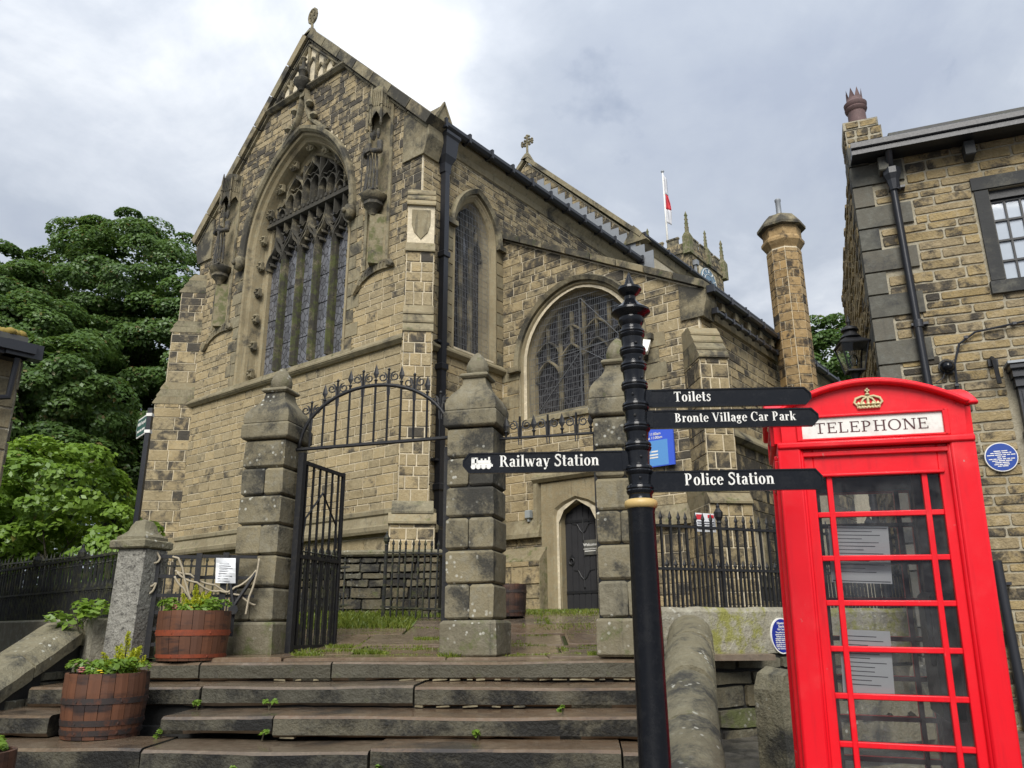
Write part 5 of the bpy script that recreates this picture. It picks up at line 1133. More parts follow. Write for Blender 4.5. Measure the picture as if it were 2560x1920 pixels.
hb('upright', -.01, .045, -.025, .025, 0, 1.02); hb('upright', .39, .445, -.025, .025, 0, 1.04); hb('upright', .65, .71, .07, .125, 0, 1.06); hb('upright', .77, .82, .09, .14, .2, 1.02)
m = MB(); m.tube([(.68, .08, 1.04), (.80, .06, .50)], .02, 5); m.tube([(1.0, .08, .85), (.80, .06, .50)], .02, 5); m.tube([(.80, .03, .47), (.80, .10, .47)], .05, 10); m.obj('brace', M['iron'], hg)
def smooth(P, n=6):
    P = [Vector(p) for p in P]; Q = [P[0]]+P+[P[-1]]; o = []
    for i in range(1, len(Q)-2):
        a, b, c, d = Q[i-1:i+3]
        for j in range(n): t = j/n; o.append(.5*((2*b)+(c-a)*t+(2*a-5*b+4*c-d)*t*t+(3*b-a-3*c+d)*t**3)+Vector((0, 0, -.02*math.sin(math.pi*t)*(c-b).length/.2)))
    return o+[P[-1]]
rp_ = T('tied_rope', 'pale rope looped and tied across the hurdle gate', 'rope', (-3.70, 8.45, 1.34), R(17)); m = MB()
for pts in ([(0, -.03, 1.05), (-.06, -.05, 1.0), (-.07, -.04, .95), (0, -.05, .93), (.04, -.04, .98), (0, -.03, 1.05)], [(-.04, -.04, .92), (-.06, -.05, .8), (-.02, -.05, .70), (.03, -.05, .73), (0, -.05, .64), (-.06, -.05, .62), (-.03, -.04, .58)], [(.16, -.03, 1.0), (.22, -.05, .98), (.27, -.05, .88), (.33, -.05, .7), (.4, -.05, .55), (.5, .0, .45)], [(.2, -.04, .86), (.35, -.02, .82), (.6, .05, .72), (.85, .08, .62), (1.02, .1, .52)], [(.22, -.04, .84), (.42, -.03, .74), (.65, .05, .66), (.8, .07, .7), (1.0, .1, .88)], [(.2, -.04, .80), (.3, -.04, .68), (.45, -.02, .52), (.52, .0, .44)], [(1.02, .04, 1.0), (1.0, .04, .8), (.95, .04, .6), (.93, .04, .42)]):
    m.tube(smooth(pts), .011, 6)
m.obj('strands', M['rope'], rp_, True)
nt_ = T('paper_notice', 'white paper notice tied to the hurdle gate', 'notice', (-3.70, 8.45, 1.34), R(17)); m = MB(); n = 6
for i in range(n):
    for k in range(4): m.v.append((.58+.20*k/3+.02*i/5, .045+.015*math.sin(i*.9+k), 1.0-.26*i/5)); m.t.append((0, .5, 0))
m.f = [(i*4+k, i*4+k+1, i*4+5+k, i*4+4+k) for i in range(n-1) for k in range(3)]; o = m.obj('sheet', M['paper'], nt_); o.modifiers.new('s', 'SOLIDIFY').thickness = .003
m = MB(); [m.box(.62, .72+.02*(i % 3), .030, .034, .94-i*.026, .944-i*.026) for i in range(8)]; m.obj('print', M['ink'], nt_)
# low rendered wall below the receding railing
lw_ = T('low_wall', 'low buff rendered wall carrying the receding railing', 'wall', (-4.21, 8.62, .4), R(138)); m = MB((.05, .5, .18)); m.box(-.1, 10, -.16, .16, 0, 1.33, bev=.02); m.obj('render', M['render'], lw_)
lr = T('low_rubble_wall', 'low dark mossy rubble wall behind the railing at the church corner', 'wall', (-3.9, 12.9, 1.7), R(-2))
m = MB((.7, .5, .1)); m.box(0, 2.75, .02, .4, -.2, 1.0); m.obj('wall_core', M['joint'], lr); S = Stones(); S.lay(lambda a, b, d: (a, -d, b), 0, 2.75, -.1, .98, (.1, .2), (.2, .5), lambda a, b, g: (.42+g.uniform(-.12, .15), g.random(), .25), rng, h=.03, rough=.01, gap=.015); S.build(lr, M['rubble'], top=80, root=lr)
m = MB((.3, .5, .35)); m.box(-.05, 2.8, -.06, .45, 1.0, 1.1, bev=.03); m.obj('coping', M['coping'], lr)
# ================================================================== retaining wall
rw = T('retaining_wall', 'retaining wall of dark rubble with mossy render along its top', 'wall', (1.45, 8.2, .2), R(24))
m = MB((.5, .5, .1)); m.box(0, 9, .0, .5, -.2, 1.5); m.obj('wall_core', M['joint'], rw)
m = MB((.22, .5, .42)); 
nx_ = 60
for i in range(nx_+1):
    x = 9*i/nx_
    for z, d in ((1.13, .0), (1.14, -.02), (1.30, -.025), (1.55, -.02), (1.595, .02), (1.6, .5)): m.v.append((x, d+rng.uniform(-.006, .006), z+rng.uniform(-.008, .008))); m.t.append((.2+.1*math.sin(i*.7), .5, .50 if 3 < i < 9 or 14 < i < 24 else .25))
m.f = [(i*6+k, i*6+6+k, i*6+7+k, i*6+1+k) for i in range(nx_) for k in range(5)]; m.obj('render_band', M['render'], rw)
S = Stones(); S.lay(lambda a, b, d: (a, -d, b), .02, 8.9, -.1, 1.12, (.13, .24), (.28, .62), lambda a, b, g: (.36+g.uniform(-.15, .2), g.random(), .14+(.4 if g.random() < .15 else 0)), rng, h=.03, rough=.012, gap=.02)
S.build(rw, M['rubble'], top=90, root=rw)
# ================================================================== barrels
rng = random.Random(11)
def barrel(label, loc, r, h, hoops, seed, hue=.3, soot=.3, rz=0):
    g = random.Random(seed); t = T('barrel_planter', label, 'planter', loc, rz, 'half barrel planters'); n = 20
    rad = lambda z: r*(.86+.14*math.sin(math.pi*(.12+.50*z/h)))
    for k in range(n):
        a0, a1 = 2*math.pi*(k+.02)/n, 2*math.pi*(k+.98)/n; m = MB((soot+g.uniform(-.12, .14), min(1, max(0, hue+g.uniform(-.3, .35))), 0)); zt = h-g.uniform(0, .008)
        zs = [0, h*.2, h*.45, h*.7, h*.9, zt]; 
        for z in zs:
            R_ = rad(z)+g.uniform(-.001, .002); m.add([(R_*math.cos(a0), R_*math.sin(a0), z), (R_*1.006*math.cos((a0+a1)/2), R_*1.006*math.sin((a0+a1)/2), z), (R_*math.cos(a1), R_*math.sin(a1), z), ((R_-.025)*math.cos(a1), (R_-.025)*math.sin(a1), z), ((R_-.025)*math.cos(a0), (R_-.025)*math.sin(a0), z)], [])
        m.f = [(i*5+q, i*5+(q+1) % 5, i*5+5+(q+1) % 5, i*5+5+q) for i in range(5) for q in range(5)]+[(25, 26, 27, 28, 29), (4, 3, 2, 1, 0)]; m.obj('stave', M['stave'], t)
    for z, w_, mt in hoops:
        m = MB(); q = 32
        for zz_, o_ in ((z, .001), (z, .007), (z+w_, .007), (z+w_, .001)): m.add([((rad(zz_)+o_)*math.cos(2*math.pi*k/q), (rad(zz_)+o_)*math.sin(2*math.pi*k/q), zz_) for k in range(q)], [])
        m.f = [(i*q+k, i*q+(k+1) % q, i*q+q+(k+1) % q, i*q+q+k) for i in range(3) for k in range(q)]
        for k in range(6): a = 2*math.pi*k/6+.3; m.lathe([(.008, -.008), (.008, .004), (.002, .008)], 6, ((rad(z)+.008)*math.cos(a), (rad(z)+.008)*math.sin(a), z+w_/2))
        m.obj('hoop', M[mt], t, True, 50)
    m = MB(); m.lathe([(rad(h)-.03, h-.06), (rad(h)*.5, h-.03), (.01, h-.02)], 16); m.obj('soil', M['soil'], t, True)
    return t
def leaves(m, pos, nrm, size, rg, hue=(0, 1), red=0, asp=.62):
    """add many rhombic leaves (numpy arrays) to builder arrays"""
    k = len(pos); nrm = nrm/np.linalg.norm(nrm, axis=1, keepdims=True); r_ = rg.normal(size=(k, 3)); u = np.cross(nrm, r_); u /= np.linalg.norm(u, axis=1, keepdims=True)+1e-9; v = np.cross(nrm, u)
    s = (size*rg.uniform(.7, 1.3, k))[:, None]; P = np.stack([pos-u*s, pos+v*s*asp+nrm*s*.18, pos+u*s, pos-v*s*asp+nrm*s*.18], 1)
    return P.reshape(-1, 3)
class Leafy:
    def __init__(s, seed): s.rg = np.random.default_rng(seed); s.P = []; s.T = []
    def add(s, pos, nrm, size, h0=.2, h1=.9, red=0, asp=.62):
        P = leaves(None, pos, nrm, size, s.rg, asp=asp); k = len(pos); h = s.rg.uniform(h0, h1, k); rd = (s.rg.random(k) < red)*s.rg.uniform(.4, .9, k)
        s.P.append(P); s.T.append(np.repeat(np.stack([np.zeros(k), h, rd, np.ones(k)], 1), 4, 0)); return s
    def clump(s, c, n, r, k, size, flat=.6, h0=.2, h1=.9, red=0):
        d = s.rg.normal(size=(k, 3)); d /= np.linalg.norm(d, axis=1, keepdims=True); n = np.array(n)/np.linalg.norm(n); dn = d@n; d = np.where((dn < -.15)[:, None], d-2*dn[:, None]*n, d)
        rad = r*s.rg.uniform(.72, 1.0, k)**.7; pos = np.array(c)+d*rad[:, None]*np.array([1, 1, flat])
        nn = d*.7+n*.5+np.array([0, 0, .55])+s.rg.normal(size=(k, 3))*.45; return s.add(pos, nn, size, h0, h1, red)
    def obj(s, name, mat, parent=None):
        P = np.concatenate(s.P).astype('f'); Tn = np.concatenate(s.T).astype('f'); n = len(P)//4; me = bpy.data.meshes.new(name)
        me.vertices.add(len(P)); me.vertices.foreach_set('co', P.ravel()); me.loops.add(n*4); me.polygons.add(n)
        me.loops.foreach_set('vertex_index', np.arange(n*4, dtype='i')); me.polygons.foreach_set('loop_start', np.arange(0, n*4, 4, dtype='i'))
        at = me.attributes.new('tint', 'FLOAT_COLOR', 'POINT'); at.data.foreach_set('color', Tn.ravel()); me.materials.append(mat); me.update(calc_edges=True); me.validate(); return link(name, me, parent)
def planting(loc, r, z, seed, conifer, label, clabel, h=.28):
    t = T('bedding_plants', label, 'plants', (loc[0], loc[1], loc[2]+z)); L = Leafy(seed); g = random.Random(seed)
    for i in range(26):
        a = g.uniform(0, 6.28); q = r*math.sqrt(g.random())*1.05; L.clump((q*math.cos(a), q*math.sin(a), g.uniform(.0, .09)), (math.cos(a)*.4, math.sin(a)*.4, 1), .075, 34, .026, .7, .2, 1)
    L.obj('foliage', M['leafbright'], t)
    for nm, mt, ps in (('pink_flower', 'red_petal', [(-.12, -r*.8, .05), (.02, -r*.85, .04)]), ('yellow_flower', 'yellow_petal', [(.05, -r*.95, .03)])):
        m = MB()
        for p in ps:
            for k in range(6): a = k*1.05; m.lathe([(.003, -.005), (.018, 0), (.003, .006)], 6, (p[0]+.018*math.cos(a), p[1]-.01, p[2]+.018*math.sin(a)))
        m.obj(nm, M[mt], t)
    if conifer:
        c = T('golden_conifer', clabel, 'shrub', (loc[0]+conifer[0], loc[1]+conifer[1], loc[2]+z)); L = Leafy(seed+9); H = conifer[2]; rg = L.rg
        for j in range(15):
            ph = H*(1 if j == 0 else rg.uniform(.35, .85)); lx, ly = (0, 0) if j == 0 else rg.normal(size=2)*.055; tx, ty = lx*2.1, ly*2.1; k = int(260*ph/H); tt = rg.random(k)**.8; an = rg.uniform(0, 6.283, k); rr = .045*(1-tt)**.6*rg.uniform(.2, 1, k)+.004
            pos = np.stack([lx+(tx-lx)*tt+rr*np.cos(an), ly+(ty-ly)*tt+rr*np.sin(an), tt*ph+.01], 1); up = np.stack([-np.sin(an), np.cos(an), np.zeros(k)+.1], 1)+rg.normal(size=(k, 3))*.4; L.add(pos, up, .016, 0, 1, 0, .22)
        L.obj('foliage', M['leafyellow'], c)
        m = MB((.5, .5, 0)); m.tube([(0, 0, -.05), (0, 0, H*.8)], [.012, .003], 5); m.obj('stem', M['bark'], c)
B1 = (-3.20, 8.36, 1.325); B2 = (-3.42, 7.16, .775); B3 = (-3.66, 5.75, .40)
barrel('half barrel planter with a bright red-rusted hoop at the top of the steps', B1, .345, .47, ((.025, .035, 'redhoop'), (.23, .055, 'redhoop')), 1, .25, .22)
barrel('half barrel planter with dark hoops standing midway down the steps', B2, .325, .50, ((.03, .04, 'hoop'), (.10, .045, 'hoop'), (.265, .045, 'hoop')), 2, .4, .30)
barrel('half barrel planter cut off by the bottom corner of the picture', B3, .33, .45, ((.03, .04, 'hoop'), (.25, .045, 'hoop')), 3, .55, .35)
planting(B1, .28, .45, 31, (-.02, .0, .26), 'green bedding plants in the barrel at the top of the steps', 'small golden conifer in the barrel at the top of the steps')
planting(B2, .265, .475, 32, (.11, .03, .34), 'green bedding plants with a yellow flower in the barrel midway down the steps', 'feathery golden conifer in the barrel midway down the steps')
planting(B3, .27, .43, 33, None, 'green trailing plants in the barrel at the picture corner', '')
ob = barrel('old slatted half barrel behind the middle gate pillar', (-.06, 12.2, 1.77), .25, .46, ((.05, .04, 'hoop'), (.33, .04, 'hoop')), 4, .9, .45)
# ================================================================== building at the left edge
lb = T('stone_building', 'stone building corner with a mossy roof edge and black gutter at the picture edge', 'building', (-5.42, 8.02, 0), R(50))
fr = lambda a, b, d: (.2-a, -d, b)
m = MB((.3, .5, .05)); m.box(-6, .2, 0, 5, 0, 4.45); m.obj('wall', M['hmortar'], lb)
S = Stones(); S.lay(fr, 0, 2.6, 1.2, 4.4, (.22, .34), (.35, .7), lambda a, b, g: (.2+g.uniform(-.12, .15), g.random(), .06), rng, gap=.014, h=.016)
S.lay(lambda a, b, d: (.2+d, a, b), 0, 3, 1.2, 4.4, (.22, .34), (.35, .7), lambda a, b, g: (.45, g.random(), .06), rng); S.build(lb, M['dressed'], top=80, root=lb)
m = MB((.5, .5, 0)); m.add([(x, y, z) for x in (-6, .16) for y, z in ((-.22, 4.52), (-.22, 4.60), (2.5, 4.95), (2.5, 4.85))], [(0, 1, 2, 3), (7, 6, 5, 4), (0, 1, 5, 4), (1, 2, 6, 5), (0, 3, 7, 4)]); m.obj('roof', M['slate'], lb)
m = MB(); 
for i in range(60): x = -3.2+i*.056; m.lathe([(.03, -.04), (.075, 0), (.05, .04), (.01, .06)], 7, (x, -.16+rng.uniform(-.04, .05), 4.60+rng.uniform(0, .03)))
tag(m.obj('moss', M['moss'], lb, True), kind='stuff')
m = MB(); m.box(-6, .22, -.34, -.22, 4.40, 4.50); m.box(-6, .18, -.27, -.02, 4.36, 4.42); m.box(-.05, .3, -.30, -.16, 4.36, 4.52); m.obj('gutter', M['gutter'], lb)
m = MB(); m.tube([(-.30, -.27, 4.42), (-.30, -.14, 4.25), (-.30, -.12, .5)], .04, 8); m.tube([(.1, -.2, 4.36), (.1, -.12, 3.95), (-.28, -.12, 3.85)], .035, 8); m.obj('downpipe', M['gutter'], lb, True, 40)
m = MB((.6, .5, 0)); m.box(-.62, -.45, -.2, .0, 4.16, 4.36); m.obj('corbel', M['quoin'], lb)
# ================================================================== footpath sign
fs = T('footpath_signpost', 'grey footpath signpost with a small green pointing sign before the trees', 'signpost', (-4.66, 9.96, 1.6))
m = MB(); m.box(-.029, .029, -.029, .029, 0, 2.75, bev=.005); m.obj('post', M['gutter'], fs)
for z in (2.44, 2.66): m = MB(); m.box(-.036, .036, -.036, .036, z-.02, z+.02); m.obj('clamp', M['white'], fs)
sn = link('sign_arm', None, fs); sn.location = (0, -.036, 2.55); sn.rotation_euler = (0, 0, R(129)); 
F = lambda a, b, d: (a, d, b)
m = MB(); m.prism([(.03, -.13), (.46, -.13), (.52, 0), (.46, .13), (.03, .13)], F, -.006, .006); m.obj('board', M['white'], sn); m = MB(); m.prism([(.05, -.108), (.45, -.108), (.495, 0), (.45, .108), (.05, .108)], F, .006, .010); m.obj('face', M['green'], sn)
def text(s, parent, loc, size, mat, rot=(R(90), 0, 0), name='lettering', align='CENTER', ext=.001, sx=1):
    c = bpy.data.curves.new(name, 'FONT'); c.body = s; c.size = size; c.align_x = align; c.align_y = 'CENTER'; c.extrude = ext; c.materials.append(mat); c.resolution_u = 3; c.offset = size*.012
    o = link(name, c, None); TEXTS.append((o, parent, loc, rot, sx, mat)); return o
TEXTS = []
def print_line(parent, x, y, z, width, h, mat, seed=1, sg=1):
    """a line of print too small to read: word-length strokes"""
    g = random.Random(seed); m = MB(); a = -width/2
    while a < width/2-h: l = min(g.uniform(1.6, 4.5)*h, width/2-a); m.box(x+a, x+a+l, min(y, y+sg*.001), max(y, y+sg*.001), z-h*.3, z+h*.3); a += l+h*.5
    m.obj('lettering', mat, parent)
text('Public Footpath', sn, (.26, .0115, .045), .068, M['white'], (R(90), 0, R(180)), sx=.85); print_line(sn, .26, .0115, -.05, .34, .05, M['white'], 4)
# ================================================================== serif lettering built from stems, bowls and serifs
M['signink'] = plain('sign_letter_brown', (.075, .018, .022), .6, var=.1)
def glyphs(wt=1.0):
    w_, t = .17*wt, .055; G = {}
    def st(x, y0, y1, ww=None): h = (ww or w_)/2; return [(x-h, y0), (x+h, y0), (x+h, y1), (x-h, y1)]
    def sf(x, y, half=.17, up=True): hh = .045; return [(x-half, y if up else y-hh), (x+half, y if up else y-hh), (x+half, y+hh if up else y), (x-half, y+hh if up else y)]
    def dg(x0, y0, x1, y1, ww): h = ww/2; return [(x0-h, y0), (x0+h, y0), (x1+h, y1), (x1-h, y1)]
    def hb(x0, x1, y, tt=t): return [(x0, y-tt/2), (x1, y-tt/2), (x1, y+tt/2), (x0, y+tt/2)]
    def bowl(cx, cy, rx, ry, a0=0, a1=360, tk=None, tn=None, n=18):
        tk = tk or w_; tn = tn or t; q = []; A = [math.radians(a0+(a1-a0)*i/n) for i in range(n+1)]
        for p, r_ in zip(A, A[1:]): q.append([(cx+rx*math.cos(p), cy+ry*math.sin(p)), (cx+rx*math.cos(r_), cy+ry*math.sin(r_)), (cx+(rx-tk)*math.cos(r_), cy+(ry-tn)*math.sin(r_)), (cx+(rx-tk)*math.cos(p), cy+(ry-tn)*math.sin(p))])
        return q
    def pl(pts, ww): 
        q = []
        for (x0, y0), (x1, y1) in zip(pts, pts[1:]):
            l = math.hypot(x1-x0, y1-y0); nx, ny = -(y1-y0)/l*ww/2, (x1-x0)/l*ww/2; q.append([(x0+nx, y0+ny), (x0-nx, y0-ny), (x1-nx, y1-ny), (x1+nx, y1+ny)])
        return q
    X = .68
    G['T'] = (.74, [st(.37, 0, 1), hb(.03, .71, .965, .07), st(.06, .78, .98, .05), st(.68, .78, .98, .05), sf(.37, 0, .18)])
    G['E'] = (.70, [st(.17, 0, 1), hb(.05, .60, .97, .06), hb(.05, .64, .03, .06), hb(.17, .48, .52), st(.60, .80, 1, .05), st(.62, 0, .22, .05), st(.48, .42, .62, .05)])
    G['L'] = (.66, [st(.17, 0, 1), sf(.17, 1, .15, False), hb(.05, .60, .03, .06), st(.59, 0, .26, .05)])
    G['H'] = (.86, [st(.18, 0, 1), st(.68, 0, 1), hb(.18, .68, .5), sf(.18, 0, .15), sf(.68, 0, .15), sf(.18, 1, .15, False), sf(.68, 1, .15, False)])
    G['N'] = (.84, [st(.15, 0, 1, .07), st(.69, 0, 1, .07), dg(.16, 1, .68, 0, w_*1.1), sf(.15, 0, .13), sf(.69, 1, .13, False), sf(.12, 1, .12, False)])
    G['O'] = (.88, bowl(.43, .5, .40, .52)); G['C'] = (.78, bowl(.43, .5, .40, .52, 45, 315)+[st(.70, .66, .98, .06)])
    pb = lambda cy, ry, rx=.36: bowl(.24, cy, rx, ry, -90, 90)
    G['P'] = (.70, [st(.18, 0, 1), sf(.18, 0, .16), hb(.03, .26, .97), hb(.18, .26, .45)]+pb(.72, .30)); G['B'] = (.74, [st(.18, 0, 1), hb(.03, .28, .97), hb(.03, .28, .03), hb(.18, .28, .53)]+pb(.75, .25, .34)+pb(.28, .28, .40))
    G['R'] = (.80, [st(.18, 0, 1), sf(.18, 0, .16), hb(.03, .26, .97), hb(.18, .28, .48), dg(.42, .5, .68, 0, w_), sf(.70, 0, .10)]+pb(.73, .27)); G['V'] = (.80, [dg(.14, 1, .42, 0, w_), dg(.70, 1, .42, 0, .065), sf(.14, 1, .15, False), sf(.70, 1, .12, False)])
    G['S'] = (.62, pl([(.54, .80), (.48, .94), (.30, .99), (.14, .90), (.13, .74), (.28, .60), (.44, .47), (.52, .30), (.46, .10), (.28, .01), (.12, .07), (.06, .22)], w_*.78)+[st(.55, .70, .99, .05), st(.06, .02, .28, .05)])
    G['o'] = (.58, bowl(.28, .34, .27, .36)); G['c'] = (.52, bowl(.28, .34, .27, .36, 50, 320)+bowl(.42, .5, .085, .085, 0, 360, .085, .085, 8)); G['e'] = (.54, bowl(.28, .34, .27, .36, 0, 322)+[hb(.08, .54, .37)])
    G['i'] = (.34, [st(.17, 0, X), sf(.17, 0, .15), sf(.10, X, .10, False)]+bowl(.17, .90, .10, .10, 0, 360, .1, .1, 10)); G['l'] = (.34, [st(.17, 0, 1.02), sf(.17, 0, .15), sf(.10, 1.02, .10, False)])
    G['t'] = (.40, [st(.18, .1, .92), hb(.02, .36, .66)]+bowl(.27, .12, .175, .13, 180, 320, .12, .07, 8)); G['n'] = (.66, [st(.16, 0, X), st(.50, 0, .46), sf(.16, 0, .14), sf(.50, 0, .14), sf(.09, X, .09, False)]+bowl(.36, .44, .225, .25, 0, 150, w_, .09, 10))
    G['r'] = (.48, [st(.16, 0, X), sf(.16, 0, .15), sf(.09, X, .09, False)]+bowl(.36, .58, .09, .09, 0, 360, .09, .09, 10)+[hb(.2, .40, .64, .06)]); G['a'] = (.56, [st(.40, .04, .50)]+bowl(.26, .48, .225, .22, 0, 165, w_, .065, 10)+bowl(.24, .20, .21, .215, 60, 360, w_*.9, .06, 14)+[sf(.47, 0, .08)])
    G['s'] = (.46, pl([(.39, .56), (.32, .66), (.20, .67), (.10, .58), (.14, .46), (.28, .36), (.37, .24), (.32, .07), (.19, .01), (.08, .06), (.05, .16)], w_*.68)); G['g'] = (.56, bowl(.25, .45, .21, .24)+bowl(.26, -.08, .24, .17, 0, 360, .09, .06)+[hb(.38, .54, .62, .06), hb(.14, .40, .10, .10)])
    G['w'] = (.88, [dg(.10, X, .28, 0, w_), dg(.44, X, .28, 0, .06), dg(.42, X, .60, 0, w_), dg(.78, X, .60, 0, .06), sf(.10, X, .11, False), sf(.78, X, .1, False), sf(.42, X, .1, False)]); G['y'] = (.60, [dg(.12, X, .32, 0, w_), dg(.52, X, .22, -.26, .06), sf(.12, X, .12, False), sf(.52, X, .1, False)]+bowl(.16, -.20, .08, .08, 0, 360, .08, .08, 8)); G['k'] = (.62, [st(.16, 0, 1.02), sf(.16, 0, .14), sf(.10, 1.02, .09, False), dg(.24, .32, .48, X, .06), dg(.30, .42, .52, 0, w_), sf(.50, X, .11, False), sf(.54, 0, .09)])
    return G
_GL = {}
def word(s, parent, fr, cx, zb, size, mat, width=None, wt=1.0):
    """fr maps (x,z) to a point on the sign face; letters centred on cx, baseline zb"""
    G = _GL.setdefault(wt, glyphs(wt)); m = MB(); adv = sum(G[c][0]+.04 if c != ' ' else .34 for c in s)
    k = size if width is None else width/adv; x = cx-adv*k/2
    for c in s:
        if c == ' ': x += .34*k; continue
        a, polys = G[c]
        for p in polys:
            q = [fr(x+u*k, zb+v*size) for u, v in p]; m.add(q, [tuple(range(len(q)))])
        x += (a+.04)*k
    o = m.obj('lettering', mat, parent); sd_ = o.modifiers.new('t', 'SOLIDIFY'); sd_.thickness = .0012; sd_.offset = 0; return o
# ================================================================== house on the right
rng = random.Random(17)
hs = T('stone_house', 'yellow coursed-stone house with black quoins, eaves gutter and small-paned window', 'house', (4.37, 8.97, 0), R(-20.6))
FH = lambda a, b, d: (a, -d, b)
m = MB((.15, .5, 0)); m.box(0, 1.42, 0, .3, 0, 7.45); m.box(2.5, 6, 0, .3, 0, 7.45); m.box(1.42, 2.5, 0, .3, 0, 5.41); m.box(1.42, 2.5, 0, .3, 6.57, 7.45); m.box(0, 6, .3, 5, 0, 7.40); m.obj('wall', M['hmortar'], hs)
S = Stones(); hole = lambda b: (1.25, 2.6) if 5.24 < b < 6.74 else None
tn = lambda a, b, g: (.34+g.uniform(-.2, .16)+(.22 if a < .9 and g.random() < .5 else 0), g.random(), .02)
z = .4; i = 0; qs = []
while z < 7.3:
    long_ = i % 2 == 0; w_ = .57+rng.uniform(-.02, .03) if long_ else .19; qs.append((z, z+.295, w_)); z += .295; i += 1
qw = lambda b: next((( -.1, w_+.012) for z0, z1, w_ in qs if z0 <= b < z1), None)
S.lay(FH, 0, 3.0, .4, 7.4, (.09, .15), (.2, .58), tn, rng, holes=[hole, qw, lambda b: (1.22, 3.1) if b < 4.42 else None], gap=.015, h=.014, rough=.006, e=.007)
S.lay(lambda a, b, d: (-d, a, b), .02, 5, .4, 7.4, (.1, .2), (.2, .5), tn, rng, gap=.02, h=.04, rough=.012, e=.02)
S.build(hs, M['house'], top=290, root=hs)
Q = Stones()
for z0, z1, w_ in qs: Q.put([(-.045, z0+.006), (w_, z0+.006), (w_, z1-.006), (-.045, z1-.006)], FH, (.38+rng.uniform(-.1, .1), rng.random(), .10 if rng.random() < .4 else .02), .035, .006)
for z0, z1, w_ in qs: Q.put([(-.0, z0+.006), (.57 if w_ < .3 else .2, z0+.006), (.57 if w_ < .3 else .2, z1-.006), (-.0, z1-.006)], lambda a, b, d: (-d-.01, a, b), (.4, rng.random(), .02), .034, .006)
Q.build(hs, M['quoin'], 'quoin', 60, root=hs)
wn_ = MB(); wn_.prism([(1.42, 5.41), (2.5, 5.41), (2.5, 6.57), (1.42, 6.57)], FH, -.16, -.10); wn_ = wn_.obj('window', M['skyglass'], hs); tag(wn_, label='small-paned dark sash window with sky reflection painted pale into its panes')
for nm, a0, a1, b0, b1, d in (('jamb', 1.26, 1.42, 5.40, 6.57, .03), ('jamb', 2.48, 2.64, 5.40, 6.57, .03), ('lintel', 1.24, 2.66, 6.572, 6.75, .032), ('sill', 1.24, 2.66, 5.23, 5.398, .06)):
    m = MB((.62, .5, .0)); m.prism([(a0, b0), (a1, b0), (a1, b1), (a0, b1)], FH, -.14, d, inset=.008); m.obj(nm, M['quoin'], wn_)
for b in (5.43, 5.67, 5.93, 6.19, 6.44): m = MB(); m.prism([(1.42, b-.012), (2.5, b-.012), (2.5, b+.012), (1.42, b+.012)], FH, -.11, -.075); m.obj('glazing_bar', M['frame'], wn_)
for a in (1.435, 1.58, 1.74, 1.90, 2.06): m = MB(); m.prism([(a-.011, 5.41), (a+.011, 5.41), (a+.011, 6.57), (a-.011, 6.57)], FH, -.11, -.078); m.obj('glazing_bar', M['frame'], wn_)
m = MB(); m.prism([(1.42, 6.46), (2.5, 6.46), (2.5, 6.57), (1.42, 6.57)], FH, -.11, -.04); m.obj('head_frame', M['frame'], wn_)
m = MB((.5, .5, .1)); m.add([(x, y, z) for x in (.42, 6) for y, z in ((-.32, 7.33), (-.32, 7.40), (3.2, 8.35), (3.2, 8.25))], [(0, 1, 2, 3), (7, 6, 5, 4), (0, 1, 5, 4), (1, 2, 6, 5), (0, 3, 7, 4)]); m.obj('roof', M['slate'], hs)
m = MB(); m.box(-.02, 6, -.34, -.20, 7.18, 7.25); m.box(-.02, 6, -.37, -.19, 7.25, 7.34, bev=.012); m.box(-.02, 6, -.2, .0, 7.21, 7.25); m.obj('gutter', M['gutter'], hs)
for a in (.33, 1.28, 2.3): m = MB((.4, .5, .0)); m.box(a-.055, a+.055, -.20, 0, 6.98, 7.17, bev=.012); m.obj('corbel', M['quoin'], hs)
dp = MB(); dp.tube([(.40, -.28, 7.22), (.40, -.22, 7.12), (.405, -.10, 7.0), (.47, -.10, .6)], .045, 10)
for z_ in (6.75, 4.95, 3.2): dp.box(.36, .54, -.11, -.02, z_, z_+.03); dp.lathe([(.055, 0), (.055, .09)], 10, (.435, -.10, z_-.03))
dp = dp.obj('downpipe', M['gutter'], hs, True, 40); m = MB(); m.lathe([(.05, 6.72), (.075, 6.85), (.105, 6.92), (.105, 7.0), (.08, 7.02)], 8, (.415, -.12, 0), ph=.5); m.obj('rainwater_hopper', M['gutter'], dp)
m = MB(); m.tube([(.80, -.08, 2.25), (.82, -.08, .3)], .05, 10); m.box(.74, .9, -.09, -.01, 2.0, 2.03); m.obj('soil_pipe', M['gutter'], hs, True, 40)
m = MB(); m.tube([(3.0, -.05, 4.92), (1.5, -.05, 4.86), (1.0, -.05, 4.80), (.82, -.05, 4.68), (.74, -.05, 4.45), (.72, -.05, 4.0), (.73, -.05, 2.3)], .013, 5); m.tube([(.74, -.05, 4.5), (.66, -.06, 4.44), (.6, -.06, 4.30), (.52, -.06, 4.25)], .008, 4)
for p in ((.9, 4.75), (1.4, 4.85), (.725, 4.2), (.722, 3.75), (.724, 3.3), (.728, 2.8)): m.box(p[0]-.02, p[0]+.02, -.07, -.03, p[1]-.015, p[1]+.015)
m.obj('cable', M['gutter'], hs)
m = MB((.4, .5, 0))
S = Stones()
for k, (f_, a0, a1) in enumerate(((FH, -.03, .40), (lambda a, b, d: (-.03-d, a, b), .0, .55))): S.lay(f_, a0, a1, 7.28, 7.74, (.07, .10), (.1, .24), lambda a, b, g: (.5, g.random(), .1), rng, gap=.018, h=.012, rough=.006); 
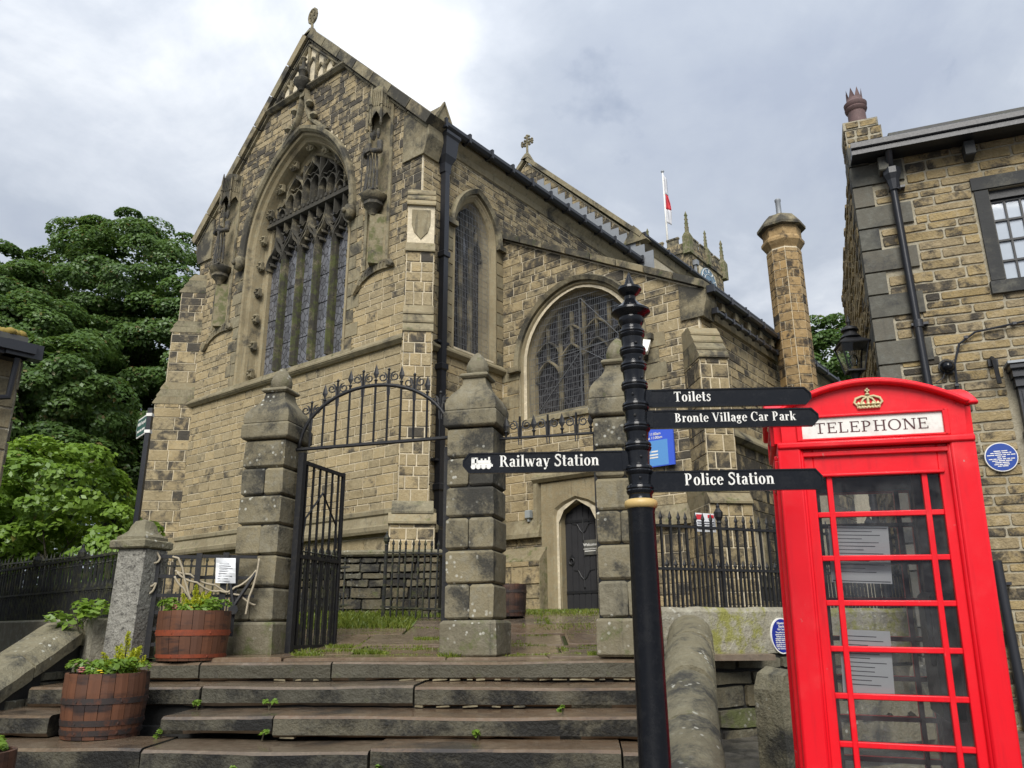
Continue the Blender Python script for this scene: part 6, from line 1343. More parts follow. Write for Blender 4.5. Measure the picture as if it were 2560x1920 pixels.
m.box(-.03, .40, .0, .55, 7.3, 7.74); m.box(-.045, .37, -.01, .55, 7.742, 7.86, (.3, .5, .25)); cs = m.obj('chimney_stack', M['hmortar'], hs); S.lay(FH, -.02, .36, 7.75, 7.85, .1, (.14, .2), lambda a, b, g: (.4, g.random(), .2), rng, h=.02); S.build(cs, M['house'], top=60, root=hs)
m = MB(); m.lathe([(.115, 0), (.11, .25), (.13, .27), (.14, .30), (.125, .32), (.14, .34), (.145, .38), (.125, .40), (.105, .42), (.10, .46)], 20, (.16, .2, 7.85))
for k in range(8): a0, a1 = 2*math.pi*k/8, 2*math.pi*(k+1)/8; am = (a0+a1)/2; c = lambda a, z: (.16+.10*math.cos(a), .2+.10*math.sin(a), 8.31+z); m.add([c(a0, 0), c(am, 0), c(a1, 0), c(am, .14), (.16+.08*math.cos(am), .2+.08*math.sin(am), 8.31)], [(0, 1, 3), (1, 2, 3), (0, 3, 4), (2, 3, 4)])
m.obj('chimney_pot', M['terracotta'], cs, True, 40)
# shopfront pilaster at the edge
m = MB(); m.box(1.30, 1.50, -.10, 0, .5, 4.10); m.box(1.24, 1.6, -.22, 0, 4.28, 4.34, bev=.01); m.box(1.26, 1.6, -.18, 0, 4.20, 4.28); m.box(1.28, 1.55, -.14, 0, 4.10, 4.20); m.box(1.28, 1.54, -.12, 0, 3.55, 3.62, bev=.01); m.box(1.33, 1.47, -.112, -.1, 3.66, 4.06); m.box(1.5, 6, -.05, 0, .5, 4.3); m.obj('shopfront_pilaster', M['gutter'], hs)
m = MB(); m.box(1.22, 1.8, -.24, 0, 4.342, 4.37); m.obj('lead_cap', M['lead'], hs)
m = MB(); m.tube([(1.12, -.03, 4.48), (1.12, -.12, 4.42), (1.13, -.13, 4.15)], .025, 6); m.box(1.07, 1.17, -.06, 0, 4.38, 4.46); m.obj('bracket', M['iron'], hs)
cc = T('security_camera', 'black dome camera on the house wall beside the downpipe', 'camera'); cc.matrix_basis = hs.matrix_basis.copy() @ Matrix.Translation((.66, -.03, 4.43)); m = MB(); m.lathe([(.07, 0), (.075, .04), (.06, .08), (.03, .11), (.005, .12)], 14); o = m.obj('dome', M['gloss'], cc, True, 50); o.rotation_euler = (R(100), 0, 0); m = MB(); m.lathe([(.09, 0), (.09, .02)], 14); o = m.obj('base', M['iron'], cc); o.rotation_euler = (R(90), 0, 0)
# round blue plaque
pq = T('wall_plaque', 'round blue plaque with a white rim on the yellow house wall', 'plaque'); pq.matrix_basis = hs.matrix_basis.copy() @ Matrix.Translation((1.03, -.028, 3.35))
circ = lambda r_, n=40: [(r_*math.cos(2*math.pi*k/n), r_*math.sin(2*math.pi*k/n)) for k in range(n)]
m = MB(); m.prism(circ(.163), FH, 0, .018, inset=.004); m.obj('rim', M['white'], pq); m = MB(); m.prism(circ(.150), FH, .018, .020); m.obj('face', M['blue'], pq)
for i, (w0_, z_) in enumerate(((.13, .065), (.20, .044), (.27, .022), (.08, .000), (.25, -.022), (.19, -.042), (.14, -.062), (.16, -.082), (.10, -.100))): print_line(pq, 0, -.0215, z_, w0_, .016, M['white'], i)
# ================================================================== street lantern
ln = T('street_lantern', 'black Victorian street lantern with a clear bulb above the phone box', 'street lamp', (4.31, 9.57, .6), R(-8))
m = MB(); m.lathe([(.10, 0), (.08, .4), (.06, .5), (.045, .6), (.04, 3.9), (.06, 3.92), (.04, 3.96), (.055, 4.0), (.07, 4.02)], 12); m.obj('post', M['iron'], ln, True, 40)
z0, z1, w0, w1 = 4.06, 4.40, .095, .165
for sx, sy in ((-1, -1), (1, -1), (1, 1), (-1, 1)): m = MB(); m.tube([(sx*w0, sy*w0, z0), (sx*w1, sy*w1, z1)], .011, 5); m.tube([(0, 0, 4.0), (sx*w0, sy*w0, z0)], .01, 4); m.obj('frame_bar', M['iron'], ln)
for k in range(4):
    a = k*math.pi/2; ca, sa = math.cos(a), math.sin(a); q = lambda x, y: (x*ca-y*sa, x*sa+y*ca)
    m = MB(); m.add([(*q(-w0, -w0), z0), (*q(w0, -w0), z0), (*q(w1, -w1), z1), (*q(-w1, -w1), z1)], [(0, 1, 2, 3)]); m.obj('pane', M['lampglass'], ln)
m = MB(); m.box(-w0-.01, w0+.01, -w0-.01, w0+.01, z0-.015, z0+.005); m.obj('base_frame', M['iron'], ln)
m = MB()
for s_ in (1,): m.lathe([(.265*.98, 4.395), (.265, 4.41), (.16, 4.47), (.12, 4.49), (.125, 4.50), (.13, 4.51)], 4, ph=.5)
m.lathe([(.11, 4.49), (.13, 4.505), (.085, 4.56), (.075, 4.59), (.11, 4.60), (.095, 4.635), (.05, 4.66), (.02, 4.67), (.018, 4.69), (.032, 4.72), (.02, 4.76), (.003, 4.82)], 14); m.obj('roof', M['iron'], ln, True, 35)
m = MB(); m.lathe([(.02, 4.07), (.022, 4.12), (.03, 4.13), (.052, 4.19), (.052, 4.23), (.03, 4.27), (.005, 4.285)], 12); m.obj('bulb', M['lampglass'], ln, True); m = MB(); m.lathe([(.035, 4.06), (.035, 4.12)], 8); m.tube([(-.02, 0, 4.14), (-.02, 0, 4.22), (.02, 0, 4.22), (.02, 0, 4.14)], .006, 4); m.obj('lamp_holder', M['gold'], ln)
# ================================================================== oval plaque, notice, church board
ov_ = T('oval_plaque', 'oval navy plaque on the mossy retaining wall beside the phone box', 'plaque'); ov_.matrix_basis = rw.matrix_basis.copy() @ Matrix.Translation((1.46, -.03, 1.31))
el = lambda k, n=40: [(.145*k*math.cos(2*math.pi*i/n), .18*k*math.sin(2*math.pi*i/n)) for i in range(n)]
m = MB(); m.prism(el(1), FH, -.02, .012); m.obj('rim', M['white'], ov_); m = MB(); m.prism(el(.93), FH, .012, .014); m.obj('face', M['navy'], ov_)
for s_, z_, h_ in (('Haworth', .125, .036), ('Stocks', .092, .036), ('19th Century', .062, .026), ('The earliest record of', .034, .022), ('punishment stocks is 1', .013, .022), ('believed to be made', -.007, .022), ('originally erected at the', -.027, .022), ('the Black Bull Inn. Since', -.047, .022), ('then they were used on', -.067, .022), ('people for wrongdoing', -.088, .022), ('1999 they were moved', -.108, .022), ('their current position', -.128, .020)): text(s_, ov_, (0, -.016, z_), h_, M['white'], sx=.9)
wn2 = T('warning_notice', 'white notice with red heading fixed behind the spear-headed railing', 'notice'); wn2.matrix_basis = rw.matrix_basis.copy() @ Matrix.Translation((.78, .20, 2.48))
m = MB(); m.box(-.13, .13, 0, .008, -.10, .10); m.obj('board', M['paper'], wn2); m = MB(); m.box(-.12, -.03, -.003, 0, .03, .085); m.box(.03, .11, -.003, 0, .05, .085); m.obj('heading', M['flagred'], wn2); m = MB(); [m.box(-.11, .11, -.003, 0, .0-.025*i, .010-.025*i) for i in range(4)]; m.obj('print', M['ink'], wn2)
cbd = T('church_notice_board', 'two-tone blue church notice board on the wall behind the signpost', 'notice board'); cbd.matrix_basis = ch.matrix_basis.copy() @ Matrix.Translation((3.45, 2.52, 4.85))
F2 = lambda a, b, d: (a, -d, b)
m = MB(); m.prism([(-.52, -.5), (.52, -.5), (.52, .46), (-.52, .46)], F2, 0, .03, inset=.004); m.obj('board', M['bluebright'], cbd); m = MB(); m.prism([(-.48, -.48), (.40, -.48), (.40, -.02), (-.48, -.02)], F2, .03, .033); m.obj('lower_panel', M['bluepale'], cbd)
for s_, x_, z_, h_ in (('All Angels', -.12, .36, .075), ('Haworth & Cross Roads', -.06, .29, .06), ('Times', -.06, .18, .075), ('Worship at 11:00am', .0, .10, .07), ('Communion at 11:00am', -.02, .03, .07), ('of Leeds', -.10, -.42, .06)): text(s_, cbd, (x_, -.036, z_), h_, M['white'], sx=.95)
for i, (z_, w0_) in enumerate(((-.13, .3), (-.22, .62), (-.28, .66), (-.33, .6))): print_line(cbd, -.1, -.036, z_, w0_, .045, M['white'], 20+i)
ws = T('welcome_sign', 'grey Welcome sign on the black church door', 'sign'); ws.matrix_basis = ch.matrix_basis.copy() @ Matrix.Translation((1.96, 2.59+.19, 3.06))
m = MB(); m.box(-.14, .14, -.01, .0, -.14, .14); m.obj('board', M['quoin'], ws); text('Welcome', ws, (0, -.013, .05), .075, M['white']); text('CHURCH ENTRANCE', ws, (0, -.013, -.03), .036, M['white'], sx=.85); m = MB(); m.box(-.12, .12, -.013, -.01, -.075, -.06); m.obj('arrow', M['white'], ws)
# ================================================================== stocks by the wall
sk = T('stone_stocks', 'old stone village stocks standing behind the phone box', 'stocks', (2.16, 6.9, 0), R(24))
def spost(x):
    m = MB((.5, .5, .2)); pts = [(-.16, .35), (.16, .35), (.15, 1.12), (.10, 1.24), (.0, 1.29), (-.10, 1.24), (-.15, 1.12)]; m.prism([(x+a, b) for a, b in pts], FH, -.16, .14, inset=.02); o = m.obj('post', M['coping'], sk)
spost(.0); spost(1.75)
m = MB((.3, .5, .1)); n = 24
def board(z0, z1, nm, holes, top):
    m = MB((.25, .4, .15)); xs = list(np.linspace(.14, 1.62, 40)); up = []
    for x in xs:
        d = min(abs(x-h) for h in holes); up.append(math.sqrt(max(.055**2-d*d, 0)))
    poly = [(x, z1-(u if top else 0)) for x, u in zip(xs, up)][::-1]; lo = [(x, z0+(0 if top else u)) for x, u in zip(xs, up)]
    k = len(xs); m.add([FH(a, b, d) for d in (-.04, .04) for a, b in lo+poly[::-1]], []); m.f = []
    for i in range(k-1):
        m.f += [(i, i+1, k+i+1, k+i), (2*k+i, 2*k+i+1, 3*k+i+1, 3*k+i), (i, i+1, 2*k+i+1, 2*k+i), (k+i, k+i+1, 3*k+i+1, 3*k+i)]
    m.obj(nm, M['coping'], sk)
board(.66, .84, 'lower_board', (.6, .85, 1.1, 1.35), True); board(.843, 1.0, 'upper_board', (.6, .85, 1.1, 1.35), False)
m = MB((.3, .5, .2)); m.box(.1, 1.7, -.5, -.12, .35, .52, bev=.03); m.obj('seat_stone', M['coping'], sk)
# ================================================================== telephone kiosk
def rotm(yaw, ln, rl): return Matrix.Rotation(yaw, 4, 'Z') @ Matrix.Rotation(ln, 4, 'X') @ Matrix.Rotation(rl, 4, 'Y')
kb = T('telephone_kiosk', 'glossy red telephone kiosk with gilt crowns and small-paned glazing', 'phone box'); kb.matrix_basis = Matrix.Translation((1.7515, 3.8628, 1.5973)) @ rotm(R(-16.5), R(2.65), R(1.06))
W_, D_, ZB = .442, .90, -1.33          # half width, depth, base; the door face lies at y = 0
CY_ = .44
def kobj(m, name, mat='red', parent=kb, bev=.006, smooth=True):
    o = m.obj(name, M[mat], parent, smooth, 35)
    if bev: b = o.modifiers.new('b', 'BEVEL'); b.width = bev; b.segments = 2; b.limit_method = 'ANGLE'
    return o
for sx in (-1, 1):           # corner posts with reeded quadrants
    for y0 in (-.035, D_-.10):
        m = MB(); x = sx*(W_-.055) - .0; m.box(x-.055, x+.055, y0, y0+.11, ZB, .86)
        m.box(x-sx*.055-.012, x-sx*.055+.012, y0+(.012 if y0 < 0 else .0), y0+(.11 if y0 < 0 else .098), ZB, .84)
        kobj(m, 'corner_post', bev=.012)
m = MB(); m.box(-W_+.005, W_-.005, -.03, D_-.0, ZB, ZB+.12); kobj(m, 'plinth')
def side(rot, nm, solid=False):
    """one face: frame, glazing bars and panes; local x along, y outwards negative"""
    s = link(nm, None, kb); s.location = (0, CY_, 0); s.rotation_euler = (0, 0, rot); yo = -CY_
    fx = .345
    def bx(name, x0, x1, z0, z1, d0=0, d1=.045, mat='red', bev=.005): m = MB(); m.box(x0, x1, yo+d0, yo+d1, z0, z1); return kobj(m, name, mat, s, bev)
    bx('stile', -fx, -.278, ZB+.11, .84); bx('stile', .278, fx, ZB+.11, .84); bx('top_rail', -.279, .279, .706, .84); bx('bottom_panel', -.279, .279, ZB+.11, -.94)
    bx('top_moulding', -.30, .30, .700, .716, -.012, .02); bx('frame_moulding', -.37, .37, .80, .825, -.018, .02)
    for q in (-1, 1): bx('frame_moulding', q*.365-.012, q*.365+.012, ZB+.12, .80, -.018, .02)
    if solid:
        m = MB(); m.box(-.28, .28, yo+.01, yo+.03, -.95, .71); kobj(m, 'back_panel', 'maroon', s, 0); return s
    for k in range(8):
        z = .5175-.207*k
        bx('glazing_bar', -.279, .279, z-.013, z+.013, .006, .038, bev=.004)
    for x in (-.212, .212): bx('glazing_bar', x-.013, x+.013, -.94, .708, .004, .040, bev=.004)
    zs = [.706]+[.5175-.207*k for k in range(8)]
    for k in range(8):
        for x0, x1 in ((-.279, -.212), (-.212, .212), (.212, .279)):
            m = MB(); m.add([(x0, yo+.022, zs[k+1]), (x1, yo+.022, zs[k+1]), (x1, yo+.022, zs[k]), (x0, yo+.022, zs[k])], [(0, 1, 2, 3)]); m.obj('pane', M['pane'], s)
    m = MB()
    for z in [.5175-.207*k for k in range(8)]: m.box(-.279, .279, yo+.0385, yo+.046, z-.012, z+.012)
    for x in (-.212, .212): m.box(x-.012, x+.012, yo+.0405, yo+.048, -.94, .706)
    for q in (-1, 1): m.box(q*.315-.036, q*.315+.036, yo+.0455, yo+.055, ZB+.12, .8)
    m.box(-.28, .28, yo+.0455, yo+.055, .71, .84); m.obj('inner_lining', M['maroon'], s)
    return s
side(0, 'door'); side(R(180), 'rear_glazing'); side(R(-90), 'side_glazing'); side(R(90), 'side_back', True)
# lining of the posts inside
m = MB()
for sx in (-1, 1):
    for y0 in (.076, D_-.16): m.box(sx*.335-.05, sx*.335+.05, y0, y0+.06, ZB+.12, .84)
m.box(.36, .385, .1, .75, -.95, .84); m.obj('lining', M['maroon'], kb)
# entablature with sign boxes and pediments on each face, domed roof
m = MB(); m.box(-W_-.0, W_+.0, -.045, D_+.01, .84, .875); kobj(m, 'cornice', bev=.01); m = MB(); m.box(-W_+.04, W_-.04, .0, D_-.02, .875, 1.03); kobj(m, 'frieze', bev=.008)
ha, zsp = .425, 1.03
def seg_arch(h0, z0, z1, n=16): return [(h0*(-1+2*i/n), z0+(z1-z0)*(1-(-1+2*i/n)**2)) for i in range(n+1)]
for k, (rot) in enumerate((0, R(180), R(-90), R(90))):
    s = link('pediment', None, kb); s.location = (0, CY_, 0); s.rotation_euler = (0, 0, rot); yo = -CY_
    F = lambda a, b, d: (a, yo-d, b)
    lo, hi = seg_arch(ha-.005, 1.02, 1.145), seg_arch(ha+.022, 1.035, 1.178)
    m = MB(); A = [(-ha+.01, .88), (ha-.01, .88)]+[p for p in lo][::-1]; m.prism(A, F, -.05, .012); kobj(m, 'tympanum', parent=s, bev=0)
    m = MB(); poly = lo+hi[::-1]; n = len(lo)
    for d in (-.06, .050): m.add([F(a, b, d) for a, b in poly], [])
    N2 = len(poly); m.f = [(i, i+1, N2-2-i, N2-1-i) for i in range(n-1)]+[(N2+i, N2+i+1, 2*N2-2-i, 2*N2-1-i) for i in range(n-1)]+[(i, (i+1) % N2, N2+(i+1) % N2, N2+i) for i in range(N2)]
    kobj(m, 'arched_moulding', parent=s, bev=.012)
    m = MB(); m.box(-.335, .335, yo-.028, yo, .878, .890); m.box(-.335, .335, yo-.028, yo, .992, 1.006); m.box(-.345, -.318, yo-.028, yo, .878, 1.006); m.box(.318, .345, yo-.028, yo, .878, 1.006); kobj(m, 'sign_frame', parent=s, bev=.004)
    m = MB(); m.box(-.318, .318, yo-.016, yo-.0125, .890, .992); m.obj('sign_glass', M['white'], s)
    word('TELEPHONE', s, lambda a, b: F(a, b, .0175), 0, .915, .052, M['signink'], .52, wt=.62)
    # Tudor crown
    m = MB(); c0 = 1.025; rr = lambda a, b, d=.018: F(a*.88, c0+b*.92, d)
    m.prism([(-.052, 0+c0), (.052, 0+c0), (.058, .016+c0), (-.058, .016+c0)], F, .012, .024, inset=.003)
    for t in np.linspace(-.05, .05, 7): m.lathe([(.002, -.006), (.0055, 0), (.002, .006)], 6, rr(t, .008, .026))
    for q in (-1, 1): m.tube([rr(q*.055, .018), rr(q*.072, .036), rr(q*.062, .058), rr(q*.03, .070), rr(0, .066)], [.006, .007, .007, .006, .005], 6); m.tube([rr(q*.03, .018), rr(q*.036, .036), rr(q*.022, .056), rr(0, .066)], .0055, 6)
    m.tube([rr(0, .016), rr(0, .066)], .007, 6)
    for a in (-.05, -.025, 0, .025, .05): m.lathe([(.003, -.012), (.012, 0), (.003, .013)], 6, rr(a, .026))
    m.lathe([(.003, -.012), (.013, 0), (.003, .012)], 8, rr(0, .078)); m.box(*sorted((rr(-.012, 0)[0], rr(.012, 0)[0])), yo-.026, yo-.012, c0+.088, c0+.096); m.box(rr(-.004, 0)[0], rr(.004, 0)[0], yo-.026, yo-.012, c0+.082, c0+.104)
    m.obj('crown', M['gilt'], s, True, 50)
m = MB(); n = 12
for i in range(n+1):
    for j in range(n+1):
        u, v = -1+2*i/n, -1+2*j/n; m.v.append((u*(ha+.012), CY_+v*(ha+.012), 1.03+.145*(1-.5*(u*u+v*v))+.02-.145*.5*0)); m.t.append(m.tint)
m.f = [(i*(n+1)+j, (i+1)*(n+1)+j, (i+1)*(n+1)+j+1, i*(n+1)+j+1) for i in range(n) for j in range(n)]; m.obj('domed_roof', M['red'], kb, True)
m = MB(); m.box(-.40, .40, .03, D_-.05, .845, .85); m.obj('ceiling', M['maroon'], kb)
# notices behind the glass, telephone inside
def sheet(label, M4, w_, h_, lines):
    t = T('paper_notice', label, 'notice'); t.matrix_basis = kb.matrix_basis @ M4; m = MB(); m.box(-w_/2, w_/2, 0, .002, -h_/2, h_/2); m.obj('sheet', M['paper'], t); m = MB()
    for z0, z1, x0, x1 in lines: m.box(x0*w_/2, x1*w_/2, -.0015, -.0003, z0*h_/2, z1*h_/2)
    m.obj('print', M['ink'], t)
ln_ = [(.8-.13*i, .825-.13*i, -.8, .45+.35*math.sin(i*2.3)) for i in range(12)]
sheet('framed white notice behind the upper panes of the phone box', Matrix.Translation((-.10, .085, .33)) @ Matrix.Rotation(R(2), 4, 'Y'), .27, .27, [(.92, .95, -.95, .95), (-.95, -.92, -.95, .95)]+ln_)
sheet('typed white notice behind the middle panes of the phone box', Matrix.Translation((-.125, .042, -.17)) @ Matrix.Rotation(R(2), 4, 'Y'), .22, .30, ln_)
m = MB(); m.box(.22, .36, .30, .62, -.45, .15, bev=.02); m.box(.20, .24, .34, .40, -.2, .1, bev=.01); m.obj('telephone', M['frame'], kb)
# ================================================================== fingerpost
fpz = T('fingerpost', 'glossy black cast-iron fingerpost with four white-lettered arms', 'signpost', (.537, 3.357, .15))
g0 = lambda z: z-.15
m = MB(); pr_ = [(.10, 0), (.10, .3), (.085, .36), (.064, .42), (.062, 1.0), (.056, g0(2.06)), (.060, g0(2.075))]; m.lathe(pr_, 24); m.obj('lower_shaft', M['gloss'], fpz, True, 40)
m = MB(); m.lathe([(.056, g0(2.074)), (.066, g0(2.08)), (.070, g0(2.094)), (.066, g0(2.108)), (.056, g0(2.114))], 24); m.obj('band', M['gold'], fpz, True, 60)
pr_ = [(.052, g0(2.112))]
for z in (2.155, 2.238, 2.34, 2.424, 2.517, 2.612, 2.70, 2.772, 2.855): pr_ += [(.049, g0(z-.03)), (.049, g0(z-.022)), (.055, g0(z-.016)), (.0585, g0(z-.006)), (.055, g0(z)), (.0585, g0(z+.006)), (.055, g0(z+.016)), (.047, g0(z+.022)), (.046, g0(z+.03))]
pr_ += [(.046, g0(2.89)), (.052, g0(2.90)), (.058, g0(2.915)), (.056, g0(2.93)), (.072, g0(2.94)), (.088, g0(2.955)), (.087, g0(2.965)), (.058, g0(2.985)), (.036, g0(3.005)), (.026, g0(3.02)), (.026, g0(3.035)), (.044, g0(3.05)), (.055, g0(3.066)), (.052, g0(3.078)), (.030, g0(3.085)), (.026, g0(3.088)), (.002, g0(3.157))]
m = MB(); m.lathe(pr_, 28); m.obj('collared_shaft', M['gloss'], fpz, True, 30)
for z_, a_ in ((2.80, -80), (2.73, -60), (2.565, -110), (2.47, -105), (2.38, -62), (2.29, -85), (2.20, -95), (2.64, -55)):
    m = MB(); q_ = R(a_); m.lathe([(.005, -.005), (.0065, 0), (.004, .005)], 8, (.049*math.cos(q_), .049*math.sin(q_), g0(z_))); m.obj('bolt', M['iron'], fpz)
def arm(label, z, h, azm, L, words, flip, dx=0, size=.05, logo=False):
    a = link('sign_arm', None, fpz); a['label'] = label; a.location = (0, 0, z-.15); a.rotation_euler = (0, 0, R(90-azm)+(math.pi if flip else 0)); sg = -1 if flip else 1
    F = lambda x, b, d: (sg*x if False else x, -d, b)
    s = -1 if flip else 1; hh = h/2; P = lambda x: s*x
    poly = [(P(.045), -hh), (P(L-.035), -hh), (P(L-.008), -.012), (P(L-.008), .012), (P(L-.035), hh), (P(.045), hh)]
    if flip: poly = poly[::-1]
    m = MB(); m.prism(poly, F, -.008, .008); o = m.obj('board', M['gloss'], a)
    q = shrink(poly, .006)
    m = MB(); n = len(poly)
    for pa, pb, d0, d1 in ((poly, q, .0, .0),): m.add([F(x, b, .008) for x, b in pa]+[F(x, b, .012) for x, b in pa]+[F(x, b, .012) for x, b in pb]+[F(x, b, .0085) for x, b in pb], [(r_*n+i, r_*n+(i+1) % n, r_*n+n+(i+1) % n, r_*n+n+i) for r_ in range(3) for i in range(n)])
    m.obj('raised_rim', M['gloss'], a)
    m = MB(); m.box(P(.05)-.02, P(.05)+.02, -.014, .014, -hh*.96, hh*.96, bev=.004); m.obj('socket', M['gloss'], a)
    word(words, a, lambda x, b: F(x, b, .0105), P(L/2)+dx, -size*.36, size, M['white'], None)
    if logo:
        lx, lz = logo, -.022; m = MB(); Fl = lambda x, b, d: F(lx+x, lz+b, .009+d)
        for x0, x1, b0, b1 in ((-.042, -.028, .012, .046), (-.042, -.014, .040, .046), (-.020, -.014, .016, .046), (-.040, .044, .012, .022), (-.016, .040, .020, .034), (-.002, .006, .033, .041), (.014, .022, .033, .041), (.030, .038, .033, .048), (.040, .050, .006, .016)): m.prism([(x0, b0), (x1, b0), (x1, b1), (x0, b1)], Fl, 0, .002)
        for x in (-.034, -.012, .010, .032): m.prism([(x+.0105*math.cos(t), .006+.0105*math.sin(t)) for t in np.linspace(0, 6.283, 13)[:-1]], Fl, 0, .0022)
        m.obj('locomotive_symbol', M['white'], a)
arm('arm lettered Toilets', 2.552, .080, 92.5, .762, 'Toilets', False, -.135, .044)
arm('arm lettered Bronte Village Car Park', 2.458, .080, 92.5, .782, 'Bronte Village Car Park', False, .03, .040)
arm('arm lettered Police Station', 2.188, .088, 93.5, .765, 'Police Station', False, -.01, .050)
arm('arm lettered Railway Station with a locomotive symbol', 2.280, .088, 273, .76, 'Railway Station', True, .0, .050, logo=-.672)
# ================================================================== trees and grass
def tree(name, label, loc, H, trunk_r, lobes, seed, k=430, leaf=.066, clr=.8, per=1.0, mat='leaf', red=.03, group='trees in the churchyard', limbs=9, cat='tree', lean=(0, 0), trunk_h=.4):
    t = T(name, label, cat, loc, 0, group); g = random.Random(seed); m = MB((.4, .5, .15)); th = H*trunk_h
    top = (lean[0], lean[1], th); m.tube([(0, 0, -.3), (lean[0]*.2, lean[1]*.2, th*.35), (lean[0]*.6, lean[1]*.6, th*.7), top], [trunk_r*1.25, trunk_r, trunk_r*.85, trunk_r*.7], 10); m.obj('trunk', M['bark'], t, True)
    lm = MB((.4, .5, .2))
    for i, (cx, cy, cz, rx, ry, rz) in enumerate(lobes):
        for q in range(2):
            e = Vector((cx+g.uniform(-.4, .4)*rx, cy+g.uniform(-.4, .4)*ry, cz+g.uniform(-.2, .5)*rz)); s = Vector(top)*g.uniform(.6, 1); md = s.lerp(e, .5)+Vector((g.uniform(-.6, .6), g.uniform(-.6, .6), -.5)); lm.tube([s, s.lerp(md, .5)+Vector((0, 0, .2)), md, e], [trunk_r*.5, trunk_r*.4, trunk_r*.28, trunk_r*.08], 6)
            for _ in range(3): b = md.lerp(e, g.random()); lm.tube([b, b+Vector((g.uniform(-1, 1)*rx*.6, g.uniform(-1, 1)*ry*.6, g.uniform(-.1, .8)*rz*.7))], [trunk_r*.14, trunk_r*.03], 5)
    lm.obj('limbs', M['bark'], t, True)
    L = Leafy(seed); rg = L.rg
    for cx, cy, cz, rx, ry, rz in lobes:
        n = int(per*4.2*(rx*ry+rx*rz+ry*rz)/clr**2); d = rg.normal(size=(n, 3)); d /= np.linalg.norm(d, axis=1, keepdims=True)
        for q in d:
            if q[2] < -.55 and rg.random() < .6: continue
            rad = rg.uniform(.68, 1.05); c = np.array([cx, cy, cz])+q*rad*np.array([rx, ry, rz]); hz = rg.uniform(0, .5); L.clump(c, q+np.array([0, 0, .35]), clr*rg.uniform(.5, 1.05), int(k*rg.uniform(.6, 1.2)), leaf, .55, hz, hz+.5, red)
    tag(L.obj('crown', M[mat], t), kind=None); return t
tree('sycamore_tree', 'tallest dark sycamore rising behind the far corner of the church', (-13.4, 27, 2.7), 14, .38, [(0, 0, 10.4, 3.6, 3.4, 2.9), (-2.6, -1, 8.4, 3.2, 3, 2.4), (2.4, -.5, 7.9, 2.6, 3, 2.8), (.6, -1.6, 5.2, 3.0, 2.4, 1.9), (-1.0, 1.5, 5.6, 3.2, 2.2, 2.6)], 41, lean=(.3, 0))
tree('sycamore_tree', 'broad sycamore with bare limbs behind the building at the picture edge', (-17.8, 24.0, 1.8), 12.5, .42, [(0, 0, 9.2, 3.6, 3.2, 2.5), (2.6, -1.2, 7.6, 2.8, 2.6, 2.1), (-2.6, 0, 7.2, 3, 2.8, 2.5), (1.4, -.6, 4.6, 2.6, 2.4, 1.7), (4.2, .5, 4.8, 2.2, 2.2, 2.2)], 42, lean=(.8, 0))
tree('sycamore_tree', 'low sycamore boughs between the receding railing and the church buttress', (-12.6, 20.5, 1.8), 7.5, .26, [(0, 0, 5.6, 2.2, 2.0, 1.6), (-1.9, -.6, 4.2, 1.9, 1.7, 1.5), (.9, -.2, 3.5, 1.5, 1.4, 1.4)], 43, leaf=.07)
tree('leafy_shrub', 'bright green young sycamore shrub just behind the receding railing', (-8.6, 14.6, 1.75), 3.4, .07, [(0, 0, 2.3, 1.15, 1.0, .95), (-1.1, -.2, 1.5, 1.1, .9, .9), (.95, .1, 1.35, 1.0, .9, .8)], 44, k=130, leaf=.062, clr=.5, mat='leafbright', red=.01, cat='shrub', limbs=4, group='shrubs behind the railing')
tree('leafy_shrub', 'darker sycamore shrub beside the building at the picture edge', (-11.2, 15.4, 1.75), 3.6, .08, [(0, 0, 2.2, 1.3, 1.1, 1.1), (1.1, 0, 1.2, 1.0, .9, .8)], 45, k=130, leaf=.064, clr=.55, mat='leafbright', red=.01, cat='shrub', limbs=4, group='shrubs behind the railing')
tree('dense_tree', 'rounded green tree far beyond the octagonal chimney', (16.8, 40, 1.5), 15, .4, [(0, 0, 12.2, 4.2, 4, 3.0), (2.6, 0, 9.5, 4, 3.6, 3.2), (-2.6, 1, 8.2, 3.4, 3.4, 3.0)], 46, leaf=.11, clr=1.0, mat='leaf')
# distant wooded backdrop behind the churchyard trees
L = Leafy(77); rg = L.rg
for i in range(420):
    a = rg.uniform(-62, -22); d = rg.uniform(38, 52); z = 1.5+rg.uniform(0, 1)**.8*(11.5-abs(a+40)*.12); L.clump((d*math.sin(math.radians(a)), d*math.cos(math.radians(a)), z), (math.sin(math.radians(-a))*.2, -1, .5), rg.uniform(.9, 1.7), 60, .24, .7, .0, .5)
o = L.obj('distant_woodland', M['leaf']); tag(o, 'dark mass of far woodland behind the churchyard sycamores', 'woodland', kind='stuff')
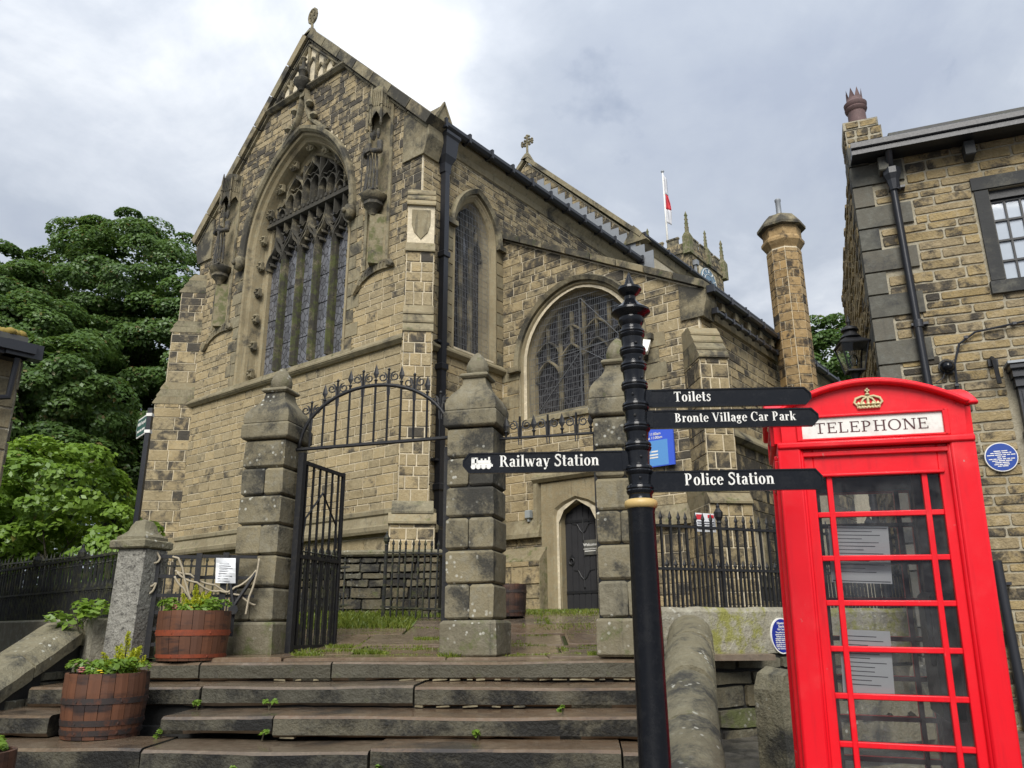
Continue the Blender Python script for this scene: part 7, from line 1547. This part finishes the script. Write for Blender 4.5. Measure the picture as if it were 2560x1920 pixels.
# ---- creeper and small weeds
def weed(label, loc, n, r, h, size, seed, mat='leafbright', name='weed', cat='plant', group='weeds growing on walls and steps'):
    t = T(name, label, cat, loc, 0, group); L = Leafy(seed); g = random.Random(seed)
    for _ in range(n): L.clump((g.uniform(-r, r), g.uniform(-r, r), g.uniform(0, h)), (0, -.3, 1), r*.45, 14, size, .8, .1, 1)
    L.obj('leaves', M[mat], t); m = MB((.3, .5, .3)); 
    for _ in range(3): m.tube([(0, 0, -.02), (g.uniform(-r, r)*.6, g.uniform(-r, r)*.6, h)], [.006, .003], 4)
    m.obj('stem', M['bark'], t)
weed('leafy creeper spilling over the coping beside the pitted pillar', (-4.38, 8.42, 1.62), 16, .22, .22, .045, 51); weed('small leafy plant on the low wall at the picture edge', (-5.6, 8.4, 1.72), 7, .14, .14, .04, 52)
WL = ['broad-leaved weed below the midway barrel', 'weed at a joint right of the midway barrel', 'weed at the step joint below the barrel-side pillar', 'weed in the dark gap beside the midway barrel', 'weed under the tallest gap between step slabs', 'weed in the lowest visible step joint near the signpost', 'weed under the second step nearest the signpost', 'weed by the flank wall behind the midway barrel', 'weed at the foot of the lowest slab', 'weed on the paving below the lowest slab']
for i, (x, y, z) in enumerate(((-3.9, 6.3, .6), (-2.75, 7.45, .965), (-2.1, 7.36, .965), (-2.85, 6.98, .785), (-2.0, 6.88, .785), (-.28, 6.7, .785), (.38, 6.78, .965), (-4.2, 8.1, 1.15), (-1.02, 6.30, .6), (-2.05, 6.37, .6))):
    weed(WL[i], (x, y, z), 2+i % 2, .032+.014*(i % 3), .05, .021, 60+i)
def grass(name, spots, seed, mat='grassm'):
    rg = np.random.default_rng(seed); P = []; Tn = []
    for x0, x1, y0, y1, n, h in spots:
        x = rg.uniform(x0, x1, n); y = rg.uniform(y0, y1, n); z = np.array([yard_z(a, b)-.01 for a, b in zip(x, y)]); hh = h*rg.uniform(.5, 1.3, n); a = rg.uniform(0, 6.283, n); w_ = .005+.004*rg.random(n); lx = rg.normal(size=n)*.35*hh; ly = rg.normal(size=n)*.35*hh
        c = np.stack([x, y, z], 1); u = np.stack([np.cos(a)*w_, np.sin(a)*w_, np.zeros(n)], 1); tp = c+np.stack([lx, ly, hh], 1); md = c+np.stack([lx*.35, ly*.35, hh*.6], 1)
        P.append(np.stack([c-u, c+u, md+u*.7, tp], 1).reshape(-1, 3)); Tn.append(np.repeat(np.stack([np.zeros(n), rg.random(n), np.zeros(n), np.ones(n)], 1), 4, 0))
    L = Leafy(1); L.P = P; L.T = Tn; return tag(L.obj(name, M[mat]), 'grass growing through the flags and along the church foot', 'grass', kind='stuff')
g = random.Random(3); sp = [(-3.4, 2.6, 12.6, 15.5, 24000, .06), (-3.2, -1.4, 11.2, 13.2, 9000, .09), (-2.45, -1.5, 9.2, 9.35, 500, .06), (.3, 2.5, 11.0, 12.7, 6000, .045)]
for _ in range(90): x, y = g.uniform(-2.6, 1.6), g.uniform(8.5, 13); l = g.uniform(.15, .6); sp.append((x, x+l, y, y+.05, int(130*l/.3), .035)) if g.random() < .6 else sp.append((x, x+.05, y, y+l, int(110*l/.3), .035))
for x, y in ((-2.3, 8.7), (-2.15, 9.6), (-1.7, 9.0), (-.75, 8.4), (.75, 8.35), (-1.2, 10.2)): sp.append((x, x+.3, y, y+.16, 500, .06))
grass('grass', sp, 5)

# ---- lettering curves become plain meshes
bpy.context.view_layer.update(); dg = bpy.context.evaluated_depsgraph_get()
for o, parent, loc, rot, sx, mat in TEXTS:
    me = bpy.data.meshes.new_from_object(o.evaluated_get(dg)); me.name = 'lettering'; n = link('lettering', me, parent); n.location = loc; n.rotation_euler = rot; n.scale.x = sx
    if not me.materials: me.materials.append(mat)
    c = o.data; bpy.data.objects.remove(o); bpy.data.curves.remove(c)
